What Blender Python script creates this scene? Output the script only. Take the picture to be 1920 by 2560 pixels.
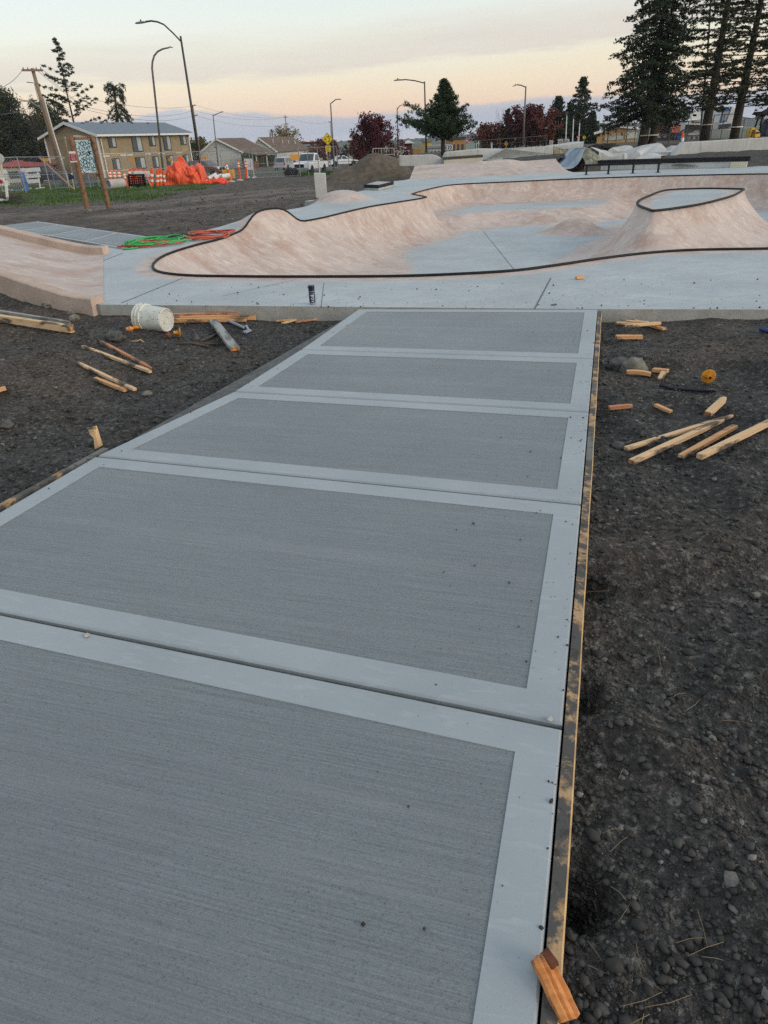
import bpy, bmesh, math, random
import numpy as np
from mathutils import Vector as V, Matrix, noise as NZ
from mathutils.geometry import delaunay_2d_cdt
SC = bpy.context.scene
for o in list(bpy.data.objects): bpy.data.objects.remove(o)
R = math.radians
rnd = random.Random(7)
rng = np.random.default_rng(7)

# ---------------------------------------------------------------- camera
F = 1690.0; EYE = 1.5; TH = R(28.8); RO = R(2.6)
_u0 = V((0, math.sin(TH), math.cos(TH))); FW = V((0, math.cos(TH), -math.sin(TH)))
RT = V((1, 0, 0)) * math.cos(RO) - _u0 * math.sin(RO)
UP = _u0 * math.cos(RO) + V((1, 0, 0)) * math.sin(RO)
cam = bpy.data.cameras.new('camera'); co = bpy.data.objects.new('camera', cam)
SC.collection.objects.link(co); SC.camera = co
M = Matrix.Identity(4)
for i in range(3):
    M[i][0] = RT[i]; M[i][1] = UP[i]; M[i][2] = -FW[i]
M[2][3] = EYE
co.matrix_world = M
cam.sensor_fit = 'HORIZONTAL'; cam.sensor_width = 36; cam.lens = 36 * F / 1920
cam.clip_start = 0.05; cam.clip_end = 9000

# ---------------------------------------------------------------- sky and sun (dawn, sun below the clouds)
W = bpy.data.worlds.new('World'); SC.world = W; W.use_nodes = True
SUN_EL = R(21); SUN_AZ = R(118)          # measured from +Y towards +X : from behind, right
def build_world():
    nt = W.node_tree; nt.nodes.clear(); n = nt.nodes.new; L = nt.links.new
    out = n('ShaderNodeOutputWorld')
    sky = n('ShaderNodeTexSky'); sky.sky_type = 'NISHITA'; sky.sun_disc = False
    sky.sun_elevation = SUN_EL; sky.sun_rotation = SUN_AZ; sky.dust_density = 2.0
    bg1 = n('ShaderNodeBackground'); bg1.inputs['Strength'].default_value = 0.05
    L(sky.outputs[0], bg1.inputs['Color'])
    tc = n('ShaderNodeTexCoord'); sp = n('ShaderNodeSeparateXYZ'); L(tc.outputs['Generated'], sp.inputs[0])
    def mth(op, a, b=None, c=None):
        m = n('ShaderNodeMath'); m.operation = op
        for i, x in enumerate((a, b, c)):
            if x is None: continue
            if isinstance(x, (int, float)): m.inputs[i].default_value = x
            else: L(x, m.inputs[i])
        return m.outputs[0]
    def ramp(inp, st, interp='LINEAR'):
        r = n('ShaderNodeValToRGB'); r.color_ramp.interpolation = interp
        e = r.color_ramp.elements
        while len(e) < len(st): e.new(0.5)
        for k, (p, c) in enumerate(st):
            e[k].position = p; e[k].color = (*c, 1) if len(c) == 3 else c
        L(inp, r.inputs[0]); return r.outputs[0]
    def noise(scale, det, sc, rough=.55):
        mp = n('ShaderNodeMapping'); mp.inputs['Scale'].default_value = sc; L(tc.outputs['Generated'], mp.inputs[0])
        t = n('ShaderNodeTexNoise'); t.inputs['Scale'].default_value = scale; t.inputs['Detail'].default_value = det
        t.inputs['Roughness'].default_value = rough
        L(mp.outputs[0], t.inputs['Vector']); return t.outputs[0]
    z = sp.outputs['Z']
    wob = noise(3.0, 5, (1, 1, 5))
    zz = mth('ADD', z, mth('MULTIPLY', mth('SUBTRACT', wob, .5), .02))
    grad = ramp(mth('SQRT', mth('MAXIMUM', zz, 0.0)), [
        (0.00, (.80, .58, .47)), (0.17, (.90, .59, .42)), (0.215, (.87, .62, .43)), (0.26, (.82, .66, .46)),
        (0.31, (.76, .70, .53)), (0.37, (.70, .71, .63)), (0.48, (.61, .67, .655)), (0.72, (.50, .58, .635)), (1.0, (.48, .565, .635))])
    # streak of high cloud
    xr = sp.outputs['X']
    band = mth('ADD', mth('SUBTRACT', z, mth('MULTIPLY', xr, .045)), mth('MULTIPLY', mth('SUBTRACT', noise(2.2, 7, (1, 1, 9), .62), .5), .075))
    streak = ramp(band, [(0.0, (0, 0, 0)), (0.0845, (0, 0, 0)), (0.088, (1, 1, 1)), (0.108, (.7, .7, .7)), (0.132, (0, 0, 0))])
    mx = n('ShaderNodeMix'); mx.data_type = 'RGBA'
    L(mth('MULTIPLY', streak, .85), mx.inputs[0]); L(grad, mx.inputs[6]); mx.inputs[7].default_value = (.60, .485, .42, 1)
    # thin veils higher up
    veil = ramp(noise(2.6, 7, (1, 1, 7), .62), [(0.44, (0, 0, 0)), (0.72, (1, 1, 1))])
    mv = n('ShaderNodeMix'); mv.data_type = 'RGBA'
    L(mth('MULTIPLY', veil, .35), mv.inputs[0]); L(mx.outputs[2], mv.inputs[6]); mv.inputs[7].default_value = (.74, .68, .60, 1)
    # lavender cloud bank along the horizon
    lump = mth('MULTIPLY', mth('SUBTRACT', noise(5.0, 8, (1, 1, 2.2), .6), .5), .035)
    lum2 = mth('MULTIPLY', mth('SUBTRACT', noise(2.0, 3, (1, 1, 1), .5), .5), .03)
    h = mth('ADD', z, mth('ADD', lump, lum2))
    bank = ramp(h, [(0.0, (1, 1, 1)), (0.031, (1, 1, 1)), (0.0345, (0, 0, 0))])
    bcol = ramp(mth('ADD', z, mth('MULTIPLY', lump, 1.5)), [(0.0, (.50, .53, .62)), (0.014, (.36, .43, .58)), (0.03, (.38, .42, .55)), (0.045, (.52, .46, .54))])
    mb = n('ShaderNodeMix'); mb.data_type = 'RGBA'
    L(mth('MULTIPLY', bank, .92), mb.inputs[0]); L(mv.outputs[2], mb.inputs[6]); L(bcol, mb.inputs[7])
    bg2 = n('ShaderNodeBackground'); bg2.inputs['Strength'].default_value = 0.87
    L(mb.outputs[2], bg2.inputs['Color'])
    ad = n('ShaderNodeAddShader'); L(bg1.outputs[0], ad.inputs[0]); L(bg2.outputs[0], ad.inputs[1])
    L(ad.outputs[0], out.inputs[0])
build_world()
sl = bpy.data.lights.new('sun', 'SUN'); sl.energy = 1.0; sl.angle = R(26); sl.color = (1, .87, .74)
so = bpy.data.objects.new('sun', sl); SC.collection.objects.link(so)
sd = V((math.sin(SUN_AZ) * math.cos(SUN_EL), math.cos(SUN_AZ) * math.cos(SUN_EL), math.sin(SUN_EL)))
so.rotation_euler = sd.to_track_quat('Z', 'Y').to_euler(); so.location = sd * 50
SC.view_settings.view_transform = 'Standard'; SC.view_settings.look = 'None'
SC.view_settings.exposure = 0.22; SC.view_settings.gamma = 1.0
SC.cycles.max_bounces = 5; SC.cycles.diffuse_bounces = 2; SC.cycles.glossy_bounces = 2
SC.cycles.transparent_max_bounces = 8; SC.cycles.use_denoising = False

# ---------------------------------------------------------------- survey helpers: a sighting (in units of a 1659-wide picture) -> a point of the place
K = 1920 / 1659
def ray(x, y):
    return FW + RT * ((x * K - 960) / F) - UP * ((y * K - 1280) / F)
def at(x, y, z=0.0):
    d = ray(x, y); t = (z - EYE) / d.z
    return V((d.x * t, d.y * t, z))
def P(x, y, Y):
    d = ray(x, y); t = Y / d.y
    return V((d.x * t, Y, EYE + d.z * t))
SHEETS = {'A': (0, 0, 1/3), 'B': (553, 0, 1/3), 'C': (1106, 0, 1/3), 'L': (0, 432, 1/3), 'M': (829.5, 345.6, .5), 'N': (293.8, 345.6, .3958),
          'R': (1209.7, 656.7, .2708), 'c1': (0, 86.4, .1354), 'c2': (0, 311, .1354), 'c3': (129.6, 276.5, .09375), 'c4': (216, 328.3, .1302),
          'c5': (406.1, 311, .1302), 'c6': (587.6, 241.9, .1354), 'c7': (777.7, 155.5, .15625), 'c8': (864, 259.2, .15625),
          'c9': (1036.9, 198.7, .1354), 'ca': (1209.7, 276.5, .15625), 'cb': (1417, 198.7, .14583), 'cc': (1278.8, 0, .22917),
          'cf': (224.7, 639.4, .1979), 'cg': (0, 656.7, .1354), 'h5': (380.2, 207.4, .2396), 'ce': (259.2, 25.9, .1354)}
def q(s, x, y):
    a, b, k = SHEETS[s]; return a + x * k, b + y * k
def sstep(a, b, x):
    t = np.clip((np.asarray(x, float) - a) / (b - a), 0, 1); return t * t * (3 - 2 * t)

# ---------------------------------------------------------------- mesh helpers
C = SC.collection
class MB:
    def __init__(s): s.v = []; s.f = []; s.m = []
    def add(s, vs, fs, m=0):
        o = len(s.v); s.v += [tuple(p) for p in vs]
        for f in fs: s.f.append(tuple(o + i for i in f)); s.m.append(m)
        return s
    def hexa(s, b, t, m=0):                      # two quads
        return s.add(list(b) + list(t), [(3, 2, 1, 0), (4, 5, 6, 7), (0, 1, 5, 4), (1, 2, 6, 5), (2, 3, 7, 6), (3, 0, 4, 7)], m)
    def box(s, c, d, rz=0, m=0, Rm=None):
        x, y, z = d[0] / 2, d[1] / 2, d[2] / 2; c = V(c)
        Q = Rm if Rm is not None else Matrix.Rotation(rz, 3, 'Z')
        p = [c + Q @ V(k) for k in ((-x, -y, -z), (x, -y, -z), (x, y, -z), (-x, y, -z), (-x, -y, z), (x, -y, z), (x, y, z), (-x, y, z))]
        return s.hexa(p[:4], p[4:], m)
    def beam(s, a, b, w, h, up=(0, 0, 1), m=0, taper=1.0):
        a, b = V(a), V(b); d = (b - a).normalized(); up = V(up)
        sx = d.cross(up)
        if sx.length < 1e-4: sx = d.cross(V((1, 0, 0)))
        sx.normalize(); uy = sx.cross(d)
        f = lambda c, k: [c + sx * (i * w / 2 * k) + uy * (j * h / 2 * k) for i, j in ((-1, -1), (1, -1), (1, 1), (-1, 1))]
        return s.hexa(f(a, 1), f(b, taper), m)
    def tube(s, pts, r, n=6, m=0, cap=True):
        pts = [V(p) for p in pts]; k = len(pts); rs = r if isinstance(r, (list, tuple)) else [r] * k
        ref = None; rings = []
        for i, p in enumerate(pts):
            d = (pts[min(i + 1, k - 1)] - pts[max(i - 1, 0)])
            if d.length < 1e-9: d = V((0, 0, 1))
            d.normalize()
            if ref is None: ref = d.orthogonal().normalized()
            ref = (ref - d * ref.dot(d))
            if ref.length < 1e-5: ref = d.orthogonal()
            ref.normalize(); bt = d.cross(ref)
            rings.append([p + (ref * math.cos(2 * math.pi * j / n) + bt * math.sin(2 * math.pi * j / n)) * rs[i] for j in range(n)])
        vs = [x for g in rings for x in g]
        fs = [(i * n + j, i * n + (j + 1) % n, (i + 1) * n + (j + 1) % n, (i + 1) * n + j) for i in range(k - 1) for j in range(n)]
        if cap: fs += [tuple(range(n))[::-1], tuple((k - 1) * n + j for j in range(n))]
        return s.add(vs, fs, m)
    def prism(s, poly, vec, m=0):
        poly = [V(p) for p in poly]; vec = V(vec); n = len(poly)
        return s.add(poly + [p + vec for p in poly], [tuple(range(n))[::-1], tuple(range(n, 2 * n))] + [(i, (i + 1) % n, n + (i + 1) % n, n + i) for i in range(n)], m)
    def lathe(s, prof, base, axis=(0, 0, 1), n=16, m=0):
        ax = V(axis).normalized(); e = ax.orthogonal().normalized(); g = ax.cross(e); base = V(base); k = len(prof)
        vs = [base + ax * z + (e * math.cos(2 * math.pi * j / n) + g * math.sin(2 * math.pi * j / n)) * r for r, z in prof for j in range(n)]
        fs = [(i * n + j, i * n + (j + 1) % n, (i + 1) * n + (j + 1) % n, (i + 1) * n + j) for i in range(k - 1) for j in range(n)]
        if prof[0][0] > 1e-6: fs.append(tuple(range(n))[::-1])
        if prof[-1][0] > 1e-6: fs.append(tuple((k - 1) * n + j for j in range(n)))
        return s.add(vs, fs, m)
    def grid(s, rows, m=0):
        n = len(rows[0])
        return s.add([p for r in rows for p in r], [(i * n + j, i * n + j + 1, (i + 1) * n + j + 1, (i + 1) * n + j) for i in range(len(rows) - 1) for j in range(n - 1)], m)
    def ico(s, c, r, sub=2, jit=.0, sq=(1, 1, 1), seed=0, m=0):
        bm = bmesh.new(); bmesh.ops.create_icosphere(bm, subdivisions=sub, radius=1)
        vs = []
        for v in bm.verts:
            k = 1 + jit * NZ.noise(v.co * 1.6 + V((seed, seed * 2, 0))) + jit * .4 * NZ.noise(v.co * 4 + V((seed, 0, 0)))
            vs.append(V(c) + V((v.co.x * sq[0], v.co.y * sq[1], v.co.z * sq[2])) * (r * k))
        fs = [[v.index for v in f.verts] for f in bm.faces]; bm.free()
        return s.add(vs, fs, m)
def np_mesh(name, vs, fs, attr=None):
    """vs (n,3) array, fs (k,3|4) array"""
    me = bpy.data.meshes.new(name); n, k = len(vs), len(fs); w = fs.shape[1]
    me.vertices.add(n); me.vertices.foreach_set('co', np.ascontiguousarray(vs, np.float32).ravel())
    me.loops.add(k * w); me.loops.foreach_set('vertex_index', np.ascontiguousarray(fs, np.int32).ravel())
    me.polygons.add(k); me.polygons.foreach_set('loop_start', np.arange(0, k * w, w, dtype=np.int32))
    for an, arr in (attr or {}).items():
        a = me.attributes.new(an, 'FLOAT', 'POINT'); a.data.foreach_set('value', np.ascontiguousarray(arr, np.float32))
    me.update(); me.validate(); return me
def link(name, me, mats, parent=None, loc=None, smooth=False):
    o = bpy.data.objects.new(name, me); C.objects.link(o)
    for m in (mats if isinstance(mats, (list, tuple)) else [mats]): me.materials.append(m)
    if smooth: me.polygons.foreach_set('use_smooth', [True] * len(me.polygons))
    if parent is not None: o.parent = parent
    if loc is not None: o.location = loc
    return o
def wroot(o):
    while o.parent: o = o.parent
    return o
def mesh_of(name, b, org):
    me = bpy.data.meshes.new(name); me.from_pydata([(x - org[0], y - org[1], z - org[2]) for x, y, z in b.v], [], b.f)
    me.polygons.foreach_set('material_index', b.m); me.update(); return me
def fixn(me):
    bm = bmesh.new(); bm.from_mesh(me); bmesh.ops.recalc_face_normals(bm, faces=bm.faces[:]); bm.to_mesh(me); bm.free()
def tag(o, label, cat, group=None):
    o['label'] = label; o['category'] = cat
    if group: o['group'] = group
    return o
def thing(name, label, cat, loc, group=None):
    o = bpy.data.objects.new(name, None); C.objects.link(o); o.location = loc; o.empty_display_size = .2
    return tag(o, label, cat, group)
def part(name, b, mats, par, label=None, smooth=False, bev=0):
    me = mesh_of(name, b, wroot(par).location); fixn(me)
    o = link(name, me, mats, par, None, smooth)
    if label: o['label'] = label
    if bev: bevel(o, bev)
    return o
def bevel(o, w, seg=2):
    m = o.modifiers.new('bevel', 'BEVEL'); m.width = w; m.segments = seg; m.limit_method = 'ANGLE'; m.angle_limit = R(40)
def solo(name, b, mats, label, cat, group=None, smooth=False, bev=0):
    a = np.array(b.v); org = ((a[:, 0].min() + a[:, 0].max()) / 2, (a[:, 1].min() + a[:, 1].max()) / 2, a[:, 2].min())
    me = mesh_of(name, b, org); fixn(me); o = link(name, me, mats, None, org, smooth)
    if bev: bevel(o, bev)
    return tag(o, label, cat, group)
def struct(name, o):
    o['kind'] = 'structure'; return o
def copy_tree(o, parent=None):
    c = o.copy(); C.objects.link(c)
    if parent is not None: c.parent = parent
    for ch in o.children: copy_tree(ch, c)
    return c

# ---------------------------------------------------------------- materials
class MT:
    def __init__(s, name):
        s.m = bpy.data.materials.new(name); s.m.use_nodes = True; s.nt = s.m.node_tree; s.nt.nodes.clear()
        s.out = s.n('ShaderNodeOutputMaterial'); s.b = s.n('ShaderNodeBsdfPrincipled'); s.l(s.b.outputs[0], s.out.inputs[0])
        s.tc = s.n('ShaderNodeTexCoord')
    def n(s, t): return s.nt.nodes.new(t)
    def l(s, a, b): s.nt.links.new(a, b)
    def noise(s, scale, detail=4, stretch=None, coord='Object', rough=.55, rot=None, dist=0):
        t = s.n('ShaderNodeTexNoise'); t.inputs['Scale'].default_value = scale; t.inputs['Detail'].default_value = detail
        t.inputs['Roughness'].default_value = rough; t.inputs['Distortion'].default_value = dist
        src = s.tc.outputs[coord]
        if stretch or rot:
            mp = s.n('ShaderNodeMapping'); s.l(src, mp.inputs[0])
            if stretch: mp.inputs['Scale'].default_value = stretch
            if rot: mp.inputs['Rotation'].default_value = rot
            src = mp.outputs[0]
        s.l(src, t.inputs['Vector']); return t.outputs[0]
    def voro(s, scale, feat='F1', coord='Object', rnd_=1.0):
        t = s.n('ShaderNodeTexVoronoi'); t.feature = feat; t.inputs['Scale'].default_value = scale; t.inputs['Randomness'].default_value = rnd_
        s.l(s.tc.outputs[coord], t.inputs['Vector']); return t.outputs[0]
    def ramp(s, inp, a, b, ca=0.0, cb=1.0):
        r = s.n('ShaderNodeMapRange'); r.inputs[1].default_value = a; r.inputs[2].default_value = b; r.inputs[3].default_value = ca; r.inputs[4].default_value = cb
        s.l(inp, r.inputs[0]); return r.outputs[0]
    def mix(s, f, a, b, mode='MIX'):
        m = s.n('ShaderNodeMix'); m.data_type = 'RGBA'; m.blend_type = mode
        for i, x in ((0, f), (6, a), (7, b)):
            if isinstance(x, (int, float)): m.inputs[i].default_value = x
            elif isinstance(x, (tuple, list)): m.inputs[i].default_value = (*x[:3], 1)
            else: s.l(x, m.inputs[i])
        return m.outputs[2]
    def math(s, op, a, b=0.0):
        m = s.n('ShaderNodeMath'); m.operation = op
        for i, x in enumerate((a, b)):
            if isinstance(x, (int, float)): m.inputs[i].default_value = x
            else: s.l(x, m.inputs[i])
        return m.outputs[0]
    def attr(s, nm):
        a = s.n('ShaderNodeAttribute'); a.attribute_name = nm; return a.outputs['Fac']
    def col(s, c):
        if isinstance(c, (tuple, list)): s.b.inputs['Base Color'].default_value = (*c[:3], 1)
        else: s.l(c, s.b.inputs['Base Color'])
        return s
    def rough(s, r):
        if isinstance(r, (int, float)): s.b.inputs['Roughness'].default_value = r
        else: s.l(r, s.b.inputs['Roughness'])
        return s
    def bump(s, h, dist=.01, strength=1.0):
        bp = s.n('ShaderNodeBump'); bp.inputs['Distance'].default_value = dist; bp.inputs['Strength'].default_value = strength
        s.l(h, bp.inputs['Height']); s.l(bp.outputs[0], s.b.inputs['Normal']); return s
    def spec(s, v): s.b.inputs['Specular IOR Level'].default_value = v; return s
    def metal(s, v): s.b.inputs['Metallic'].default_value = v; return s
def pm(name, c1, c2=None, scale=4, rough=.8, bump=0, bscale=30, metal=0, spec=.4, stretch=None, lo=.35, hi=.65):
    t = MT(name)
    t.col(t.mix(t.ramp(t.noise(scale, 5, stretch), lo, hi), c1, c2) if c2 else c1).rough(rough).metal(metal).spec(spec)
    if bump: t.bump(t.noise(bscale, 4, stretch), bump)
    return t.m
def wood(name, c1, c2, dirt=.25, dcol=(.035, .03, .027), axis=0):
    t = MT(name)
    g = t.noise(26, 5, (1, 1, 1), dist=2.0)
    g2 = t.noise(9, 4)
    c = t.mix(t.ramp(g, .3, .7), c1, c2)
    c = t.mix(t.math('MULTIPLY', t.ramp(g2, .52, .66), dirt * 2), c, dcol)
    t.col(c).rough(.75).bump(g, .003); return t.m
MAT = {}
def mats():
    m = MAT
    # skatepark concrete: integral pink pigment on the transitions, plain grey on the flats
    t = MT('skatepark_concrete'); ti = t.attr('tint')
    n1 = t.noise(.9, 6); n2 = t.noise(3.2, 6, (1, 2.2, 1), dist=1.2); n3 = t.noise(60, 3)
    sw = t.noise(7, 7, (1, 3.5, 1), dist=3.0, rough=.65)
    grey = t.mix(t.ramp(n1, .3, .7), (.33, .355, .35), (.47, .50, .50)); grey = t.mix(t.ramp(n2, .42, .72), grey, (.33, .37, .40))
    pink = t.mix(t.ramp(n1, .32, .68), (.505, .407, .36), (.42, .318, .27)); pink = t.mix(t.ramp(n2, .46, .70), pink, (.59, .50, .43))
    pink = t.mix(t.math('MULTIPLY', t.ramp(t.noise(1.7, 5), .52, .66), .6), pink, (.37, .225, .16))
    c = t.mix(ti, grey, pink)
    c = t.mix(t.math('MULTIPLY', t.ramp(sw, .54, .68), .42), c, (.74, .73, .70))
    c = t.mix(t.math('MULTIPLY', t.ramp(n3, .60, .72), .18), c, (.2, .19, .18))
    t.col(c).rough(t.ramp(sw, .3, .7, .5, .72)).spec(.4).bump(t.math('ADD', sw, n3), .002); m['park'] = t.m
    # sheared faces / older concrete
    m['conc'] = pm('raw_concrete', (.34, .335, .31), (.44, .44, .42), 3, .85, .004, 40)
    t = MT('edge_concrete'); n1 = t.noise(6, 6); n2 = t.noise(40, 3)
    c = t.mix(t.ramp(n1, .3, .7), (.30, .285, .25), (.42, .41, .38)); c = t.mix(t.math('MULTIPLY', t.ramp(n2, .6, .75), .5), c, (.12, .11, .1))
    t.col(c).rough(.9).bump(n2, .004); m['edge'] = t.m
    t = MT('weathered_concrete'); n1 = t.noise(1.2, 6, (1, 1, 1)); n2 = t.noise(3.0, 5, (3, 3, .35))
    c = t.mix(t.ramp(n1, .3, .7), (.42, .42, .40), (.55, .55, .53)); c = t.mix(t.math('MULTIPLY', t.ramp(n2, .52, .72), .55), c, (.24, .24, .23))
    t.col(c).rough(.9).bump(n1, .01); m['oldconc'] = t.m
    t = MT('pink_curb_concrete'); n1 = t.noise(3, 6); n2 = t.noise(28, 5); c = t.mix(t.ramp(n1, .35, .65), (.54, .41, .335), (.42, .32, .255)); c = t.mix(t.math('MULTIPLY', t.ramp(n2, .52, .68), .4), c, (.28, .22, .175)); t.col(c).rough(.9).bump(n2, .006); m['pinkedge'] = t.m
    # broom finished path and its trowelled margins
    t = MT('broomed_concrete')
    b1 = t.noise(1.0, 8, (1.6, 170, 1), rough=.7); b2 = t.noise(1.0, 6, (5, 420, 1), rough=.7); pit = t.noise(120, 5, (1, 1.5, 1), rough=.75); big = t.noise(.8, 4); bd = t.noise(1.0, 3, (.25, 7, 1))
    gro = t.math('ADD', t.math('MULTIPLY', b1, .6), t.math('MULTIPLY', b2, .4))
    c = t.mix(t.ramp(gro, .36, .60), (.135, .158, .165), (.242, .272, .282))
    c = t.mix(t.math('MULTIPLY', t.ramp(pit, .56, .66), .7), c, (.065, .082, .086))
    c = t.mix(t.math('MULTIPLY', t.ramp(pit, .44, .34), .42), c, (.33, .345, .35))
    c = t.mix(t.math('MULTIPLY', t.ramp(bd, .52, .68), .28), c, (.28, .295, .30))
    c = t.mix(t.math('MULTIPLY', t.ramp(big, .45, .7), .25), c, (.16, .165, .175))
    t.col(c).rough(t.ramp(big, .3, .7, .36, .6)).spec(.5)
    t.bump(t.math('ADD', gro, t.math('MULTIPLY', pit, .8)), .0055); m['broom'] = t.m
    t = MT('trowelled_concrete'); n1 = t.noise(1.4, 5); n2 = t.noise(9, 6, (1, 4, 1), dist=1); n3 = t.noise(160, 2)
    c = t.mix(t.ramp(n1, .3, .7), (.28, .305, .32), (.35, .377, .39)); c = t.mix(t.math('MULTIPLY', t.ramp(n2, .55, .75), .35), c, (.46, .49, .50))
    c = t.mix(t.math('MULTIPLY', t.ramp(n3, .68, .76), .6), c, (.08, .08, .08))
    t.col(c).rough(.5).spec(.5).bump(t.math('ADD', n2, t.math('MULTIPLY', n3, .3)), .0016); m['trowel'] = t.m
    m['joint'] = pm('wet_joint_concrete', (.12, .12, .115), (.06, .06, .058), 20, .7, .004, 60)
    t = MT('form_timber'); n1 = t.noise(7, 6, rough=.7); n2 = t.noise(26, 5); n3 = t.noise(2.5, 4)
    c = t.mix(t.ramp(n2, .35, .65), (.32, .18, .085), (.50, .34, .18)); c = t.mix(t.ramp(n1, .42, .50), c, (.07, .066, .06)); c = t.mix(t.ramp(n3, .54, .62), c, (.15, .147, .14))
    c = t.mix(t.math('MULTIPLY', t.ramp(n2, .56, .64), .8), c, (.035, .03, .026))
    t.col(c).rough(.8).bump(n2, .004); m['form'] = t.m
    m['formedge'] = pm('split_form_edge', (.62, .42, .2), (.40, .26, .13), 14, .7)
    # soil
    t = MT('bare_soil'); geo = t.n('ShaderNodeNewGeometry')
    n1 = t.noise(.45, 5); n2 = t.noise(3.5, 6); n3 = t.noise(30, 5, rough=.7); v = t.voro(55); v2 = t.voro(130); n4 = t.noise(.06, 4)
    c = t.mix(t.ramp(n1, .48, .68), (.052, .048, .043), (.118, .080, .054)); c = t.mix(t.math('MULTIPLY', t.ramp(n2, .48, .7), .8), c, (.030, .027, .024))
    c = t.mix(t.math('MULTIPLY', t.ramp(n3, .53, .66), .8), c, (.23, .212, .185)); c = t.mix(t.math('MULTIPLY', t.ramp(n3, .47, .36), .8), c, (.013, .012, .011))
    c = t.mix(t.ramp(t.attr('far'), 0, 1), c, t.mix(t.ramp(n2, .35, .6), (.125, .096, .072), (.066, .052, .040)))
    c = t.mix(t.math('MULTIPLY', t.attr('rut'), .9), c, t.mix(t.ramp(n3, .35, .65), (.17, .135, .105), (.28, .24, .20)))
    c = t.mix(t.attr('green'), c, t.mix(t.ramp(n3, .3, .7), (.035, .075, .016), (.08, .11, .03)))
    t.col(c).rough(t.ramp(n2, .3, .7, .62, .95)).spec(.35)
    t.bump(t.math('ADD', t.math('ADD', n3, t.math('MULTIPLY', v, .8)), t.math('MULTIPLY', v2, .35)), .024); m['soil'] = t.m
    m['pile'] = pm('piled_soil', (.15, .118, .084), (.085, .066, .046), 3.5, .95, .05, 14)
    t = MT('gravel_stone'); k = t.attr('tone'); n = t.noise(90, 3)
    c = t.mix(k, (.022, .020, .018), (.20, .19, .175)); c = t.mix(t.math('MULTIPLY', t.ramp(n, .45, .65), .5), c, (.045, .04, .035))
    t.col(c).rough(.75).spec(.35).bump(n, .002); m['gravel'] = t.m
    m['rock'] = pm('field_stone', (.23, .21, .17), (.10, .095, .085), 16, .85, .01, 40)
    m['darkrock'] = pm('muddy_stone', (.05, .05, .048), (.11, .11, .10), 18, .8, .008, 40)
    m['asph'] = pm('asphalt', (.075, .075, .077), (.105, .105, .105), 2, .9, .004, 60)
    m['white'] = pm('white_paint', (.72, .72, .70), (.60, .60, .58), 6, .6)
    m['dwhite'] = pm('dirty_white', (.55, .55, .52), (.38, .37, .34), 8, .7)
    m['black'] = pm('black_steel', (.006, .006, .008), (.011, .011, .013), 12, .6, spec=.25)
    m['steel'] = pm('galvanised_steel', (.36, .37, .38), (.28, .29, .30), 8, .45, metal=.6)
    m['dsteel'] = pm('dark_bronze_pole', (.030, .031, .032), (.05, .05, .05), 5, .5)
    m['gsteel'] = pm('grey_pole_paint', (.10, .11, .10), (.14, .14, .13), 5, .5)
    m['lum'] = pm('lamp_housing', (.16, .17, .19), (.22, .23, .25), 10, .5)
    m['orange'] = pm('orange_plastic', (.80, .115, .022), (.70, .085, .018), 7, .5)
    m['orange2'] = pm('faded_orange_plastic', (.80, .22, .12), (.72, .17, .08), 7, .6)
    m['tarp'] = pm('orange_tarpaulin', (.80, .12, .04), (.60, .065, .02), 2.5, .5, .01, 6)
    m['net'] = pm('orange_safety_netting', (.85, .07, .02), (.7, .05, .015), 9, .6)
    m['yellow'] = pm('yellow_plastic', (.70, .30, .025), (.52, .20, .015), 5, .5)
    m['ysign'] = pm('yellow_sign_sheeting', (.82, .58, .015), (.78, .54, .012), 3, .4)
    m['osign'] = pm('orange_sign_sheeting', (.85, .36, .02), (.8, .33, .02), 3, .4)
    m['ink'] = pm('sign_black', (.012, .012, .012), rough=.5)
    m['red'] = pm('red_print', (.32, .015, .03), (.4, .02, .03), 8, .6)
    m['refl'] = pm('white_reflective_band', (.80, .80, .74), (.7, .7, .64), 12, .35)
    m['tan'] = pm('tan_stucco', (.245, .19, .115), (.285, .22, .135), 1.5, .9)
    m['tan2'] = pm('tan_lap_siding', (.33, .27, .165), (.27, .22, .13), 1, .85, .03, 8, stretch=(.1, .1, 6))
    m['shing'] = pm('grey_shingle', (.13, .165, .20), (.19, .225, .26), 5, .95, .01, 20)
    m['bshing'] = pm('brown_shingle', (.105, .075, .055), (.15, .11, .085), 1.0, .95, .01, 20)
    m['lap'] = pm('pale_lap_siding', (.56, .56, .54), (.40, .40, .385), 1, .8, .03, 8, stretch=(.05, .05, 7))
    m['cream'] = pm('cream_wall', (.55, .50, .40), (.50, .45, .36), 1, .9)
    m['glass'] = pm('window_glass', (.03, .04, .045), (.07, .08, .09), .5, .12, spec=.6)
    m['pale'] = pm('window_blind', (.38, .42, .42), (.30, .33, .34), 2, .4)
    m['hedge'] = pm('clipped_hedge', (.018, .035, .010), (.035, .055, .016), 6, .9, .08, 8)
    m['dred'] = pm('dark_red_metal', (.085, .018, .018), (.12, .025, .022), 2, .7)
    m['redroof'] = pm('red_roof', (.30, .035, .03), (.24, .03, .025), 2, .8)
    m['carred'] = pm('maroon_car_paint', (.14, .035, .028), rough=.25, spec=.6)
    m['carwhite'] = pm('white_car_paint', (.75, .76, .77), rough=.25, spec=.6)
    m['carsilver'] = pm('silver_car_paint', (.36, .37, .40), rough=.3, spec=.6)
    m['tyre'] = pm('tyre_rubber', (.015, .015, .015), rough=.85)
    m['rim'] = pm('wheel_rim', (.4, .4, .41), rough=.35, metal=.6)
    m['head'] = pm('lamp_lens', (.75, .75, .72), rough=.15)
    m['blue'] = pm('blue_paint', (.03, .11, .33), (.04, .14, .38), 3, .45)
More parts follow.
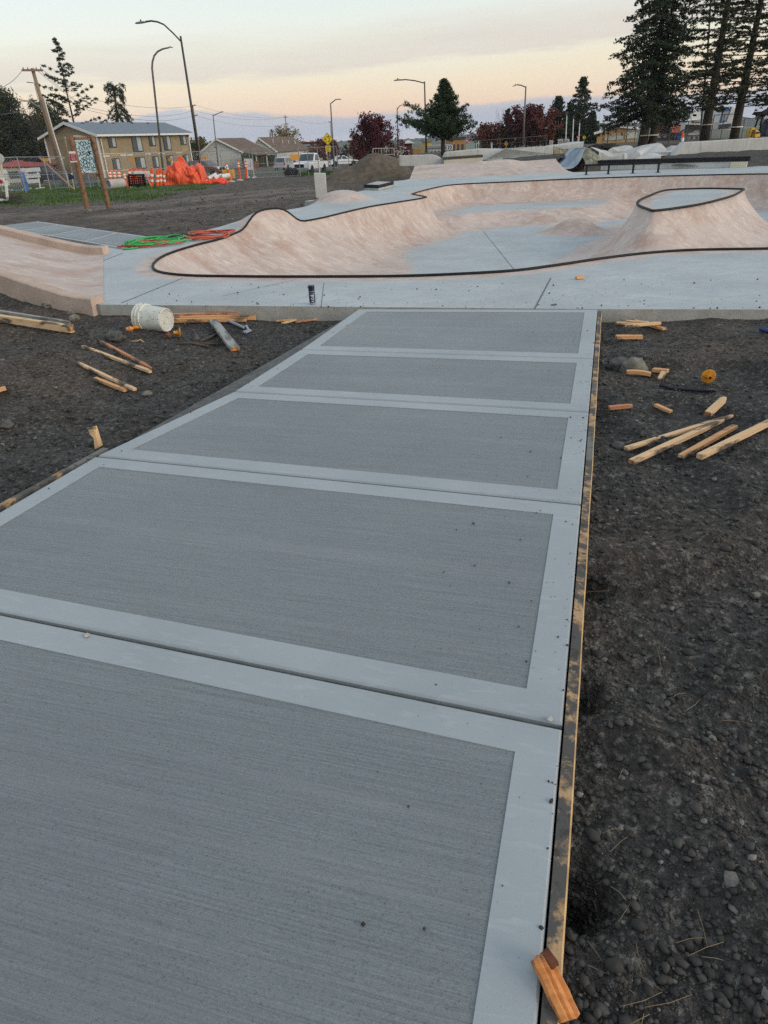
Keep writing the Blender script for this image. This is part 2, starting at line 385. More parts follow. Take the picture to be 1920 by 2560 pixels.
    m['navy'] = pm('navy_vinyl', (.012, .018, .06), rough=.5)
    m['bluebar'] = pm('dull_blue_metal', (.10, .17, .27), (.14, .2, .3), 5, .6)
    m['exc'] = pm('machine_yellow', (.72, .43, .07), (.62, .36, .05), 4, .5)
    m['kpole'] = wood('peeled_log', (.26, .135, .07), (.15, .075, .04), .45, (.07, .04, .025))
    m['pole'] = wood('weathered_pole', (.30, .20, .125), (.22, .145, .095), .2, (.12, .085, .06))
    m['lath'] = wood('pale_lath', (.60, .40, .22), (.52, .33, .17), .2)
    m['lumber'] = wood('fresh_lumber', (.66, .34, .15), (.54, .25, .10), .18)
    m['lumber2'] = wood('pale_lumber', (.68, .46, .26), (.56, .35, .19), .28)
    m['greyboard'] = wood('cement_stained_lumber', (.36, .36, .33), (.27, .27, .25), .2, (.12, .12, .11))
    m['redwood'] = wood('split_fir_stake', (.66, .28, .09), (.48, .18, .05), .2)
    m['board'] = pm('painted_board', (.34, .50, .58), (.40, .56, .62), 7, .6)
    m['paper'] = pm('white_paper', (.74, .72, .74), rough=.7)
    m['pipe'] = pm('concrete_pipe', (.36, .35, .32), (.44, .43, .40), 3, .9, .01, 20)
    m['bucket'] = None
    t = MT('concrete_splashed_plastic'); n1 = t.noise(14, 5); v = t.voro(26); n2 = t.noise(40, 3)
    c = t.mix(t.ramp(n1, .35, .65), (.50, .50, .42), (.60, .61, .58)); c = t.mix(t.ramp(v, .20, .12), c, (.12, .12, .10)); c = t.mix(t.math('MULTIPLY', t.ramp(n2, .6, .7), .5), c, (.3, .3, .26))
    t.col(c).rough(.6).bump(n1, .003); m['bucket'] = t.m
    m['rust'] = pm('rusty_metal', (.22, .075, .03), (.12, .05, .025), 14, .8)
    m['greenhose'] = pm('green_hose', (.035, .30, .065), (.05, .38, .10), 6, .45)
    m['redhose'] = pm('red_hose', (.50, .06, .035), (.42, .10, .05), 6, .5)
    m['rubber'] = pm('black_rubber', (.02, .022, .03), rough=.5)
    m['bark'] = pm('conifer_bark', (.055, .042, .032), (.035, .028, .022), 9, .95, .03, 14, stretch=(1, 1, .25))
    m['twig'] = pm('grey_twigs', (.09, .075, .06), (.06, .05, .042), 6, .9)
    def leaf(nm, a, b, c3):
        t = MT(nm); k = t.attr('tone'); c = t.mix(t.ramp(k, 0, .6), a, b); c = t.mix(t.ramp(k, .6, 1), c, c3); t.col(c).rough(.75).spec(.25)
        t.b.inputs['Transmission Weight'].default_value = 0; m[nm] = t.m
    leaf('fir_needles', (.012, .020, .010), (.026, .040, .018), (.045, .062, .026))
    leaf('pine_needles_green', (.014, .028, .012), (.032, .058, .020), (.065, .098, .034))
    leaf('cedar_foliage', (.020, .028, .012), (.045, .055, .022), (.085, .085, .032))
    leaf('golden_foliage', (.055, .060, .014), (.10, .095, .02), (.16, .13, .03))
    leaf('red_foliage', (.045, .009, .014), (.10, .018, .026), (.17, .034, .038))
    leaf('rust_foliage', (.07, .018, .014), (.14, .04, .025), (.19, .07, .035))
    leaf('yellow_foliage', (.10, .08, .025), (.20, .15, .045), (.28, .20, .06))
    leaf('grass_blade', (.025, .060, .010), (.055, .115, .018), (.12, .17, .04))
    leaf('dry_straw', (.17, .12, .07), (.28, .20, .11), (.36, .28, .17))
    m['forest'] = pm('forest_hill', (.022, .032, .024), (.035, .045, .034), .06, .95)
    m['bluestain'] = pm('blue_painted_concrete', (.17, .225, .30), (.36, .40, .42), 1.6, .6, lo=.42, hi=.6)
    t = MT('stone_facing'); v = t.voro(3.2, 'DISTANCE_TO_EDGE'); n = t.noise(2.5, 5)
    c = t.mix(t.ramp(n, .35, .65), (.16, .155, .10), (.30, .29, .22)); c = t.mix(t.ramp(v, .05, .0), c, (.04, .04, .035)); t.col(c).rough(.9).bump(v, .05); m['stone'] = t.m
    m['mulch'] = pm('dark_mulch', (.022, .019, .017), (.04, .034, .03), 6, .95, .05, 12)
mats()
# ================================================================ SETTING
# ---- path edges (metres, from the survey)
LY = [-2.0, 1.0, 2.91, 3.54, 4.58, 5.60, 7.06]; LX = [-3.7, -2.57, -1.86, -1.61, -1.01, -.63, -.16]
def pxl(y): return np.interp(y, LY, LX)
def pxr(y): return .25 + (np.asarray(y) - .66) * .3185
def front(x): return 7.06 - (np.asarray(x) + .16) * .2183          # near edge of the skatepark deck
FORM_W = .045
# deck outline
DECK = [at(215, 658), at(1290, 668), V((16.5, front(16.5), 0)), V((21, 12, 0)), V((21, 29, 0)), V((17.5, 31, 0)), V((9.8, 31.4, 0)), V((8.6, 31.5, 0)),
        V((8.4, 34.0, 0)), V((6.2, 34.0, 0)), V((2.08, 34.0, 0)), V((1.71, 31.58, 0)), at(850, 391.5), at(790, 410), V((-1.1, 23.2, 0)), V((-1.95, 22.2, 0)), at(693, 441),
        at(622, 453), at(531, 472), at(470, 492), at(400, 507), at(335, 513), at(280, 520), V((-5.1, 13.1, 0)), V((-5.2, 9.6, 0))]
DECK = [V((p.x, p.y, 0)) for p in DECK]
def arr2(l): return np.array([(p[0], p[1]) for p in l], float)
def inside(px, py, poly):
    px = np.asarray(px); py = np.asarray(py); r = np.zeros(px.shape, bool); n = len(poly)
    for i in range(n):
        x1, y1 = poly[i]; x2, y2 = poly[(i + 1) % n]
        c = ((y1 > py) != (y2 > py)); xi = (x2 - x1) * (py - y1) / ((y2 - y1) if abs(y2 - y1) > 1e-12 else 1e-12) + x1
        r ^= c & (px < xi)
    return r
def pdist(px, py, poly, closed=True):
    px = np.asarray(px, float); py = np.asarray(py, float); d = np.full(px.shape, 1e9); n = len(poly)
    for i in range(n if closed else n - 1):
        x1, y1 = poly[i]; x2, y2 = poly[(i + 1) % n]; dx, dy = x2 - x1, y2 - y1; L2 = dx * dx + dy * dy + 1e-12
        t = np.clip(((px - x1) * dx + (py - y1) * dy) / L2, 0, 1)
        d = np.minimum(d, np.hypot(px - x1 - t * dx, py - y1 - t * dy))
    return d
DK = arr2(DECK)
# ---- terrain
def gbase(x, y):
    x = np.asarray(x, float); y = np.asarray(y, float)
    z = np.interp(y, [0, 8, 20, 43, 59, 106, 160, 400, 4000], [-.055, -.14, -.16, -.37, -.75, -1.6, -1.95, -2.2, -2.4])
    s = sstep(1.2, 5, x) * sstep(33, 40, y) * (1 - sstep(62, 115, y)); s2 = sstep(9, 13, x) * sstep(29.5, 33, y) * (1 - sstep(62, 115, y))
    z = z * (1 - s) + .42 * s
    z = np.maximum(z, z * (1 - s2) + .16 * s2) + .1 * sstep(12, 20, x) * s
    # dirt climbing towards the left bank, shoulders beside the path
    z = z + .30 * sstep(-3.0, -6.0, x) * sstep(6.0, 9.5, y) * (1 - sstep(11, 14, y))
    lft = 1 - sstep(-1.2, -.2, x - pxl(y)); near = 1 - sstep(8, 12, y)
    z = z + near * lft * .05 * sstep(-.5, -2.5, x - pxl(y)) - near * (x < 0) * .03
    rg = near * sstep(.0, .3, x - pxr(y)); z = z + rg * (.035 * sstep(.2, 1.2, x - pxr(y)) + .07 * np.exp(-((x - pxr(y) - 1.5) / .5) ** 2) * sstep(2.5, 3.5, y) * (1 - sstep(4.6, 5.6, y)))
    return z
def gnoise(x, y):
    o = np.empty(len(x))
    for i in range(len(x)):
        p = V((x[i], y[i], 0)); yy = y[i]
        n = NZ.noise(p * 1.1) * .045 + NZ.noise(p * 2.7 + V((5, 0, 0))) * .034
        if yy < 12: n += (max(0, 1 - abs(NZ.noise(V((x[i] * 1.3 + 7, y[i] * .8, 2)))) * 4) * .045 if x[i] > .3 else 0) + NZ.noise(p * 7.0) * .018 + abs(NZ.noise(p * 15.0)) * .020 + NZ.noise(p * 36.0) * .006
        else: n += NZ.noise(p * .35) * .07 + NZ.noise(p * .9) * .05
        if yy > 60: n *= .3
        o[i] = n
    return o
def gz(x, y): return float(gbase(x, y))
def gfull(x, y):
    X = np.array([x]); Y = np.array([y]); return float(gbase(X, Y)[0] + gnoise(X, Y)[0] * (.35 + .65 * sstep(0, .5, pdist(X, Y, DK)))[0])
HOLE = [(at(1252, 1935, -.06), .055, .16), (at(1262, 1500, -.06), .05, .10), (at(1275, 1262, -.05), .06, .09)]
def build_ground():
    def grow(a, k, n, g, lim):
        o = []; d = k; x = a
        while abs(x) < lim: x += d; d *= g; o.append(x)
        return o
    xs = list(np.arange(.2, 2.3, .016)); xs += list(np.arange(2.32, 4.4, .035)); xs += list(np.arange(-6.5, .2, .035))
    xs += grow(4.4, .06, 0, 1.07, 5000); xs += grow(-6.5, -.06, 0, 1.028, 40) + grow(-41, -1.2, 0, 1.09, 5000)
    ys = list(np.arange(.35, 3.2, .017)) + list(np.arange(3.22, 8.2, .036)) + grow(8.2, .06, 0, 1.018, 60) + grow(61, 1.2, 0, 1.07, 5000) + [.2, 0, -.4, -1, -2.5, -8, -30, -200]
    xs = np.array(sorted(set(xs))); ys = np.array(sorted(set(ys)))
    X, Y = np.meshgrid(xs, ys); X = X.ravel(); Y = Y.ravel()
    Z = gbase(X, Y); sel = (Y < 75) & (np.abs(X) < 60) & (Y > -1)
    nz = np.zeros(len(X)); nz[sel] = gnoise(X[sel], Y[sel])
    fade = 1 - sstep(45, 75, Y)
    # soil is trampled flat against the concrete edges
    dd = pdist(X, Y, DK); ins = inside(X, Y, DK)
    ed = sstep(0, .5, np.where(ins, 0, dd))
    Z = Z + nz * fade * (.35 + .65 * ed)
    for p, r, dp in HOLE: Z -= dp * np.exp(-((X - p.x) ** 2 + ((Y - p.y) * .7) ** 2) / r ** 2)
    pin = (X > pxl(Y) - .01) & (X < pxr(Y) + .01) & (Y < front(X) + .3)
    Z[pin] = -.28
    Z = np.where(ins & (dd > .12), -1.75, Z)
    wed = arr2([(-2.9, 8.25), (-8.0, 11.2), (-9.2, 13.4), (-4.4, 11.95), (-2.9, 11.5)]); Z = np.where(inside(X, Y, wed), -1.0, Z)
    far = sstep(11, 18, Y); green = np.zeros(len(X))
    gp = arr2([at(-60, 456, -.3), at(60, 449, -.3), at(330, 433, -.3), at(440, 412, -.36), at(470, 400, -.4), at(430, 394, -.5), at(200, 386, -.6), at(-60, 395, -.6)])
    green = np.where(inside(X, Y, gp), .9, 0) * sstep(0, 1.2, pdist(X, Y, gp))
    rut = np.zeros(len(X))
    for l in ([(-60, 470), (0, 463), (150, 452), (300, 440), (443, 423), (560, 410), (680, 402)], [(-60, 478), (100, 463), (330, 443), (460, 428), (600, 414), (700, 407)], [(230, 470), (420, 450), (560, 430), (680, 418)]):
        w = arr2([at(p[0], p[1], -.22) for p in l]); rut = np.maximum(rut, 1 - sstep(.15, 1.0, pdist(X, Y, w, False)))
    rut *= np.array([.7 + .6 * NZ.noise(V((p, q_, 4))) if r_ > 0 else 0 for p, q_, r_ in zip(X, Y, rut)])
    green = np.maximum(green, sstep(64, 72, Y) * (.75 * (np.sin(X * .13) * np.sin(Y * .11 + 1) > -.2)))
    nx = len(xs); ny = len(ys); i = np.arange(nx * ny).reshape(ny, nx)
    f = np.stack([i[:-1, :-1].ravel(), i[:-1, 1:].ravel(), i[1:, 1:].ravel(), i[1:, :-1].ravel()], 1)
    me = np_mesh('ground', np.stack([X, Y, Z], 1), f, {'far': far, 'green': green, 'rut': np.clip(rut, 0, 1)})
    o = struct('ground', link('ground', me, MAT['soil'], smooth=True)); return gp
GRASS = build_ground()

# ---- path : slabs with trowelled margins round a broomed field
JR = [(-1.35, None), (1.40, .0), (2.72, 0), (3.88, 0), (4.97, 0), (6.555, 0)]
JL = [-1.0, 2.30, 3.54, 4.58, 5.60, 7.055]
def build_path():
    b = MB(); T = .13
    for k in range(len(JR) - 1):
        y0r, y1r = JR[k][0], JR[k + 1][0]; y0l, y1l = JL[k], JL[k + 1]
        A = V((pxl(y0l), y0l, 0)); B = V((pxr(y0r), y0r, 0)); Cc = V((pxr(y1r), y1r, 0)); D = V((pxl(y1l), y1l, 0))
        # intermediate left vertices where the left edge bends
        g = .0095
        def inset(p, to1, to2, a, c): return p + (to1 - p).normalized() * a + (to2 - p).normalized() * c
        q4 = [inset(A, B, D, 0, g), inset(B, A, Cc, .0, g), inset(Cc, D, B, .0, g), inset(D, Cc, A, 0, g)]
        bv = .007
        q5 = [inset(q4[0], q4[1], q4[3], bv, bv), inset(q4[1], q4[0], q4[2], bv, bv), inset(q4[2], q4[3], q4[1], bv, bv), inset(q4[3], q4[2], q4[0], bv, bv)]
        w = .115 if k else .12
        q6 = [inset(q4[0], q4[1], q4[3], w, w), inset(q4[1], q4[0], q4[2], w, w), inset(q4[2], q4[3], q4[1], w, w), inset(q4[3], q4[2], q4[0], w, w)]
        z = lambda l, h: [V((p.x, p.y, h)) for p in l]
        lo, sh, tp, pn = z(q4, -T), z(q4, -.008), z(q5, 0), z(q6, 0); pd = z(q6, -.0025)
        vs = lo + sh + tp + pn + pd; fs = []; ms = []
        for a in (0, 4, 8, 12):
            for i in range(4): fs.append((a + i, a + (i + 1) % 4, a + 4 + (i + 1) % 4, a + 4 + i)); ms.append(1)
        fs.append((16, 17, 18, 19)); ms.append(0)
        o = len(b.v); b.v += [tuple(p) for p in vs]; b.f += [tuple(o + i for i in f) for f in fs]; b.m += ms
    ang = math.atan2(-.30, 1)
    me = mesh_of('path', b, (0, 0, 0)); fixn(me)
    me.transform(Matrix.Rotation(-ang, 4, 'Z')); o = link('path', me, [MAT['broom'], MAT['trowel']]); o.rotation_euler[2] = ang
    struct('path', o)
    # bed between slabs seen in the joints
    b = MB(); b.add([(pxl(-2), -2, -.02), (pxr(-1.35), -1.35, -.02), (pxr(6.55), 6.55, -.02), (pxl(7.05), 7.05, -.02), (pxl(3.5), 3.5, -.02)], [(0, 1, 2, 3, 4)])
    struct('path_bed', link('path_bed', mesh_of('path_bed', b, (0, 0, 0)), MAT['joint']))
build_path()
def form(name, pts, label, w=.037):
    b = MB(); n = 40
    L = []
    for k in range(n + 1):
        t = k / n * (len(pts) - 1); i = min(int(t), len(pts) - 2); L.append(pts[i].lerp(pts[i + 1], t - i))
    rows = []
    for i, p in enumerate(L):
        d = (L[min(i + 1, n)] - L[max(i - 1, 0)]).normalized(); s = V((d.y, -d.x, 0))
        wv = w * (1 + .08 * NZ.noise(p * 5)); zt = -.004 + .003 * NZ.noise(p * 9)
        rows.append([p + V((0, 0, -.14)), p + V((0, 0, zt)), p + s * wv * .88 + V((0, 0, zt - .002)), p + s * wv + V((0, 0, zt - .010)), p + s * wv + V((0, 0, -.14))])
    b.grid(rows)
    for k in range(len(b.f)):
        if k % 4 in (2,): b.m[k] = 1
    return solo(name, b, [MAT['form'], MAT['formedge']], label, 'form board', 'timber forms beside the path')
form('form_board', [V((pxr(y) + .006, y, 0)) for y in (-.5, 1, 3, 5, 6.50)], 'long cement-smeared timber form along the right edge of the path')
form('form_board', [V((pxl(y) - .048, y, 0)) for y in (3.66, 2.9, 1.6, .8)], 'weathered timber form along the near left edge of the path', .04)

# ---- skatepark: deck + bowl, one conforming triangulation
COP = [(-3.28, 10.73), (-3.02, 10.02), (-2.53, 9.57), (-1.73, 9.27), (-.63, 8.97), (.54, 8.74), (1.69, 8.77), (2.33, 9.03), (3.04, 9.40), (3.76, 9.68), (4.41, 9.75), (5.32, 9.58),
       (7, 9.35), (10, 9.6), (13, 11.0), (14.6, 14), (15, 19), (14.4, 23.2), (13.0, 24.9), (9.79, 26.3), (7.48, 26.75), (4.99, 26.75), (3.5, 26.75), (2.75, 26.35), (2.2, 25.3), (1.62, 23.9), (1.30, 22.9), (1.64, 21.45),
       (1.45, 21.0), (.77, 20.1), (0, 19.05), (-.67, 17.65), (-1.08, 16.7), (-1.39, 16.2), (-1.75, 15.75), (-2.09, 15.4), (-2.4, 15.02), (-2.63, 14.6), (-2.80, 13.54), (-3.12, 12.7), (-3.34, 11.7)]
def smooth_closed(p, step=.09, sharp=()):
    p = [V((a, b, 0)) for a, b in p]; n = len(p); out = []
    for i in range(n):
        a, b, c, d = p[i - 1], p[i], p[(i + 1) % n], p[(i + 2) % n]; m = max(1, int((c - b).length / step))
        t1 = (c - a) * .5 * (0 if i in sharp else 1); t2 = (d - b) * .5 * (0 if (i + 1) % n in sharp else 1)
        l = (c - b).length; t1 = t1.normalized() * min(t1.length, l) if t1.length > 0 else t1; t2 = t2.normalized() * min(t2.length, l) if t2.length > 0 else t2
        for k in range(m):
            t = k / m; out.append(b * (2*t**3 - 3*t*t + 1) + t1 * (t**3 - 2*t*t + t) + c * (-2*t**3 + 3*t*t) + t2 * (t**3 - t*t))
    return out
COPP = smooth_closed(COP, .1, sharp=(26, 27)); CP = arr2(COPP); CPc = CP[::3]
PYR = [at(1376, 441), at(1383, 447), at(1410, 457), at(1440, 454), at(1500, 445), at(1545, 435), at(1585, 423), at(1607, 410), at(1565, 409), at(1520, 408.5), at(1440, 412), at(1400, 425), at(1381, 434)]
PYP = smooth_closed([(p.x, p.y) for p in PYR], .12, sharp=(7, 2)); PY = arr2(PYP)
SHELF = [(1.0, 22.4), (2.0, 22.55), (2.6, 22.9), (3.3, 23.4), (4.4, 23.75), (5.6, 23.6), (6.6, 23.7), (7.6, 24.4), (8.4, 26), (8.8, 29), (0, 29)]
SHE = arr2(smooth_closed(SHELF, .25))
DEP = 1.0
def rise(t, k=.93):
    t = np.clip(t, 0, 1); return (1 - np.sqrt(1 - (k * t) ** 2)) / (1 - math.sqrt(1 - k * k))
def hump(x, y):
    dx, dy = x + 2.09, y - 15.38; a = dx * -.645 + dy * .764 ; a = dx * .645 + dy * .764; c = dx * .764 - dy * .645
    # a: along the coping, c: across (positive = into the bowl)
    wa = np.exp(-(a / .58) ** 4 * .55 - (a / .9) ** 2 * .3); wc = np.where(c > 0, np.exp(-(c / 1.7) ** 4), np.exp(-(c / .62) ** 2))
    return .33 * wa * wc
HP = at(738, 414, .27)
def deck_z(x, y):
    z = hump(x, y) * (1 - inside(x, y, CPc) * 0)
    z = z + .30 * np.exp(-(((x - HP.x) / .72) ** 2 + ((y - HP.y) / 1.2) ** 2) ** 1.5)
    u = np.clip((y - 31.42) / 2.58, 0, 1); z = z + np.where(x < 6.35, u * np.interp(x, [2, 6.1], [.42, .53]), u * u * np.interp(x, [6.35, 6.9, 8.4], [.53, .42, .46])) * (1 - sstep(8.45, 8.7, x))
    z = z + .35 * sstep(11.2, 9.6, x) * sstep(29.5, 31.6, y) * sstep(8.9, 9.8, x) * 0
    return z
def bowl_z(x, y):
    d = pdist(x, y, CPc[::1]); R0 = 1.25 + 2.6 * sstep(8.0, 2.0, np.hypot(x + 2.0, y - 11.6)) + .5 * sstep(14, 10, y) * sstep(2, 5, x)
    tw = 1 - d / R0; rw = rise(tw, .95)
    hz = .0 + np.where(d < 1.3, hump(x, y) * np.clip(1 - d / 1.3, 0, 1) ** 1.2, 0)
    w = -DEP + DEP * rw
    dp = pdist(x, y, PY); ip = inside(x, y, PY); dp = np.where(ip, 0, dp)
    RP = 2.1 - .75 * sstep(14.9, 17.0, y) * sstep(7.2, 6.2, x) - .25 * sstep(17, 19, y)
    pz = -DEP + (DEP) * rise(1 - dp / RP, .955)
    ds = pdist(x, y, SHE); isx = inside(x, y, SHE); u = np.clip(1 - np.where(isx, 0, ds) / 1.35, 0, 1)
    sz = -DEP + .40 * (u * u * (3 - 2 * u))
    mo = -DEP + .40 * np.exp(-(((x - 5.78) / .74) ** 2 + ((y - 20.5) / .82) ** 2) ** 1.15)
    # near right extension hip behind the pyramid
    k = .09; z = w
    for o in (pz, sz, mo): z = np.log(np.exp(z / k) + np.exp(o / k)) * k - k * math.log(2) * np.exp(-np.abs(z - o) / k) * 0
    z = z - k * math.log(4) * (1 - sstep(-.9, -.6, z)) * 0
    base = -DEP + k * math.log(4)
    z = np.where(z < base, -DEP, z - (k * math.log(4)) * (1 - np.clip((z - base) / .4, 0, 1)) )
    z = np.minimum(z, 0.0) + hz
    z = np.where(ip, 0.0, z)
    tint = np.maximum(np.maximum(sstep(0.0, .03, rw), np.where(ip, 0, sstep(0, .03, 1 - dp / RP))), np.maximum(np.where(isx, 0, sstep(.02, .08, u)), sstep(.02, .06, mo + DEP)))
    tint = np.where(isx & (tw < 0), 0, tint)
    tint = np.where(ip, sstep(.30, .26, pdist(x, y, PY)), tint)
    return z, tint
def deck_tint(x, y):
    t = sstep(.27, .235, pdist(x, y, CPc))
    t = np.maximum(t, sstep(.08, .12, hump(x, y)))
    t = np.maximum(t, sstep(.05, .09, .30 * np.exp(-(((x - HP.x) / .72) ** 2 + ((y - HP.y) / 1.2) ** 2) ** 1.5)))
    t = np.maximum(t, sstep(31.4, 31.5, y) * (1 - sstep(8.5, 8.7, x)))
    t = np.maximum(t, .85 * sstep(.02, .0, np.asarray((y - 8.05) - (x + 3.1) * .30)) * 0)
    return t
def build_park():
    pts = []; edges = []
    def ring(l):
        o = len(pts); n = len(l)
        for p in l: pts.append((p[0], p[1]))
        for i in range(n): edges.append((o + i, o + (i + 1) % n))
    dk = []
    for i in range(len(DK)):
        a = V((*DK[i], 0)); b_ = V((*DK[(i + 1) % len(DK)], 0)); m = max(1, int((b_ - a).length / .3))
        dk += [a.lerp(b_, k / m) for k in range(m)]
    ring(dk); ring(COPP); ring(PYP)
    def addgrid(x0, x1, y0, y1, st, test):
        gx, gy = np.meshgrid(np.arange(x0, x1, st), np.arange(y0, y1, st)); gx = gx.ravel() + rng.uniform(-.2, .2, gx.size) * st; gy = gy.ravel() + rng.uniform(-.2, .2, gy.size) * st
        k = test(gx, gy); pts.extend(zip(gx[k].tolist(), gy[k].tolist()))
    ib = lambda x, y: inside(x, y, CP)
    far = lambda x, y, p, d: pdist(x, y, p) > d
    addgrid(-3.6, 15.2, 8.5, 27, .095, lambda x, y: ib(x, y) & far(x, y, CPc, .06) & far(x, y, PY, .06))
    addgrid(-6, 21, 2.5, 35, .22, lambda x, y: inside(x, y, DK) & ~ib(x, y) & far(x, y, CPc, .35) & far(x, y, DK, .15))
    addgrid(-4, 15.6, 8, 28, .10, lambda x, y: inside(x, y, DK) & ~ib(x, y) & (pdist(x, y, CPc) < .42) & far(x, y, CPc, .05) & far(x, y, DK, .08))
    addgrid(-4.2, 0, 13.5, 24, .12, lambda x, y: inside(x, y, DK) & ~ib(x, y) & (pdist(x, y, CPc) > .42) & far(x, y, DK, .08))
    addgrid(1.6, 9, 31.1, 34, .12, lambda x, y: inside(x, y, DK) & far(x, y, DK, .08))
    v, e, f, *_ = delaunay_2d_cdt([V(p) for p in pts], edges, [], 0, 1e-6)
    v = np.array([(p.x, p.y) for p in v]); f = np.array([t for t in f if len(t) == 3]); e1 = v[f[:, 1]] - v[f[:, 0]]; e2 = v[f[:, 2]] - v[f[:, 0]]; f = f[np.abs(e1[:, 0] * e2[:, 1] - e1[:, 1] * e2[:, 0]) > 2e-4]; cx = v[f].mean(1)
    inb = inside(cx[:, 0], cx[:, 1], CP); ind = inside(cx[:, 0], cx[:, 1], DK) & ~inb
    def sub(fs, zf, tf):
        u, inv = np.unique(fs.ravel(), return_inverse=True); p = v[u]; return p, inv.reshape(-1, 3)
    # deck
    p, fi = sub(f[ind], None, None); z = deck_z(p[:, 0], p[:, 1]); me = np_mesh('skatepark_deck', np.column_stack([p, z]), fi, {'tint': deck_tint(p[:, 0], p[:, 1])})
    o = link('skatepark_deck', me, [MAT['park']], smooth=True); struct('skatepark_deck', o)
    # bowl
    root = thing('skate_bowl', 'large pink and grey concrete skate bowl sunk in the deck', 'skate bowl', (2, 12, -1.0))
    def surf(nm, fs):
        p, fi = sub(fs, None, None); z, t = bowl_z(p[:, 0], p[:, 1]); on = pdist(p[:, 0], p[:, 1], CPc) < .02
        z = np.where(on, deck_z(p[:, 0], p[:, 1]) * 1.0, z)
        me = np_mesh(nm, np.column_stack([p, z]) - np.array(root.location), fi, {'tint': t}); return link(nm, me, [MAT['park']], root, None, True)
    c = cx; dpy = np.where(inside(c[:, 0], c[:, 1], PY), 0, pdist(c[:, 0], c[:, 1], PY))
    isp = inb & (dpy < 1.95) & (pdist(c[:, 0], c[:, 1], CPc) > 1.2)
    surf('bowl_surface', f[inb & ~isp]); pm_ = surf('pyramid', f[isp])
    zc = deck_z(CP[:, 0], CP[:, 1])
    b = MB(); L = [V((x, y, z + .012)) for (x, y), z in zip(CP, zc)]; L.append(L[0]); b.tube(L, .020, 8, cap=False); part('coping', b, MAT['black'], root, smooth=True)
    b = MB(); L = [V((x, y, .014)) for x, y in PY]; L.append(L[0]); b.tube(L, .026, 8, cap=False)
    me = mesh_of('pyramid_coping', b, root.location); link('coping', me, MAT['black'], pm_, None, True)['label'] = 'black steel edge round the flat top of the pyramid'
    # skirt of the deck
    b = MB(); n = len(dk); zz = deck_z(np.array([p.x for p in dk]), np.array([p.y for p in dk]))
    b.grid([[V((dk[i % n].x, dk[i % n].y, zz[i % n] - .001)), V((dk[i % n].x, dk[i % n].y, -.5))] for i in range(n + 1)])
    struct('deck_edge', link('deck_edge', mesh_of('deck_edge', b, (0, 0, 0)), MAT['edge']))
    # saw joints in the deck and the bowl floor: narrow dark sheets
    b = MB()
    def seam(p0, p1, w=.012, n=24, infl=None):
        p0 = V(p0); p1 = V(p1); rows = []
        for i in range(n + 1):
            p = p0.lerp(p1, i / n); s = V((-(p1 - p0).y, (p1 - p0).x, 0)).normalized() * w / 2; px = np.array([p.x]); py = np.array([p.y])
            h = float(bowl_z(px, py)[0][0]) if inside(px, py, CP)[0] else float(deck_z(px, py)[0]); h += .004
            rows.append([(p.x - s.x, p.y - s.y, h), (p.x + s.x, p.y + s.y, h)])
        b.grid(rows)
    seam(at(1190, 601), at(1155, 667)); seam(at(395, 601), at(262, 655)); seam(at(1044, 500, -1), at(1115, 588, -1)); seam(at(142, 596), at(265, 547)); seam(at(700, 611), at(693, 668), .006)
    seam(at(640, 604), at(480, 640), .006)
    struct('deck_joints', link('deck_joints', mesh_of('deck_joints', b, (0, 0, 0)), MAT['joint']))
    return root
BOWL = build_park()
def deckz(x, y): return float(deck_z(np.array([x]), np.array([y]))[0])

# ---- banked wedge on the left with its two kerbs
def build_wedge():
    n0, n1 = V((-3.10, 8.02, 0)), V((-8.0, 10.9, 0)); f0, f1 = V((-4.50, 12.1, 0)), V((-9.3, 13.6, 0))
    rows = []
    def prof(t): return 1.12 * max(0, t - .06) ** 1.15
    for i in range(25):
        t = i / 24; a = n0.lerp(n1, t); c = f0.lerp(f1, t); rows.append([V((*(a.lerp(c, s / 10)).xy, prof(t) * (1 - .0 * s) + .005)) for s in range(11)])
    b = MB(); b.grid(rows); nv = len(b.v)
    root = thing('banked_ramp', 'pink concrete banked ramp with kerbs on its sides, left of the bowl', 'skate ramp', (-5, 10.5, -.1))
    me = mesh_of('bank', b, root.location); a = me.attributes.new('tint', 'FLOAT', 'POINT')
    a.data.foreach_set('value', [1.0] * nv); link('bank', me, MAT['park'], root, None, True)
    for p0, p1, wid, lift, nm, sgn in ((n0, n1, .17, .075, 'kerb', -1), (f0, f1, .17, .13, 'kerb', 1)):
        b = MB(); d = (p1 - p0).normalized(); s = V((-d.y, d.x, 0)) * wid; s = s if (s.y > 0) == (sgn > 0) else -s; rows = []
        for i in range(25):
            t = i / 24; p = p0.lerp(p1, t); h = prof(t) + lift
            rows.append([V((p.x, p.y, prof(t) - .05)), p + V((0, 0, h - .015)), p + s * .1 + V((0, 0, h)), p + s * .9 + V((0, 0, h)), p + s + V((0, 0, h - .015)), p + s * 1.12 + V((0, 0, -.35))])
        b.grid(rows); b.f.append(tuple(range(6))); b.m.append(0)
        part(nm, b, MAT['pinkedge'], root)
build_wedge()

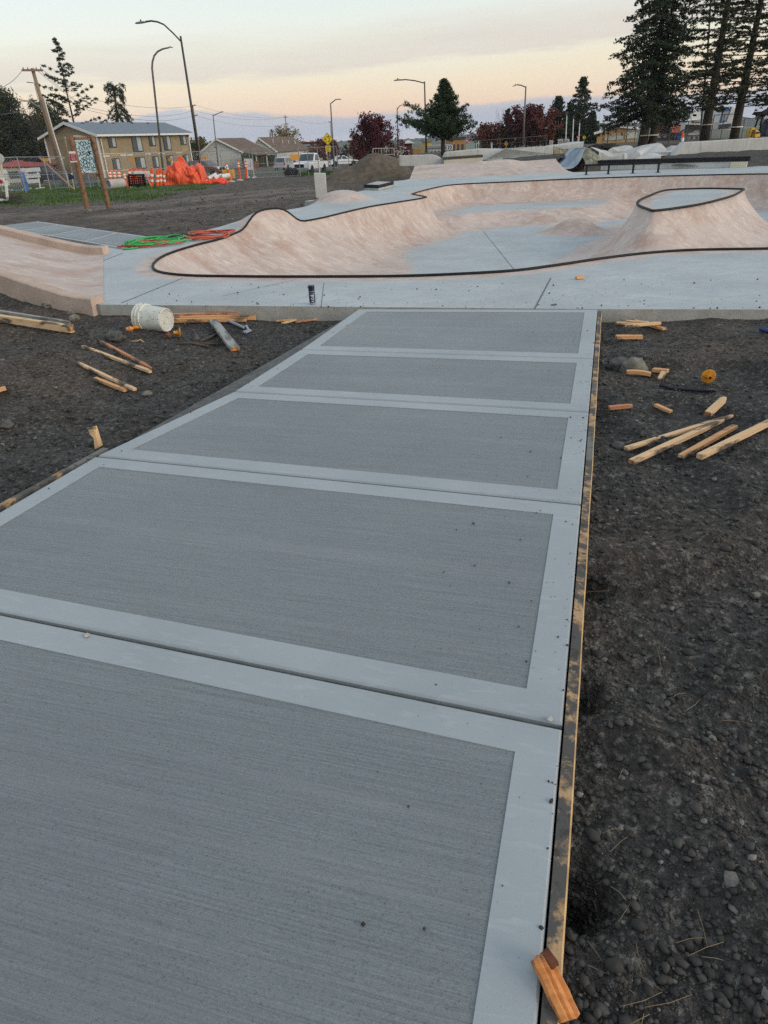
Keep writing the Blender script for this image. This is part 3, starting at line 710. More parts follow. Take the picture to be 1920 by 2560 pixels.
# ---- second path behind the bank
def build_path2():
    b = MB(); A, B, Cc, D = at(80, 478, .02), at(335, 513, .02), at(268, 537, .02), at(-12, 489, .02)
    for k in range(4):
        t0, t1 = k / 4 + .004, (k + 1) / 4 - .004
        p = [A.lerp(B, t0), A.lerp(B, t1), D.lerp(Cc, t1), D.lerp(Cc, t0)]
        m = [p[0].lerp(p[1], .05).lerp(p[3].lerp(p[2], .05), .08), p[0].lerp(p[1], .95).lerp(p[3].lerp(p[2], .95), .08), p[0].lerp(p[1], .95).lerp(p[3].lerp(p[2], .95), .92), p[0].lerp(p[1], .05).lerp(p[3].lerp(p[2], .05), .92)]
        b.prism(p, (0, 0, -.2), 1); b.add([x + V((0, 0, .004)) for x in m], [(0, 1, 2, 3)], 0)
    me = mesh_of('side_path', b, (0, 0, 0)); o = link('side_path', me, [MAT['broom'], MAT['trowel']]); struct('side_path', o)
build_path2()

# ---- loose gravel and clods (uncountable)
def stones(name, n, samp, smin, smax, light=.06, sink=.35, zfun=None):
    bm = bmesh.new(); bmesh.ops.create_icosphere(bm, subdivisions=1, radius=1); bv = np.array([v.co[:] for v in bm.verts]); bf = np.array([[v.index for v in f.verts] for f in bm.faces]); bm.free()
    x, y = samp(n); n = len(x); s = smin * (smax / smin) ** (rng.random(n) ** 3.4)
    z = gbase(x, y) + gnoise(x, y) * (.35 + .65 * sstep(0, .5, pdist(x, y, DK))) if zfun is None else zfun(x, y)
    for p, r, dp in (HOLE if zfun is None else []): z = z - dp * np.exp(-((x - p.x) ** 2 + ((y - p.y) * .7) ** 2) / r ** 2)
    ax = rng.uniform(.65, 1.25, (n, 1, 3)) * np.array([1, 1, .72]); th = rng.uniform(0, 6.28, n); c, sn = np.cos(th), np.sin(th)
    v = bv[None] * ax * (1 + rng.normal(0, .17, (n, len(bv), 1))); vx = v[..., 0] * c[:, None] - v[..., 1] * sn[:, None]; vy = v[..., 0] * sn[:, None] + v[..., 1] * c[:, None]
    v = np.stack([vx, vy, v[..., 2]], -1) * s[:, None, None] + np.stack([x, y, z + s * (.72 - sink * 1.2)], -1)[:, None]
    f = (bf[None] + (np.arange(n) * len(bv))[:, None, None]).reshape(-1, 3)
    tone = np.where(rng.random(n) < light, rng.uniform(.5, 1, n), rng.uniform(0, .28, n)); tone = np.repeat(tone, len(bv))
    o = link(name, np_mesh(name, v.reshape(-1, 3), f, {'tone': tone}), MAT['gravel'], smooth=True); return o
def samp_right(n):
    y = .5 + (rng.random(n) ** 1.9) * 6.3; x = pxr(y) + .055 + rng.random(n) ** 1.15 * (.35 + y * .46); k = (y < front(x) - .03); return x[k], y[k]
def samp_left(n):
    y = 2.6 + rng.random(n) ** 1.3 * 7; x = pxl(y) - .06 - rng.random(n) ** 1.1 * (2.4 + y * .35); k = (y < front(x) - .03) & (y < 10.5 + x * .0) & ~((x < -2.9) & (y > 7.6 - (x + 3.1) * .55)); return x[k], y[k]
for nm, n, sf, a, b_, lab in (('gravel', 26000, samp_right, .0016, .0135, 'loose dark gravel and clods over the bare soil right of the path'),
                              ('gravel', 16000, samp_left, .004, .020, 'loose dark gravel and clods over the bare soil left of the path')):
    o = stones(nm, n, sf, a, b_); tag(o, lab, 'gravel'); o['kind'] = 'stuff'
for nm, n, sf, lab in (('soil_clods', 420, samp_right, 'larger dark clods and cobbles on the soil right of the path'), ('soil_clods', 260, samp_left, 'larger dark clods and cobbles on the soil left of the path')):
    o = stones(nm, n, sf, .008, .026, .06, .42); tag(o, lab, 'soil clods'); o['kind'] = 'stuff'
def samp_mid(n):
    y = 13 + rng.random(n) * 22; x = -13 + rng.random(n) * 13.5; k = ~inside(x, y, DK) & (pdist(x, y, DK) > .15) & (x > -3 - (y - 13) * .45); return x[k], y[k]
o = stones('gravel', 5000, samp_mid, .010, .045, .45); tag(o, 'scattered stones on the rutted soil behind the skatepark', 'gravel'); o['kind'] = 'stuff'
def samp_crumb(n):
    x = -2.8 + rng.random(n) * 8; y = front(x) + .03 + rng.random(n) ** 1.5 * 1.5; k = ~inside(x, y, CP) & (pdist(x, y, CP) > .1); return x[k], y[k]
o = stones('soil_crumbs', 420, samp_crumb, .003, .013, .02, .2, lambda x, y: x * 0 + .001); tag(o, 'dark soil crumbs strewn along the near deck edge', 'soil crumbs'); o['kind'] = 'stuff'
def samp_pathc(n):
    y = .7 + rng.random(n) * 5.8; x = pxr(y) - .005 - rng.random(n) ** 2.2 * .55; m = rng.random(n) < .25; xl = pxl(y) + .01 + rng.random(n) ** 2 * .2; return np.where(m, xl, x), y
o = stones('soil_crumbs', 330, samp_pathc, .0016, .0065, .02, .2, lambda x, y: x * 0 + .0005); tag(o, 'dark soil crumbs dropped on the path margins', 'soil crumbs'); o['kind'] = 'stuff'
# dry needles lying on the soil
def needles():
    b = MB(); 
    for k in range(95):
        y = .6 + rnd.random() ** 1.6 * 4; x = float(pxr(y)) + .06 + rnd.random() * (.3 + y * .36); a = rnd.random() * 6.28; l = rnd.uniform(.02, .055); z = gz(x, y) + .03
        c = V((x, y, z)); d = V((math.cos(a), math.sin(a), rnd.uniform(-.1, .15))); s = V((-d.y, d.x, 0)) * rnd.uniform(-.3, .3)
        b.tube([c - d * l, c + s * l * .5 + V((0, 0, .004)), c + d * l], .0006, 3)
    me = mesh_of('pine_needles', b, (0, 0, 0)); a = me.attributes.new('tone', 'FLOAT', 'POINT'); a.data.foreach_set('value', [rnd.random() for _ in b.v])
    o = link('pine_needles', me, MAT['dry_straw']); tag(o, 'dry brown needles and rootlets lying on the soil right of the path', 'pine needles'); o['kind'] = 'stuff'
needles()
# grass patches
def grass(name, polys, h, label):
    V_ = []; F_ = []; T = []; k = 0
    xs, ys = [], []
    for poly, m in polys:
        lo, hi = poly.min(0), poly.max(0); x = rng.uniform(lo[0], hi[0], m * 3); y = rng.uniform(lo[1], hi[1], m * 3); s = inside(x, y, poly)
        dn = np.array([NZ.noise(V((a * .5, c * .5, 3))) for a, c in zip(x, y)]); s &= (dn > -.28)
        xs.append(x[s]); ys.append(y[s])
    x = np.concatenate(xs); y = np.concatenate(ys); m = len(x); z = gbase(x, y) - .02
    a = rng.uniform(0, 6.28, m); w = h * .16; l = h * rng.uniform(.5, 1.3, m); dx, dy = np.cos(a) * w, np.sin(a) * w; lx, ly = rng.normal(0, .45, m) * l, rng.normal(0, .45, m) * l
    v = np.stack([np.stack([x - dx, y - dy, z], 1), np.stack([x + dx, y + dy, z], 1), np.stack([x + lx, y + ly, z + l], 1)], 1).reshape(-1, 3)
    o = link(name, np_mesh(name, v, np.arange(m * 3).reshape(-1, 3), {'tone': np.repeat(rng.random(m) ** 1.3, 3)}), MAT['grass_blade']); tag(o, label, 'grass'); o['kind'] = 'stuff'
    return o
g2 = arr2([P(640, 389, 58), P(755, 384, 62), P(770, 371, 72), P(700, 369, 76), P(650, 374, 72)])
grass('grass', [(GRASS, 26000), (g2, 8000)], .13, 'short green grass along the fence behind the log sign')
# road beyond the fence, rising hills at the horizon
def road(name, pts, w, mat, zo):
    b = MB(); rows = []
    for i, p in enumerate(pts):
        d = (pts[min(i + 1, len(pts) - 1)] - pts[max(0, i - 1)]).normalized(); s = V((-d.y, d.x, 0)) * w / 2
        rows.append([V(((p + s * k).x, (p + s * k).y, gz((p + s * k).x, (p + s * k).y) + zo)) for k in (-1, -.5, 0, .5, 1)])
    b.grid(rows); return struct(name, link(name, mesh_of(name, b, (0, 0, 0)), mat))
RP = [V((-70, 64, 0)), V((-50, 68, 0)), V((-30, 74, 0)), V((-20, 80, 0)), V((-12, 86, 0)), V((-6, 96, 0)), V((0, 112, 0)), V((6, 140, 0)), V((10, 180, 0))]
RP = [RP[min(int(t), 7)].lerp(RP[min(int(t), 7) + 1], t - min(int(t), 7)) for t in np.linspace(0, 8, 65)]
road('road', RP, 10, MAT['asph'], .03)
def hills():
    for nm, pts, Y, seed in (('hills', [(-300, 312), (300, 312), (560, 309), (760, 305), (860, 303), (960, 299), (1040, 287), (1120, 283), (1200, 279), (1290, 268), (1360, 268), (1500, 262), (1900, 250)], 1500, 1),):
        b = MB(); top = [P(x, y, Y) for x, y in pts]; xs = np.linspace(top[0].x, top[-1].x, 900); zs = np.interp(xs, [p.x for p in top], [p.z for p in top]); rows = []
        for i, (x, z) in enumerate(zip(xs, zs)):
            j = abs(NZ.noise(V((x * .12, seed, 0)))) * 7 + NZ.noise(V((x * .02, seed, 5))) * 3.5 + rnd.random() * 3.2
            rows.append([(x, Y - 420, -4), (x, Y - 160, z * .35 + rnd.random() * 2), (x, Y - 60, z * .75 - 2 + rnd.random() * 5), (x, Y, z + j - 3), (x, Y + 300, z * .8), (x, Y + 700, -6)])
        b.grid(rows); struct('hills', link('hills', mesh_of('hills', b, (0, 0, 0)), MAT['forest']))
hills()
# ================================================================ BACKGROUND : buildings, trees, poles, fences, vehicles
def gp(x, y, Y, dz=0.0):                 # sighting column -> point standing on the ground at depth Y
    p = P(x, y, Y); return V((p.x, Y, gz(p.x, Y) + dz))
def vquad(b, pts, t, m=0):               # slab with the given front face, thickness t away from the eye
    c = sum((V(p) for p in pts), V()) / len(pts); n = (V(pts[1]) - V(pts[0])).cross(V(pts[2]) - V(pts[0])).normalized()
    if n.dot(c - V((0, 0, EYE))) < 0: n = -n
    b.prism(pts, n * t, m)

# ---- apartment block
def apartment():
    Cn = P(207, 289, 106); u = V((.43, .9, 0)).normalized(); w = V((-.9, .43, 0)).normalized(); L = 19.6; D = 9.7
    z0 = gz(Cn.x, 106) - .3; ze = Cn.z; zm = z0 + .3 + (ze - z0) * .47; za = ze + 1.42
    o = V((Cn.x, 106, 0)); at_ = lambda a, c, z, off=0: o + u * a + w * c + V((0, 0, z)) - w * off
    root = thing('apartment_building', 'two-storey tan apartment block with grey shingle roof beyond the fence', 'apartment building', (o.x, o.y, z0))
    b = MB(); b.prism([at_(0, 0, z0), at_(0, D, z0), at_(0, D, ze), at_(0, D / 2, za - .15), at_(0, 0, ze)], u * L); part('wall', b, MAT['tan'], root)
    b = MB()
    for s in (0, 1):
        e0 = -.7 if s == 0 else D + .7; ez = ze - .28; rid = D / 2
        a = [at_(-.6, e0, ez), at_(L + .6, e0, ez), at_(L + .6, rid, za), at_(-.6, rid, za)]; b.hexa(a, [p + V((0, 0, .16)) for p in a])
    rf = part('roof', b, MAT['shing'], root)
    for t in (.12, .3, .42, .62, .8): b = MB(); b.box(at_(L * t, D / 2 - .5, za - .02), (.35, .35, .3)); part('vent', b, MAT['dsteel'], rf)
    b = MB()
    b.beam(at_(-.62, -.72, ze - .22), at_(L + .62, -.72, ze - .22), .12, .24)
    for s in (0, 1):
        e0 = -.7 if s == 0 else D + .7; b.beam(at_(-.64, e0, ze - .26), at_(-.64, D / 2, za + .04), .08, .30)
    for c, a in ((0, -.03), (D, -.03)): b.beam(at_(a, c, z0), at_(a, c, ze), .10, .22)
    b.beam(at_(.0, 0, z0, .03), at_(.0, 0, ze - .3, .03), .2, .10); b.beam(at_(L - .1, 0, z0, .03), at_(L - .1, 0, ze - .3, .03), .2, .10)
    part('white_trim', b, MAT['white'], root)
    b = MB(); b.tube([at_(.75, 0, ze - .3, .45), at_(.55, 0, ze - .6, .12), at_(.55, 0, z0, .12)], .07); part('downpipe', b, MAT['white'], root); b = MB(); b.tube([at_(L - .5, 0, ze - .3, .45), at_(L - .3, 0, ze - .6, .12), at_(L - .3, 0, z0, .12)], .07); part('downpipe', b, MAT['white'], root)
    b = MB(); wins = ((.10, .17, .62), (.335, .435, 1.0), (.52, .585, .62), (.68, .76, .95), (.885, .955, .62)); last = 0
    segs = [(.19, .32), (.45, .51), (.595, .67), (.775, .875)]
    for a, c in segs + [(.02, .085)]: b = MB(); b.beam(at_(L * a, 0, zm, .03), at_(L * c, 0, zm, .03), .06, .24); part('belt_course', b, MAT['cream'], root)
    for a, c in ((.0, .33), (.42, .60), (.7, 1.0)): b = MB(); b.beam(at_(-.03, D * a, zm), at_(-.03, D * c, zm), .06, .24); part('belt_course', b, MAT['cream'], root)
    for t0, t1, h in wins:
        for fl in (0, 1):
            zt = (ze - .35) if fl else (zm - .35); hh = 1.35 if h < .9 else 2.0
            if not fl: hh = 1.5
            b = MB(); vs = [at_(L * t0, 0, zt - hh, .05), at_(L * t1, 0, zt - hh, .05), at_(L * t1, 0, zt, .05), at_(L * t0, 0, zt, .05)]; b.prism(vs, w * .06)
            wn = part('window', b, MAT['glass'], root); b = MB()
            mid = (t0 + t1) / 2; b.prism([p - w * .02 for p in (at_(L * mid + .05, 0, zt - hh + .1, .05), at_(L * t1 - .08, 0, zt - hh + .1, .05), at_(L * t1 - .08, 0, zt - .1, .05), at_(L * mid + .05, 0, zt - .1, .05))], w * .015); part('blind', b, MAT['pale'], wn)
            b = MB()
            for A_, B_ in ((vs[0], vs[1]), (vs[1], vs[2]), (vs[2], vs[3]), (vs[3], vs[0])): b.beam(A_ - w * .02, B_ - w * .02, .07, .07)
            part('frame', b, MAT['dsteel'], wn)
            if fl:
                b = MB(); b.prism([at_(L * t0 - .1, 0, zm - .1, .04), at_(L * t1 + .1, 0, zm - .1, .04), at_(L * t1 + .1, 0, zt - hh - .06, .04), at_(L * t0 - .1, 0, zt - hh - .06, .04)], w * .03); part('siding_panel', b, MAT['tan2'], root)
    b = MB(); b.prism([at_(-.03, .1, ze - .5), at_(-.03, D - .1, ze - .5), at_(-.03, D - .1, ze - .1), at_(-.03, D / 2, za - .4), at_(-.03, .1, ze - .1)], u * .025); part('gable_siding', b, MAT['tan2'], root)
apartment()
def gable_house(name, label, cat, front, vec, mw, mr, over=.35, group=None):
    """front: bl, br, eave_r, apex, eave_l (front gable), vec: along the ridge"""
    bl, br, er, ap, el = [V(p) for p in front]; vec = V(vec); d = vec.normalized()
    root = thing(name, label, cat, (bl + br) / 2, group)
    b = MB(); b.prism([bl, br, er, ap - V((0, 0, .1)), el], vec); part('wall', b, mw, root)
    b = MB(); w = (er - el); w.z = 0; w.normalize()
    for e, s in ((el, -1), (er, 1)):
        sl = (e - ap).normalized(); a0 = ap - d * over; a1 = ap + vec + d * over; e0 = e + sl * over * 1.3 - d * over; e1 = e + vec + sl * over * 1.3 + d * over
        b.hexa([a0, a1, e1, e0], [p + V((0, 0, .14)) for p in (a0, a1, e1, e0)])
    part('roof', b, mr, root)
    b = MB()
    for e in (el, er):
        sl = (e - ap).normalized(); b.beam(ap - d * (over + .03) + V((0, 0, .02)), e + sl * over * 1.3 - d * (over + .03) + V((0, 0, .02)), .06, .24)
    part('white_trim', b, MAT['white'], root); return root
def house_one():
    Y = 130; g = gz(-38, Y); bl, br = P(433, 366, Y), P(521, 362, Y); el, er, ap = P(432, 331, Y), P(522, 327.5, Y), P(467.7, 300.6, Y); bl.z = br.z = g; bl.x = el.x; br.x = er.x; m = (el.z + er.z) / 2; el.z = er.z = m
    f = P(575, 326, 142); vec = V((f.x - er.x, 12, 0))
    r = gable_house('small_house', 'pale sided house with brown roof behind the maroon car', 'house', (bl, br, er, ap, el), vec, MAT['lap'], MAT['bshing'])
    # carport: deeper eave with posts and a hedge inside
    d = vec.normalized()
    for t in (.12, .55, .98): b = MB(); p = br + vec * t + V((1.9, -.5, 0)); b.beam(p, V((p.x, p.y, m - .35)), .18, .18); part('carport_post', b, MAT['white'], r)
    b = MB(); a = er + V((0, 0, -.2)); b.hexa([a, a + vec, a + vec + V((2.4, -.7, -.45)), a + V((2.4, -.7, -.45))], [p + V((0, 0, .12)) for p in (a, a + vec, a + vec + V((2.4, -.7, -.45)), a + V((2.4, -.7, -.45)))]); part('carport_roof', b, MAT['bshing'], r)
    b = MB(); b.prism([P(464, 318, Y - .1), P(470, 318, Y - .1), P(470, 312.5, Y - .1), P(464, 312.5, Y - .1)], (0, .05, 0)); part('vent', b, MAT['pale'], r)
    Y = 152; g = gz(-34, Y); bl, br = P(541, 362, Y), P(596, 358, Y); el, er, ap = P(541, 329, Y), P(597, 325, Y), P(551.5, 298.5, Y); bl.z = br.z = g; m = (el.z + er.z) / 2; el.z = er.z = m; ap = V(((el.x + er.x) / 2 - .6, Y, ap.z)); bl.x = el.x; br.x = er.x
    f = P(664, 323, 168); vec = V((f.x - er.x, 16, 0))
    r = gable_house('small_house', 'pale house with long brown roof behind the white pickup', 'house', (bl, br, er, ap, el), vec, MAT['lap'], MAT['bshing'])
    for t in (.2, .45, .62, .8): b = MB(); p = ap.lerp(er, .35 + .3 * t) + vec * t; b.tube([p, p + V((0, 0, .7))], .12, 6); part('roof_vent', b, MAT['dwhite'], r)
    # hedges in the carports
    for i, (x0, x1, y0, y1, Y, lab) in enumerate(((524, 545, 333, 359, 128, 'dark clipped hedge beside the pale house wall'), (549, 567, 333, 360, 134, 'dark clipped hedge between white carport posts'), (571, 596, 334, 360, 140, 'dark clipped hedge left of the silver car'))):
        a, c = P(x0, y1, Y), P(x1, y0, Y); b = MB()
        rows = []
        for j in range(9):
            x = a.x + (c.x - a.x) * j / 8; rows.append([(x, Y, gz(x, Y) - .1), (x + rnd.uniform(-.1, .1), Y, c.z + rnd.uniform(-.12, .1)), (x, Y + 1, c.z + rnd.uniform(-.12, .1)), (x, Y + 1, gz(x, Y) - .1)])
        b.grid(rows); b.f.append((0, 1, 2, 3)); b.f.append((32, 33, 34, 35)); b.m += [0, 0]; solo('hedge', b, MAT['hedge'], lab, 'hedge')
    b = MB(); a = P(522, 349, 125); c = P(560, 364, 125); b.prism([(a.x, 125, gz(a.x, 125)), (c.x, 125, gz(a.x, 125)), (c.x, 125, a.z), (a.x, 125, a.z)], (0, .15, 0)); 
    solo('low_wall', b, pm('rust_brown_wall', (.23, .085, .035), (.17, .06, .03), 3), 'low rust-brown garden wall in front of the hedges', 'wall')
house_one()
def block(name, label, cat, x0, x1, yt, yb, Y, depth, mw, mr=None, wins=0, group=None, ground=True, ov=.2):
    a, c = P(x0, yb, Y), P(x1, yt, Y); zt = c.z; z0 = gz((a.x + c.x) / 2, Y) - .2 if ground else a.z
    root = thing(name, label, cat, ((a.x + c.x) / 2, Y, z0), group); b = MB(); b.prism([(a.x, Y, z0), (c.x, Y, z0), (c.x, Y, zt), (a.x, Y, zt)], (0, depth, 0)); part('wall', b, mw, root)
    b = MB(); b.box(((a.x + c.x) / 2, Y + depth / 2, zt + .15), (c.x - a.x + 2 * ov, depth + 2 * ov, .3)); part('roof', b, mr or MAT['shing'], root)
    for i in range(wins):
        x = a.x + (c.x - a.x) * (i + .5) / wins; w = (c.x - a.x) / wins * .5; h = (zt - z0); b = MB(); b.prism([(x - w / 2, Y - .03, z0 + h * .35), (x + w / 2, Y - .03, z0 + h * .35), (x + w / 2, Y - .03, z0 + h * .78), (x - w / 2, Y - .03, z0 + h * .78)], (0, .05, 0)); part('window', b, MAT['glass'], root)
    return root
block('warehouse', 'long cream building with a low grey roof right of the brown roof', 'warehouse', 640, 697, 314, 345, 175, 18, MAT['cream'], pm('blue_grey_roof', (.20, .24, .29), (.25, .29, .33), 2), 4)
block('barn', 'building with a long dark red roof behind the cream warehouse', 'building', 620, 703, 307, 335, 215, 20, MAT['dred'], MAT['dred'])
def shed():
    Y = 165; a = [P(742, 345, Y), P(783, 345, Y), P(785, 329, Y), P(772, 318, Y), P(752, 330, Y)]
    for p in a[:2]: p.z = gz(0, Y)
    a[0].x = a[4].x; a[1].x = a[2].x
    gable_house('small_house', 'grey gabled house just left of the purple-leaved tree', 'house', a, (-4, 12, 0), MAT['conc'], MAT['dsteel'])
shed()
block('red_roof_house', 'white house with a red roof behind the white barricade', 'house', -30, 48, 361, 395, 100, 10, MAT['cream'], None, 2)
def rr():
    a = P(-40, 360, 99.5); c = P(66, 360, 99.5); b = MB(); t = P(20, 347, 104)
    b.add([a, c, V((c.x - 5, 105, t.z)), V((a.x + 3, 105, t.z)), V((a.x, 111, a.z)), V((c.x, 111, c.z))], [(0, 1, 2, 3), (3, 2, 5, 4), (1, 5, 2), (0, 3, 4), (0, 4, 5, 1)]); 
    o = [x for x in C.objects if x.name == 'red_roof_house'][0]; [bpy.data.objects.remove(ch) for ch in list(o.children) if ch.name.startswith('roof')]; part('roof', b, MAT['redroof'], o)
rr()
# things round the roundabout behind the concrete walls
block('kiosk', 'small dark kiosk with a pointed roof left of the pine', 'kiosk', 874, 890, 308, 326, 82, 2, MAT['dred'])
def kroof():
    o = [x for x in C.objects if x.name == 'kiosk'][0]; [bpy.data.objects.remove(ch) for ch in list(o.children) if ch.name.startswith('roof')]
    b = MB(); c = P(882, 302, 83); a = P(871, 309.5, 82).x; d = P(895, 309.5, 82).x; z = P(882, 309.5, 82).z
    b.add([(a, 81.4, z), (d, 81.4, z), (d, 84.6, z), (a, 84.6, z), (c.x, 83, c.z)], [(0, 1, 4), (1, 2, 4), (2, 3, 4), (3, 0, 4), (3, 2, 1, 0)]); part('roof', b, MAT['dwhite'], o)
kroof()
b = MB(); a, c = P(854, 337, 70), P(884.5, 324, 70); b.prism([(a.x, 70, gz(a.x, 70)), (c.x, 70, gz(a.x, 70)), (c.x, 70, c.z), (a.x, 70, c.z)], (0, .25, 0)); solo('white_wall', b, MAT['dwhite'], 'short white wall right of the dirt pile', 'wall')
b = MB(); a, c = P(892.5, 335, 66), P(910.5, 320, 66); b.prism([(a.x, 66, gz(a.x, 66)), (c.x, 66, gz(a.x, 66)), (c.x, 66, c.z), (a.x, 66, c.z)], (0, 1.2, 0)); solo('plywood_crate', b, pm('plywood', (.36, .22, .08), (.28, .16, .06), 5), 'brown plywood crate behind the low concrete wall', 'crate', bev=.03)
block('shop_building', 'yellow building seen through the pine branches', 'building', 919, 932, 306, 335, 108, 6, pm('bright_yellow_wall', (.62, .40, .06), (.5, .32, .05), 3), None, 1)
block('shop_building', 'orange-brown building right of the pine trunk', 'building', 976, 1004, 300, 330, 116, 9, pm('orange_wall', (.40, .20, .08), (.34, .17, .07), 3), MAT['dsteel'], 3)
block('shop_building', 'low white building behind the pine trunk', 'building', 929, 975, 318, 336, 100, 6, MAT['dwhite'], MAT['steel'], 6)
block('shop_building', 'pale green building with small windows near the hill', 'building', 1024, 1050, 302, 330, 150, 9, pm('pale_green_wall', (.32, .42, .36), (.5, .52, .46), 3), MAT['dsteel'], 5)
block('shop_building', 'low grey building with a pale roof by the pedestrian sign', 'building', 1099, 1120, 303, 326, 95, 8, MAT['conc'], MAT['dwhite'], 3)
def yellow_shed():
    Y = 92; a = [P(1291, 310, Y), P(1377, 304, Y), P(1377, 277, Y), P(1338, 273.5, Y), P(1291, 286.5, Y)]
    a[0].x = a[4].x; a[1].x = a[2].x; a[0].z = a[1].z = gz(30, Y) - .5
    r = gable_house('metal_shed', 'long yellow-brown metal shed left of the twin fir trunks', 'shed', a, (6, 22, 0), pm('ochre_metal', (.42, .25, .09), (.36, .21, .08), 2, .6), MAT['dwhite'])
    b = MB(); b.prism([P(1350, 300, Y - .1), P(1376, 298, Y - .1), P(1376, 279, Y - .1), P(1352, 283, Y - .1)], (0, .08, 0)); part('white_panel', b, MAT['dwhite'], r)
    b = MB(); b.prism([P(1306, 304, Y - .1), P(1346, 301, Y - .1), P(1346, 293, Y - .1), P(1306, 296, Y - .1)], (0, .08, 0)); part('door', b, MAT['pale'], r)
yellow_shed()

# ---- trees
def crown_mesh(name, cl, mat, root, leaf_l, leaf_w, n_per, spread, rs, tone_up=True, flat=.0, dirw=.5):
    """cl: array of (x,y,z,dx,dy,dz,size) clump centres with a growth direction"""
    cl = np.array(cl); m = len(cl) * n_per; g = np.repeat(cl, n_per, 0)
    off = np.clip(rs.normal(0, 1, (m, 3)), -1.7, 1.7) * spread * g[:, 6:7] * np.array([1, 1, 1 - flat]); p = g[:, :3] + off
    d = g[:, 3:6] * dirw + rs.normal(0, .55, (m, 3)); d /= np.linalg.norm(d, axis=1)[:, None] + 1e-9
    r = rs.normal(0, 1, (m, 3)); s = np.cross(d, r); s /= np.linalg.norm(s, axis=1)[:, None] + 1e-9
    l = leaf_l * rs.uniform(.55, 1.35, m)[:, None]; w = leaf_w * rs.uniform(.6, 1.3, m)[:, None]
    v = np.stack([p - d * l * .5, p + s * w * .5 + d * l * .05, p + d * l * .5, p - s * w * .5 + d * l * .05], 1)
    ct = np.repeat(rs.random(len(cl)), n_per); t = np.clip(.55 * ct + .5 * rs.random(m) - .1, 0, 1)
    v = v.reshape(-1, 3) - np.array(root.location); me = np_mesh(name, v, np.arange(m * 4).reshape(-1, 4), {'tone': np.repeat(t, 4)}); return link(name, me, MAT[mat], root)
def trunk_pts(base, h, lean=(0, 0), wob=.0, n=8, sd=0):
    return [base + V((lean[0] * t * h + wob * NZ.noise(V((t * 3, sd, 0))), lean[1] * t * h + wob * NZ.noise(V((t * 3, sd, 9))), t * h)) for t in [i / n for i in range(n + 1)]]
def conifer(label, cat, base, h, prof, nb, r0, mat, seed, rise_=.15, droop=.35, leaf=(.3, .1), npc=7, step=.3, spread=.10, t0=.12, lean=(0, 0), group=None, trunks=1, side=None, name='conifer', flat=.45, gap=0.0, bare=.15):
    base = V(base); rs = np.random.default_rng(seed); rr_ = random.Random(seed)
    root = thing(name, label, cat, base, group); b = MB(); tp = trunk_pts(base, h, lean, .02 * h * .3, 10, seed)
    b.tube(tp, [r0 * (1 - .93 * i / 10) for i in range(11)], 8)
    if trunks == 2: q2 = trunk_pts(base + V((r0 * 2.0, .2, 0)), h * .8, (lean[0] * .6, 0), .1, 8, seed + 1); b.tube(q2, [r0 * .9 * (1 - .9 * i / 8) for i in range(9)], 8)
    cl = []; k = 0
    for i in range(nb):
        t = t0 + (1 - t0) * (i + rr_.random() * .8) / nb; az = i * 2.39996 + rr_.uniform(-.4, .4)
        if rr_.random() < gap: continue
        L = prof(t) * h * rr_.uniform(.62, 1.12)
        if side: L *= side(t, az)
        if L < .05 * h * .2: L = .02 * h
        j = min(int(t * 10), 9); o = tp[j].lerp(tp[j + 1], t * 10 - j); dv = V((math.cos(az), math.sin(az), 0)); pts = []; up = rise_ * rr_.uniform(.5, 1.5)
        ns = max(2, int(L / step))
        for s in range(ns + 1):
            f = s / ns; z = up * f * L - droop * L * f * f + droop * .35 * L * f ** 4 * 1.2; bend = V((-dv.y, dv.x, 0)) * L * .12 * math.sin(f * 2 + i)
            pts.append(o + dv * L * f + bend * f + V((0, 0, z)))
        b.tube([pts[0], pts[len(pts) // 2], pts[-1]], [max(.012 * h * .12, r0 * .16 * (1.1 - t)), r0 * .07, r0 * .02], 4, cap=False)
        for s in range(ns + 1):
            f = s / ns
            if f < bare: continue
            a = pts[s]; d = (pts[min(s + 1, ns)] - pts[max(s - 1, 0)]).normalized(); wdt = (1 - abs(f - .55) * .9) * min(1, L / 2)
            cl.append((*a, *d, 1)); lat = V((-d.y, d.x, -.2))
            for sg in (-1, 1):
                q_ = a + lat * sg * wdt * .42 * rr_.uniform(.5, 1.2) + V((0, 0, -abs(rr_.gauss(0, .12)) * min(L, 2) * .5)); cl.append((*q_, *(d + lat * sg * .8), 1))
    part('trunk', b, MAT['bark'], root, smooth=True); crown_mesh('crown', cl, mat, root, leaf[0], leaf[1], npc, spread, rs, flat=flat); return root
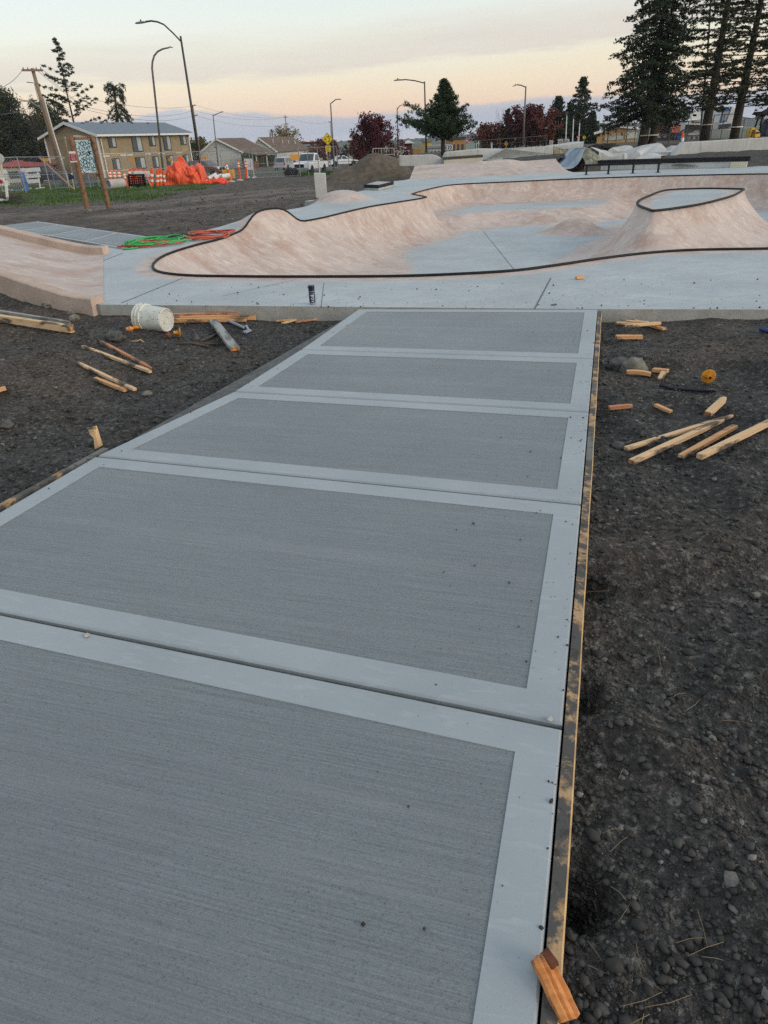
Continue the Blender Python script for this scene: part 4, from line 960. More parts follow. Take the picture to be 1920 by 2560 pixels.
def broadleaf(label, cat, base, h, w, mat, seed, nl=26, leaf=(.25, .2), npc=40, spread=.35, sparse=0.0, zlo=.18, r0=.14, group=None, name='tree', shape=1.0, bark='twig', taper=0):
    base = V(base); h *= .80; rs = np.random.default_rng(seed); rr_ = random.Random(seed); root = thing(name, label, cat, base, group); b = MB(); cl = []
    b.tube([base, base + V((0, 0, h * .3)), base + V((.02 * h, 0, h * .62)), base + V((.0, 0, h * .97))], [r0, r0 * .75, r0 * .4, r0 * .06], 7)
    for i in range(nl):
        t = zlo + (.9 - zlo) * ((i + .5) / nl) ** .9; az = i * 2.4 + rr_.uniform(-.5, .5); o = base + V((0, 0, h * t * .72)); rad = w / 2 * math.sin(math.pi * min(.97, (t ** shape) * .82 + .16)) ** .8 * rr_.uniform(.55, 1.15)
        if taper: rad = w / 2 * max(.12, 1.22 - 1.05 * t) * rr_.uniform(.6, 1.12)
        e = base + V((math.cos(az) * rad, math.sin(az) * rad, h * min(1.0, t + .12 + .15 * rr_.random()))); m = o.lerp(e, .5) + V((0, 0, -.04 * h * rr_.random()))
        b.tube([o, m, e], [r0 * .34, r0 * .2, r0 * .05], 4, cap=False)
        for k in range(3):
            s = m.lerp(e, rr_.random()); tip = s + V((rr_.gauss(0, 1), rr_.gauss(0, 1), rr_.uniform(-.2, 1.3))) * (.075 * w); b.tube([s, s.lerp(tip, .5) + V((0, 0, .02 * h)), tip], [r0 * .1, r0 * .06, r0 * .02], 3, cap=False)
            if rr_.random() > sparse: cl.append((*s.lerp(tip, .6), 0, 0, .2, 1))
        if rr_.random() > sparse: cl.append((*e, 0, 0, .2, 1)); cl.append((*m, 0, 0, .2, .9))
    part('trunk', b, MAT[bark], root)
    if cl: crown_mesh('crown', cl, mat, root, leaf[0], leaf[1], npc, spread * w * .11, rs, dirw=.2)
    return root
def bz(x, y, Y): return P(x, y, Y)
pl = lambda *pts: (lambda t: float(np.interp(t, [p[0] for p in pts], [p[1] for p in pts])))
# right: twin fir, two tall pines, edge tree
B1 = P(1386, 326, 45)
conifer('big dark fir with twin trunks on the right behind the concrete ledge', 'fir tree', B1, 10.6, pl((0, .20), (.2, .265), (.45, .225), (.7, .15), (1, .012)), 150, .30, 'fir_needles', 11, .06, .42, (.20, .075), 10, .19, .085, .155, (.035, 0), None, 2, side=lambda t, az: 1.0 if math.cos(az) < .2 else .86)
B2 = P(1520, 312, 46.5)
conifer('tall open-crowned pine right of the twin-trunk fir', 'pine tree', B2, 13.5, pl((0, .12), (.2, .20), (.5, .19), (.8, .15), (1, .03)), 126, .30, 'cedar_foliage', 23, .10, .14, (.22, .065), 10, .24, .075, .13, (.008, 0), None, name='pine_tree', gap=.12, flat=.66, bare=.36)
B3 = P(1583, 312, 47.5)
conifer('tall open-crowned pine nearest the excavator', 'pine tree', B3, 13.5, pl((0, .10), (.2, .23), (.5, .22), (.8, .17), (1, .03)), 132, .30, 'cedar_foliage', 31, .10, .12, (.22, .065), 10, .24, .075, .15, (.012, 0), None, name='pine_tree', gap=.10, flat=.66, bare=.36)
conifer('dense pine cut off by the right edge of the picture', 'pine tree', P(1700, 318, 52), 11, pl((0, .16), (.3, .24), (.6, .2), (1, .03)), 100, .3, 'pine_needles_green', 37, .1, .2, (.26, .09), 9, .26, .10, .10, (.01, 0), None, name='pine_tree', flat=.6)
for B_, lab, z in ((B2, 'pale caution tape tied round the trunk of the taller left pine', 1.05), (B3, 'pale caution tape tied round the trunk of the pine nearest the excavator', .95), (B1, 'pale caution tape tied round the twin fir trunks', .8)):
    b = MB(); r = .40 if B_ is not B1 else .55; c0 = B_ + V((0 if B_ is not B1 else .3, 0, z)); b.lathe([(r, -.03), (r, .03)], c0, n=14); solo('caution_tape', b, MAT['cream'] if B_ is not B3 else MAT['paper'], lab, 'tape')
# centre: black pine
conifer('dark green pine standing behind the low concrete wall in the middle', 'pine tree', P(957, 336, 48), 4.0, pl((0, .44), (.15, .52), (.36, .48), (.55, .33), (.75, .18), (1, .02)), 128, .15, 'pine_needles_green', 41, .55, .25, (.12, .055), 17, .16, .062, .20, (.01, 0), None, name='pine_tree', flat=.1, side=lambda t, az: (1.32 if t < .42 else .74) if math.cos(az) < -.2 else .92)
# purple maple etc.
broadleaf('broad purple-red leaved tree left of the pine', 'purple tree', gp(805, 335, 66), 5.0, 5.0, 'red_foliage', 5, 54, (.17, .13), 34, .34, .08, .05, .13, name='maple_tree', taper=1)
broadleaf('thin half-bare purple tree beside the larger purple tree', 'purple tree', gp(842, 333, 70), 4.6, 2.6, 'red_foliage', 6, 16, (.18, .13), 16, .4, .45, .12, .07, name='maple_tree')
broadleaf('wide red-leaved bush left of the orange pedestrian sign', 'red shrub', gp(1066, 320, 92), 3.4, 5.6, 'rust_foliage', 8, 26, (.26, .2), 30, .4, .15, .05, .09, name='red_tree')
broadleaf('large dark red tree behind the two lamp posts', 'red tree', gp(1136, 318, 88), 5.0, 5.2, 'red_foliage', 9, 34, (.26, .2), 42, .42, .08, .05, .13, name='red_tree')
broadleaf('russet half-bare tree touching the dark red tree on its right', 'red tree', gp(1172, 316, 86), 4.3, 3.8, 'rust_foliage', 10, 26, (.24, .18), 26, .42, .15, .05, .1, name='red_tree')
broadleaf('bare grey branching tree above the red bush', 'bare tree', gp(1081, 318, 96), 6.3, 3.0, 'rust_foliage', 12, 18, sparse=1.1, r0=.09, name='bare_tree')
broadleaf('small golden tree right of the orange pedestrian sign', 'golden tree', gp(1111, 318, 104), 4.0, 2.6, 'yellow_foliage', 13, 16, (.24, .2), 24, .4, .2, .1, .08)
conifer('squat dark conifer right of the russet tree', 'conifer', gp(1200, 312, 88), 5.0, pl((0, .34), (.3, .36), (.7, .2), (1, .03)), 70, .16, 'fir_needles', 43, .2, .2, (.3, .13), 9, .3, .12, .06, group=None)
conifer('small pointed conifer between red bush and dark red tree', 'conifer', gp(1094, 318, 90), 4.2, pl((0, .2), (.5, .15), (1, .02)), 40, .1, 'cedar_foliage', 44, .2, .2, (.26, .11), 9, .28, .1, .06)
conifer('layered cedar behind the white floodlight poles', 'conifer', gp(1250, 306, 92), 7.2, pl((0, .30), (.3, .30), (.6, .2), (1, .02)), 70, .18, 'fir_needles', 45, .25, .15, (.34, .12), 9, .34, .12, .06)
conifer('dark bushy conifer left of the layered cedar', 'conifer', gp(1226, 308, 95), 5.0, pl((0, .34), (.4, .32), (1, .03)), 60, .16, 'fir_needles', 46, .2, .2, (.34, .13), 9, .34, .12, .05)
conifer('dark conifer filling the gap behind the floodlight poles', 'conifer', gp(1275, 306, 97), 4.2, pl((0, .34), (.4, .32), (1, .03)), 50, .16, 'fir_needles', 47, .2, .2, (.34, .13), 9, .34, .12, .05)
broadleaf('bare thin street tree in front of the yellow shed, left', 'bare tree', gp(1312, 307, 72), 2.9, 2.6, 'rust_foliage', 14, 14, sparse=1.1, r0=.06, name='bare_tree')
broadleaf('bare thin street tree in front of the yellow shed, right', 'bare tree', gp(1352, 305, 72), 3.1, 2.4, 'rust_foliage', 15, 14, (.2, .15), 8, sparse=.8, r0=.06, name='bare_tree')
broadleaf('russet shrub between the twin fir trunks and the boat', 'red shrub', gp(1445, 300, 66), 2.6, 3.6, 'rust_foliage', 16, 22, (.22, .16), 26, .4, .1, .05, .08, name='red_tree')
# left: big evergreen, open spruce, weeping sequoia
broadleaf('massive dark evergreen filling the left edge', 'evergreen tree', gp(8, 380, 132), 15.5, 13, 'cedar_foliage', 51, 90, (.55, .26), 70, .40, .03, .05, .35, name='evergreen_tree', bark='bark', shape=.8)
broadleaf('dark evergreen low beside the utility pole', 'evergreen tree', gp(76, 380, 134), 10.5, 14, 'cedar_foliage', 52, 40, (.50, .26), 55, .46, .03, .03, .3, name='evergreen_tree', bark='bark')
broadleaf('golden-green tree between utility pole and spruce', 'golden tree', gp(122, 372, 136), 14.0, 6.5, 'golden_foliage', 53, 34, (.40, .24), 40, .42, .12, .2, .2, bark='bark')
broadleaf('bare branching tree right behind the utility pole', 'bare tree', gp(96, 372, 130), 14.5, 6, 'cedar_foliage', 54, 26, (.4, .2), 6, .4, .7, .3, .14, name='bare_tree')
conifer('tall open-branched spruce left of the apartment roof', 'spruce tree', gp(182, 366, 122), 18.2, pl((0, .26), (.3, .27), (.5, .24), (.75, .13), (1, .008)), 50, .24, 'fir_needles', 55, .30, -.10, (.60, .14), 9, .62, .12, .26, (.0, 0), name='spruce_tree', flat=.8, bare=.3, gap=.1)
def weeping():
    Y = 140; root = thing('weeping_conifer', 'odd drooping conifer above the apartment roof', 'weeping tree', gp(262, 360, Y)); rs = np.random.default_rng(61); b = MB(); cl = []
    t = [root.location, P(258, 300, Y), P(254, 262, Y), P(252, 240, Y), P(249, 215, Y), P(247, 195, Y), P(252, 184, Y), P(262, 183, Y)]; b.tube(t, [.3, .28, .24, .2, .18, .15, .1, .04], 7)
    limbs = [[(262, 183), (267, 186), (268, 192)], [(247, 195), (236, 184), (228, 188), (226, 197)], [(248, 190), (238, 181), (230, 182)], [(249, 205), (240, 206), (234, 213), (227, 223)], [(249, 215), (238, 218), (231, 222)], [(249, 195), (258, 192), (263, 200), (266, 212), (268, 222)], [(250, 205), (257, 204), (262, 215), (269, 228)],
             [(252, 230), (244, 236), (236, 246), (233, 258)], [(253, 240), (246, 250), (240, 258)], [(253, 232), (262, 234), (272, 245), (280, 252), (288, 262)], [(254, 245), (264, 246), (274, 258), (282, 265)], [(254, 225), (264, 230), (270, 240), (276, 258)], [(256, 250), (250, 258), (250, 266)], [(257, 252), (262, 258), (268, 266)], [(247, 200), (243, 194), (236, 193), (231, 205)]]
    for i, l in enumerate(limbs):
        w = [P(x, y, Y + rnd.uniform(-1, 1)) for x, y in l]; b.tube(w, .07, 4)
        for a, c in zip(w[:-1], w[1:]):
            n = max(2, int((c - a).length / .3))
            for k in range(n): p = a.lerp(c, k / n); cl.append((*p, *((c - a).normalized() + V((0, 0, -.8))), 1))
    part('trunk', b, MAT['bark'], root); crown_mesh('crown', cl, 'fir_needles', root, .55, .14, 14, .22, rs)
weeping()
broadleaf('thin yellow-leaved tree behind the brown roofs', 'yellow tree', gp(620, 340, 185), 8.4, 8.5, 'yellow_foliage', 63, 40, (.42, .32), 14, .45, .2, .1, .14)
broadleaf('rust-coloured tree behind the yellow warning sign', 'red tree', gp(703, 338, 150), 4.6, 6.5, 'rust_foliage', 64, 26, (.4, .3), 26, .4, .1, .05, .12, name='red_tree')
broadleaf('small golden tree left of the purple-leaved tree', 'golden tree', gp(771, 336, 120), 5.0, 3.4, 'yellow_foliage', 65, 20, (.32, .26), 24, .4, .15, .1, .1)
broadleaf('low green trees behind the right end of the apartment block', 'tree', gp(424, 350, 170), 6.0, 9, 'golden_foliage', 66, 30, (.5, .36), 26, .4, .1, .05, .16)

# ---- street lamps
def lamp(label, Y, pole, arm, head, r=.085, mat='dsteel', hm='lum'):
    """pole: top sighting(s) down to base column; arm: sightings; head: two ends"""
    tp = [P(x, y, Y) for x, y in pole]; base = V((tp[-1].x, Y, gz(tp[-1].x, Y))); root = thing('street_lamp', label, 'street lamp', base)
    b = MB(); pts = tp[:-1] + [base] if len(tp) > 2 else [tp[0], base]; n = len(pts); b.tube(pts, [r * (.62 + .38 * i / (n - 1)) for i in range(n)], 8); b.tube([base, base + V((0, 0, .25))], r * 1.7, 8); part('pole', b, MAT[mat], root, smooth=True)
    if arm: b = MB(); b.tube([P(x, y, Y) for x, y in arm], r * .5, 6); part('arm', b, MAT[mat], root, smooth=True)
    h0, h1 = P(*head[0], Y), P(*head[1], Y); L = (h1 - h0).length; b = MB(); d = (h1 - h0).normalized()
    rows = []
    for t, w, hh in ((0, .07, .05), (.12, .12, .07), (.4, .17, .085), (.8, .16, .07), (1, .07, .04)):
        p = h0 + d * L * t; k = L / .7; rows.append([p + V((0, w * k, 0)), p + V((0, w * k * .6, hh * k)), p + V((0, -w * k * .6, hh * k)), p + V((0, -w * k, 0)), p + V((0, -w * k * .5, -hh * k * .4)), p + V((0, w * k * .5, -hh * k * .4)), p + V((0, w * k, 0))])
    b.grid(rows); b.f += [tuple(range(6)), tuple(28 + i for i in range(6))]; b.m += [0, 0]; hd = part('lamp_head', b, MAT[hm], root, smooth=False)
    b = MB(); c = h0.lerp(h1, .45) + V((0, 0, .08 * L / .7)); b.tube([c, c + V((0, 0, .1 * L / .7))], .05 * L / .7, 6); part('photocell', b, MAT['black'], hd)
    return root
E_ = lambda pts: [q('ce', x, y) for x, y in pts]
lamp('tallest dark street lamp with a curved arm reaching left', 57, [q('ce', 965, 385), (432, 350)], E_([(968, 465), (850, 340), (700, 200), (600, 158), (500, 142), (405, 156)]), E_([(412, 165), (245, 185)]), .11)
lamp('slender grey street lamp bent over to the right', 62, E_([(780, 568), (680, 590), (600, 632), (545, 700), (517, 800), (512, 900)]) + [(349, 360)], None, E_([(765, 566), (848, 566)]), .085, 'gsteel')
lamp('short distant street lamp above the small pale house', 120, [(460, 247), (467, 330)], [(460, 250), (472, 244.5), (480, 242)], [(476, 243), (483, 241)], .11, 'gsteel')
lamp('street lamp rising right behind the yellow diamond sign', 90, [(714, 222.5), (720, 330)], [(714, 224), (725, 215), (731, 214.5)], [(729, 215), (738, 215)], .11, 'gsteel')
lamp('street lamp with a long flat arm above the pine', 74, [(917, 176), (921, 330)], [(917, 179.5), (895, 174), (876, 172), (862, 173)], [(866, 172.5), (850.5, 174.5)], .095)
lamp('short street lamp between purple tree and pine', 95, [(858, 233), (859.5, 330)], [(858, 236), (863, 229), (868, 227)], [(866, 227.5), (872, 227)], .10, 'gsteel')
lamp('street lamp in front of the dark red tree, taller one', 80, [(1136, 186.5), (1130, 315)], [(1135, 188), (1125, 184), (1116, 183)], [(1118, 183), (1107, 187)], .11, 'gsteel')
lamp('shorter street lamp just right of the taller one', 95, [(1167, 229.5), (1164, 315)], [(1166, 231), (1152, 225), (1146, 225)], [(1149, 224.5), (1137, 226)], .11, 'gsteel')
lamp('small square-headed parking lot lamp near the hills', 118, [(1040, 272), (1039, 318)], None, [(1040.5, 272.6), (1035, 273)], .10, 'dsteel', 'dsteel')
for i, (x0, y0, x1, y1, lab) in enumerate(((1224.5, 248, 1222, 310, 'white floodlight pole, tallest and leftmost of three'), (1239, 256, 1236.5, 312, 'white floodlight pole in the middle of three'), (1252.5, 264, 1250, 306, 'white floodlight pole, shortest and rightmost of three'))):
    Y = 78; a, c = P(x0, y0, Y), gp(x1, y1, Y); r = thing('floodlight_pole', lab, 'floodlight pole', c, 'white floodlight poles'); b = MB(); b.tube([c, a], [.06, .045], 8); part('pole', b, MAT['white'], r)
    b = MB(); b.box(a + V((.02, 0, .1)), (.14, .14, .30), Rm=Matrix.Rotation(.4, 3, 'Y')); part('floodlight', b, MAT['dsteel'], r)

# ---- utility poles and wires
def upole(label, Y, top, basecol, r, arms, extra=None, mat='pole'):
    t = P(*top, Y); base = gp(*basecol, Y); root = thing('utility_pole', label, 'utility pole', base); b = MB(); b.tube([base, base.lerp(t, .5), t], [r, r * .85, r * .65], 9); part('pole', b, MAT[mat], root, smooth=True)
    for (x0, y0), (x1, y1) in arms:
        b = MB(); b.beam(P(x0, y0, Y - r), P(x1, y1, Y - r), .09, .12); ar = part('crossarm', b, MAT['pole' if r > .1 else 'dsteel'], root)
        if r > .1:
            b = MB()
            for k in (.08, .3, .7, .92): p = P(x0, y0, Y - r).lerp(P(x1, y1, Y - r), k); b.tube([p, p + V((0, 0, .16))], .035, 5)
            part('insulators', b, MAT['dsteel'], ar)
    return root, t
c1_ = lambda x, y: q('c1', x, y)
u, ut = upole('weathered wooden utility pole beside the apartment gable', 54, c1_(515, 450), (141, 400), .17, [(c1_(350, 482), c1_(685, 482))])
b = MB(); Y = 53.7; b.tube([P(*c1_(690, 900), Y), P(*c1_(850, 1480), Y), gp(150, 400, Y)], .065, 6); part('conduit', b, MAT['steel'], u)
b = MB(); b.tube([P(*c1_(670, 1105), 54), P(*c1_(560, 1030), 54), P(*c1_(470, 978), 54), P(*c1_(420, 970), 54)], .035, 6); a = part('lamp_arm', b, MAT['steel'], u)
b = MB(); h0, h1 = P(*c1_(430, 972), 54), P(*c1_(335, 970), 54); b.beam(h0, h1, .2, .12, taper=.7); part('lamp_head', b, MAT['dwhite'], a)
b = MB(); b.tube([P(*c1_(545, 690), 54), P(*c1_(610, 960), 54)], .02, 5); b.tube([P(*c1_(540, 685), 54), P(*c1_(425, 672), 54)], .03, 5); part('bracket', b, MAT['steel'], u)
b = MB(); b.tube([P(*c1_(730, 960), 54), P(*c1_(960, 1330), 58)], .012, 4); part('guy_wire', b, MAT['steel'], u)
_, u2 = upole('thin utility pole close behind the tallest street lamp', 128, q('ce', 1158, 1480), (433, 345), .14, [(q('ce', 1140, 1500), q('ce', 1207, 1488)), (q('ce', 1165, 1662), q('ce', 1238, 1645))])
_, u3 = upole('distant utility pole behind the yellow tree', 185, q('c6', 208, 50), (622, 300), .16, [(q('c6', 182, 82), q('c6', 250, 84)), (q('c6', 186, 192), q('c6', 258, 188))])
_, u4 = upole('far thin utility pole just left of the street lamp by the yellow sign', 200, (713.5, 262), (716, 310), .13, [((709, 264), (717, 263))])
def wire(pts, lab):
    b = MB(); r = []
    for (a, c, sag) in pts:
        for k in range(13): f = k / 12; r.append(a.lerp(c, f) + V((0, 0, -sag * 4 * f * (1 - f))))
    b.tube(r, .016, 3); solo('power_line', b, MAT['dsteel'], lab, 'power line', 'power lines strung between the utility poles')
wire([(P(*c1_(690, 482), 54), P(180, 211, 75), .1), (P(180, 211, 75), P(*q('ce', 1200, 1488), 128), .6), (P(*q('ce', 1200, 1488), 128), P(*q('c6', 248, 80), 185), .8), (P(*q('c6', 248, 80), 185), P(715, 263, 200), .8)], 'uppermost power line passing behind both tall street lamps')
wire([(P(*c1_(640, 482), 54), P(183, 231, 75), .1), (P(183, 231, 75), P(*q('ce', 1170, 1570), 128), .8), (P(*q('ce', 1170, 1570), 128), P(*q('c6', 190, 82), 185), .9)], 'middle power line passing behind both tall street lamps')
wire([(P(*c1_(600, 490), 54), P(190, 238, 75), .1), (P(190, 238, 75), P(*q('ce', 1190, 1650), 128), .8), (P(*q('ce', 1190, 1650), 128), P(*q('c6', 250, 190), 185), 1.0)], 'lowest power line passing behind both tall street lamps')
wire([(P(*c1_(355, 482), 54), P(-20, 196, 40), .2)], 'power line crossing the big evergreen, upper one'); wire([(P(*c1_(640, 1000), 54), P(-20, 247, 42), .2)], 'power line crossing the big evergreen, lower one')

# ---- fences
def chainlink(b, a, c, h0, h1, sp=.16, w=.0035):
    a, c = V(a), V(c); L = (c - a).length; d = (c - a) / L; H = h1 - h0; up = V((0, 0, 1))
    n = int((L + H) / sp)
    for k in range(n):
        for s in (1, -1):
            t0 = k * sp - (H if s > 0 else 0); x0, x1 = t0, t0 + H * s
            if s < 0: x0, x1 = k * sp, k * sp - H
            pts = []
            def cl(x, z): return a + d * x + up * (z)
            za, zb = h0, h1
            if x0 < 0: za = h0 + (-x0) / 1 if s > 0 else za; x0 = max(x0, 0)
            if x1 < 0: zb = h1 - (-x1); x1 = 0
            if x1 > L: zb = h1 - (x1 - L); x1 = L
            if x0 > L: za = h0 + (x0 - L); x0 = L
            if zb - za < .02: continue
            p, q_ = cl(x0, za), cl(x1, zb); e = d * w; b.add([p - e, p + e, q_ + e, q_ - e], [(0, 1, 2, 3)])
def fence(label, posts, h, mesh=True, midrail=.5, pr=.028, group=None, mat='steel', sp=.16, lower=False):
    """posts: list of base points"""
    root = thing('chain_link_fence', label, 'fence', posts[0], group)
    for i, p in enumerate(posts):
        b = MB(); b.tube([p + V((0, 0, -.1)), p + V((0, 0, h + .02))], pr, 7); part('post', b, MAT[mat], root)
    b = MB(); b.tube([p + V((0, 0, h)) for p in posts], pr * .8, 6)
    if midrail: b.tube([p + V((0, 0, h * midrail)) for p in posts], pr * .5, 5)
    if lower: b.tube([p + V((0, 0, .08)) for p in posts], pr * .7, 5)
    part('rail', b, MAT[mat], root)
    if mesh:
        b = MB()
        for p, q_ in zip(posts[:-1], posts[1:]): dz = q_.z - p.z; chainlink(b, p, V((q_.x, q_.y, p.z)), .05, h, sp)
        me = mesh_of('wire_mesh', b, root.location); link('wire_mesh', me, MAT['steel'], root)
    return root
G3 = lambda x, y, Y: gp(x, y, Y)
fence('tall chain link fence at the far left behind the grass', [G3(-40, 420, 42), G3(8, 418, 42.8), G3(57, 417, 43.5), G3(110, 410, 46), G3(150, 408, 47.5)], 1.86)
fence('tall chain link fence between log sign and orange heap', [G3(196, 405, 49), G3(215, 404, 50), G3(287, 402, 51.5), G3(330, 398, 53), G3(362, 398, 54), G3(388, 396, 55)], 1.98)
fence('chain link fence stretch behind the orange heap', [G3(390, 396, 55.3), G3(440, 394, 56.5), G3(484, 392, 57.5), G3(545, 388, 59)], 2.0)
fence('chain link gate panel in front of the white pickup', [G3(551, 388, 58), G3(600, 388, 58.6), G3(650, 388, 59)], 2.05, lower=True)
fence('chain link fence between pickup and dirt pile', [G3(668, 385, 60), G3(690, 384, 62), G3(725, 381, 64), G3(731, 381, 64.5)], 2.0)
fence('lower chain link fence behind the dirt pile', [G3(731, 375, 66), G3(755, 374, 66.5), G3(764, 373, 66.8), G3(780, 372, 67), G3(809, 370, 67.5)], 1.75)
def railing(label, pts, h, n, mat='white', vert=True, vs=.13, name='railing', group=None, cat='railing', r=.022):
    root = thing(name, label, cat, pts[0], group); b = MB()
    for p in pts: b.tube([p, p + V((0, 0, h))], r * 1.3, 6)
    for z in (h, .12): b.tube([p + V((0, 0, z)) for p in pts], r, 6)
    part('frame', b, MAT[mat], root)
    if vert:
        b = MB()
        for p, q_ in zip(pts[:-1], pts[1:]):
            k = max(1, int((q_ - p).length / vs))
            for i in range(1, k): a = p.lerp(q_, i / k); b.tube([a + V((0, 0, .12)), a + V((0, 0, h))], r * .55, 4)
        part('bars', b, MAT[mat], root)
    return root
railing('low white picket railing above the dirt pile', [P(806, 338, 60), P(824, 337.5, 60.5), P(852, 337, 61)], .55, 0, 'dwhite', True, .22)
railing('dull blue crowd barrier left of the blue bin', [G3(14, 411, 46.5), G3(51, 410, 47.5)], 1.05, 0, 'bluebar', cat='crowd barrier', name='crowd_barrier')
railing('dull blue crowd barrier left of the log sign', [G3(120, 405, 50), G3(152, 404, 51)], 1.05, 0, 'bluebar', cat='crowd barrier', name='crowd_barrier')
railing('dull blue crowd barrier seen between the two log posts', [G3(166, 406, 49), G3(203, 405, 50.5)], 1.05, 0, 'bluebar', cat='crowd barrier', name='crowd_barrier')
b = MB(); p = G3(57, 408, 48.2); b.lathe([(.15, 0), (.16, .05), (.145, .5), (.155, .55), (.145, 1.1), (.12, 1.15)], p, (-.02, 0, 1)); solo('blue_bin', b, MAT['blue'], 'upright blue drum behind the left fence', 'drum')
# tall fences on the right
R_ = lambda x, y, Y: P(x, y, Y)
fence('dark chain link fence in front of the yellow shed', [P(1300, 312, 58), P(1330, 310, 58), P(1370, 309, 58), P(1388, 312, 57)], 1.55, True, .5, mat='gsteel')
fence('tall chain link fence between twin fir and pines', [P(1408, 318, 52), P(1443, 316, 51), P(1480, 313, 50), P(1530, 309, 49.2)], 1.35, True, .5, mat='gsteel')
fence('chain link fence between the two tall pines', [P(1533, 309, 49), P(1555, 308, 49), P(1580, 306, 49)], 1.55, True, .5, mat='gsteel')
fence('chain link fence left of the excavator', [P(1600, 305, 49), P(1640, 302, 49), P(1672, 299, 49)], 1.25, True, .5, mat='gsteel')
fence('low wire fence on top of the far concrete wall', [P(1037, 326, 52), P(1080, 323, 52), P(1134, 319, 52), P(1180, 316, 52)], .62, False, .55, mat='gsteel')
for x, y0, y1, lab in ((1062, 321.5, 307.5, 'short white marker post, left one on the far wall'), (1228.5, 317, 301, 'short white marker post, right one on the far wall')):
    b = MB(); Y = 50; a, c = P(x, y0 + 3, Y), P(x, y1, Y); b.tube([a, c], .06, 8); solo('marker_post', b, MAT['white'], lab, 'post')
for x0, x1, y0, y1, lab in ((1187, 1195, 314, 303, 'small white panel sign left of the floodlight poles'), (1205, 1217, 311.5, 300, 'white panel sign with grey print by the left floodlight pole'), (1219, 1229, 310, 299.5, 'white panel sign with grey print between floodlight poles')):
    Y = 60; r = thing('panel_sign', lab, 'sign', gp((x0 + x1) / 2, y0, Y)); b = MB(); vquad(b, [P(x0, y0, Y), P(x1, y0, Y), P(x1, y1, Y), P(x0, y1, Y)], .04); part('panel', b, MAT['dwhite'], r)
    b = MB()
    for k in (0.3, .55): b.prism([P(x0 + 2, y0 + (y1 - y0) * k, Y - .03), P(x1 - 2, y0 + (y1 - y0) * k, Y - .03), P(x1 - 2, y0 + (y1 - y0) * (k + .08), Y - .03), P(x0 + 2, y0 + (y1 - y0) * (k + .08), Y - .03)], (0, .01, 0))
    part('print', b, MAT['steel'], r)
    b = MB(); p = P((x0 + x1) / 2, y0, Y + .05); b.tube([V((p.x, p.y, gz(p.x, Y))), p + V((0, 0, .3))], .03, 5); part('post', b, MAT['steel'], r)

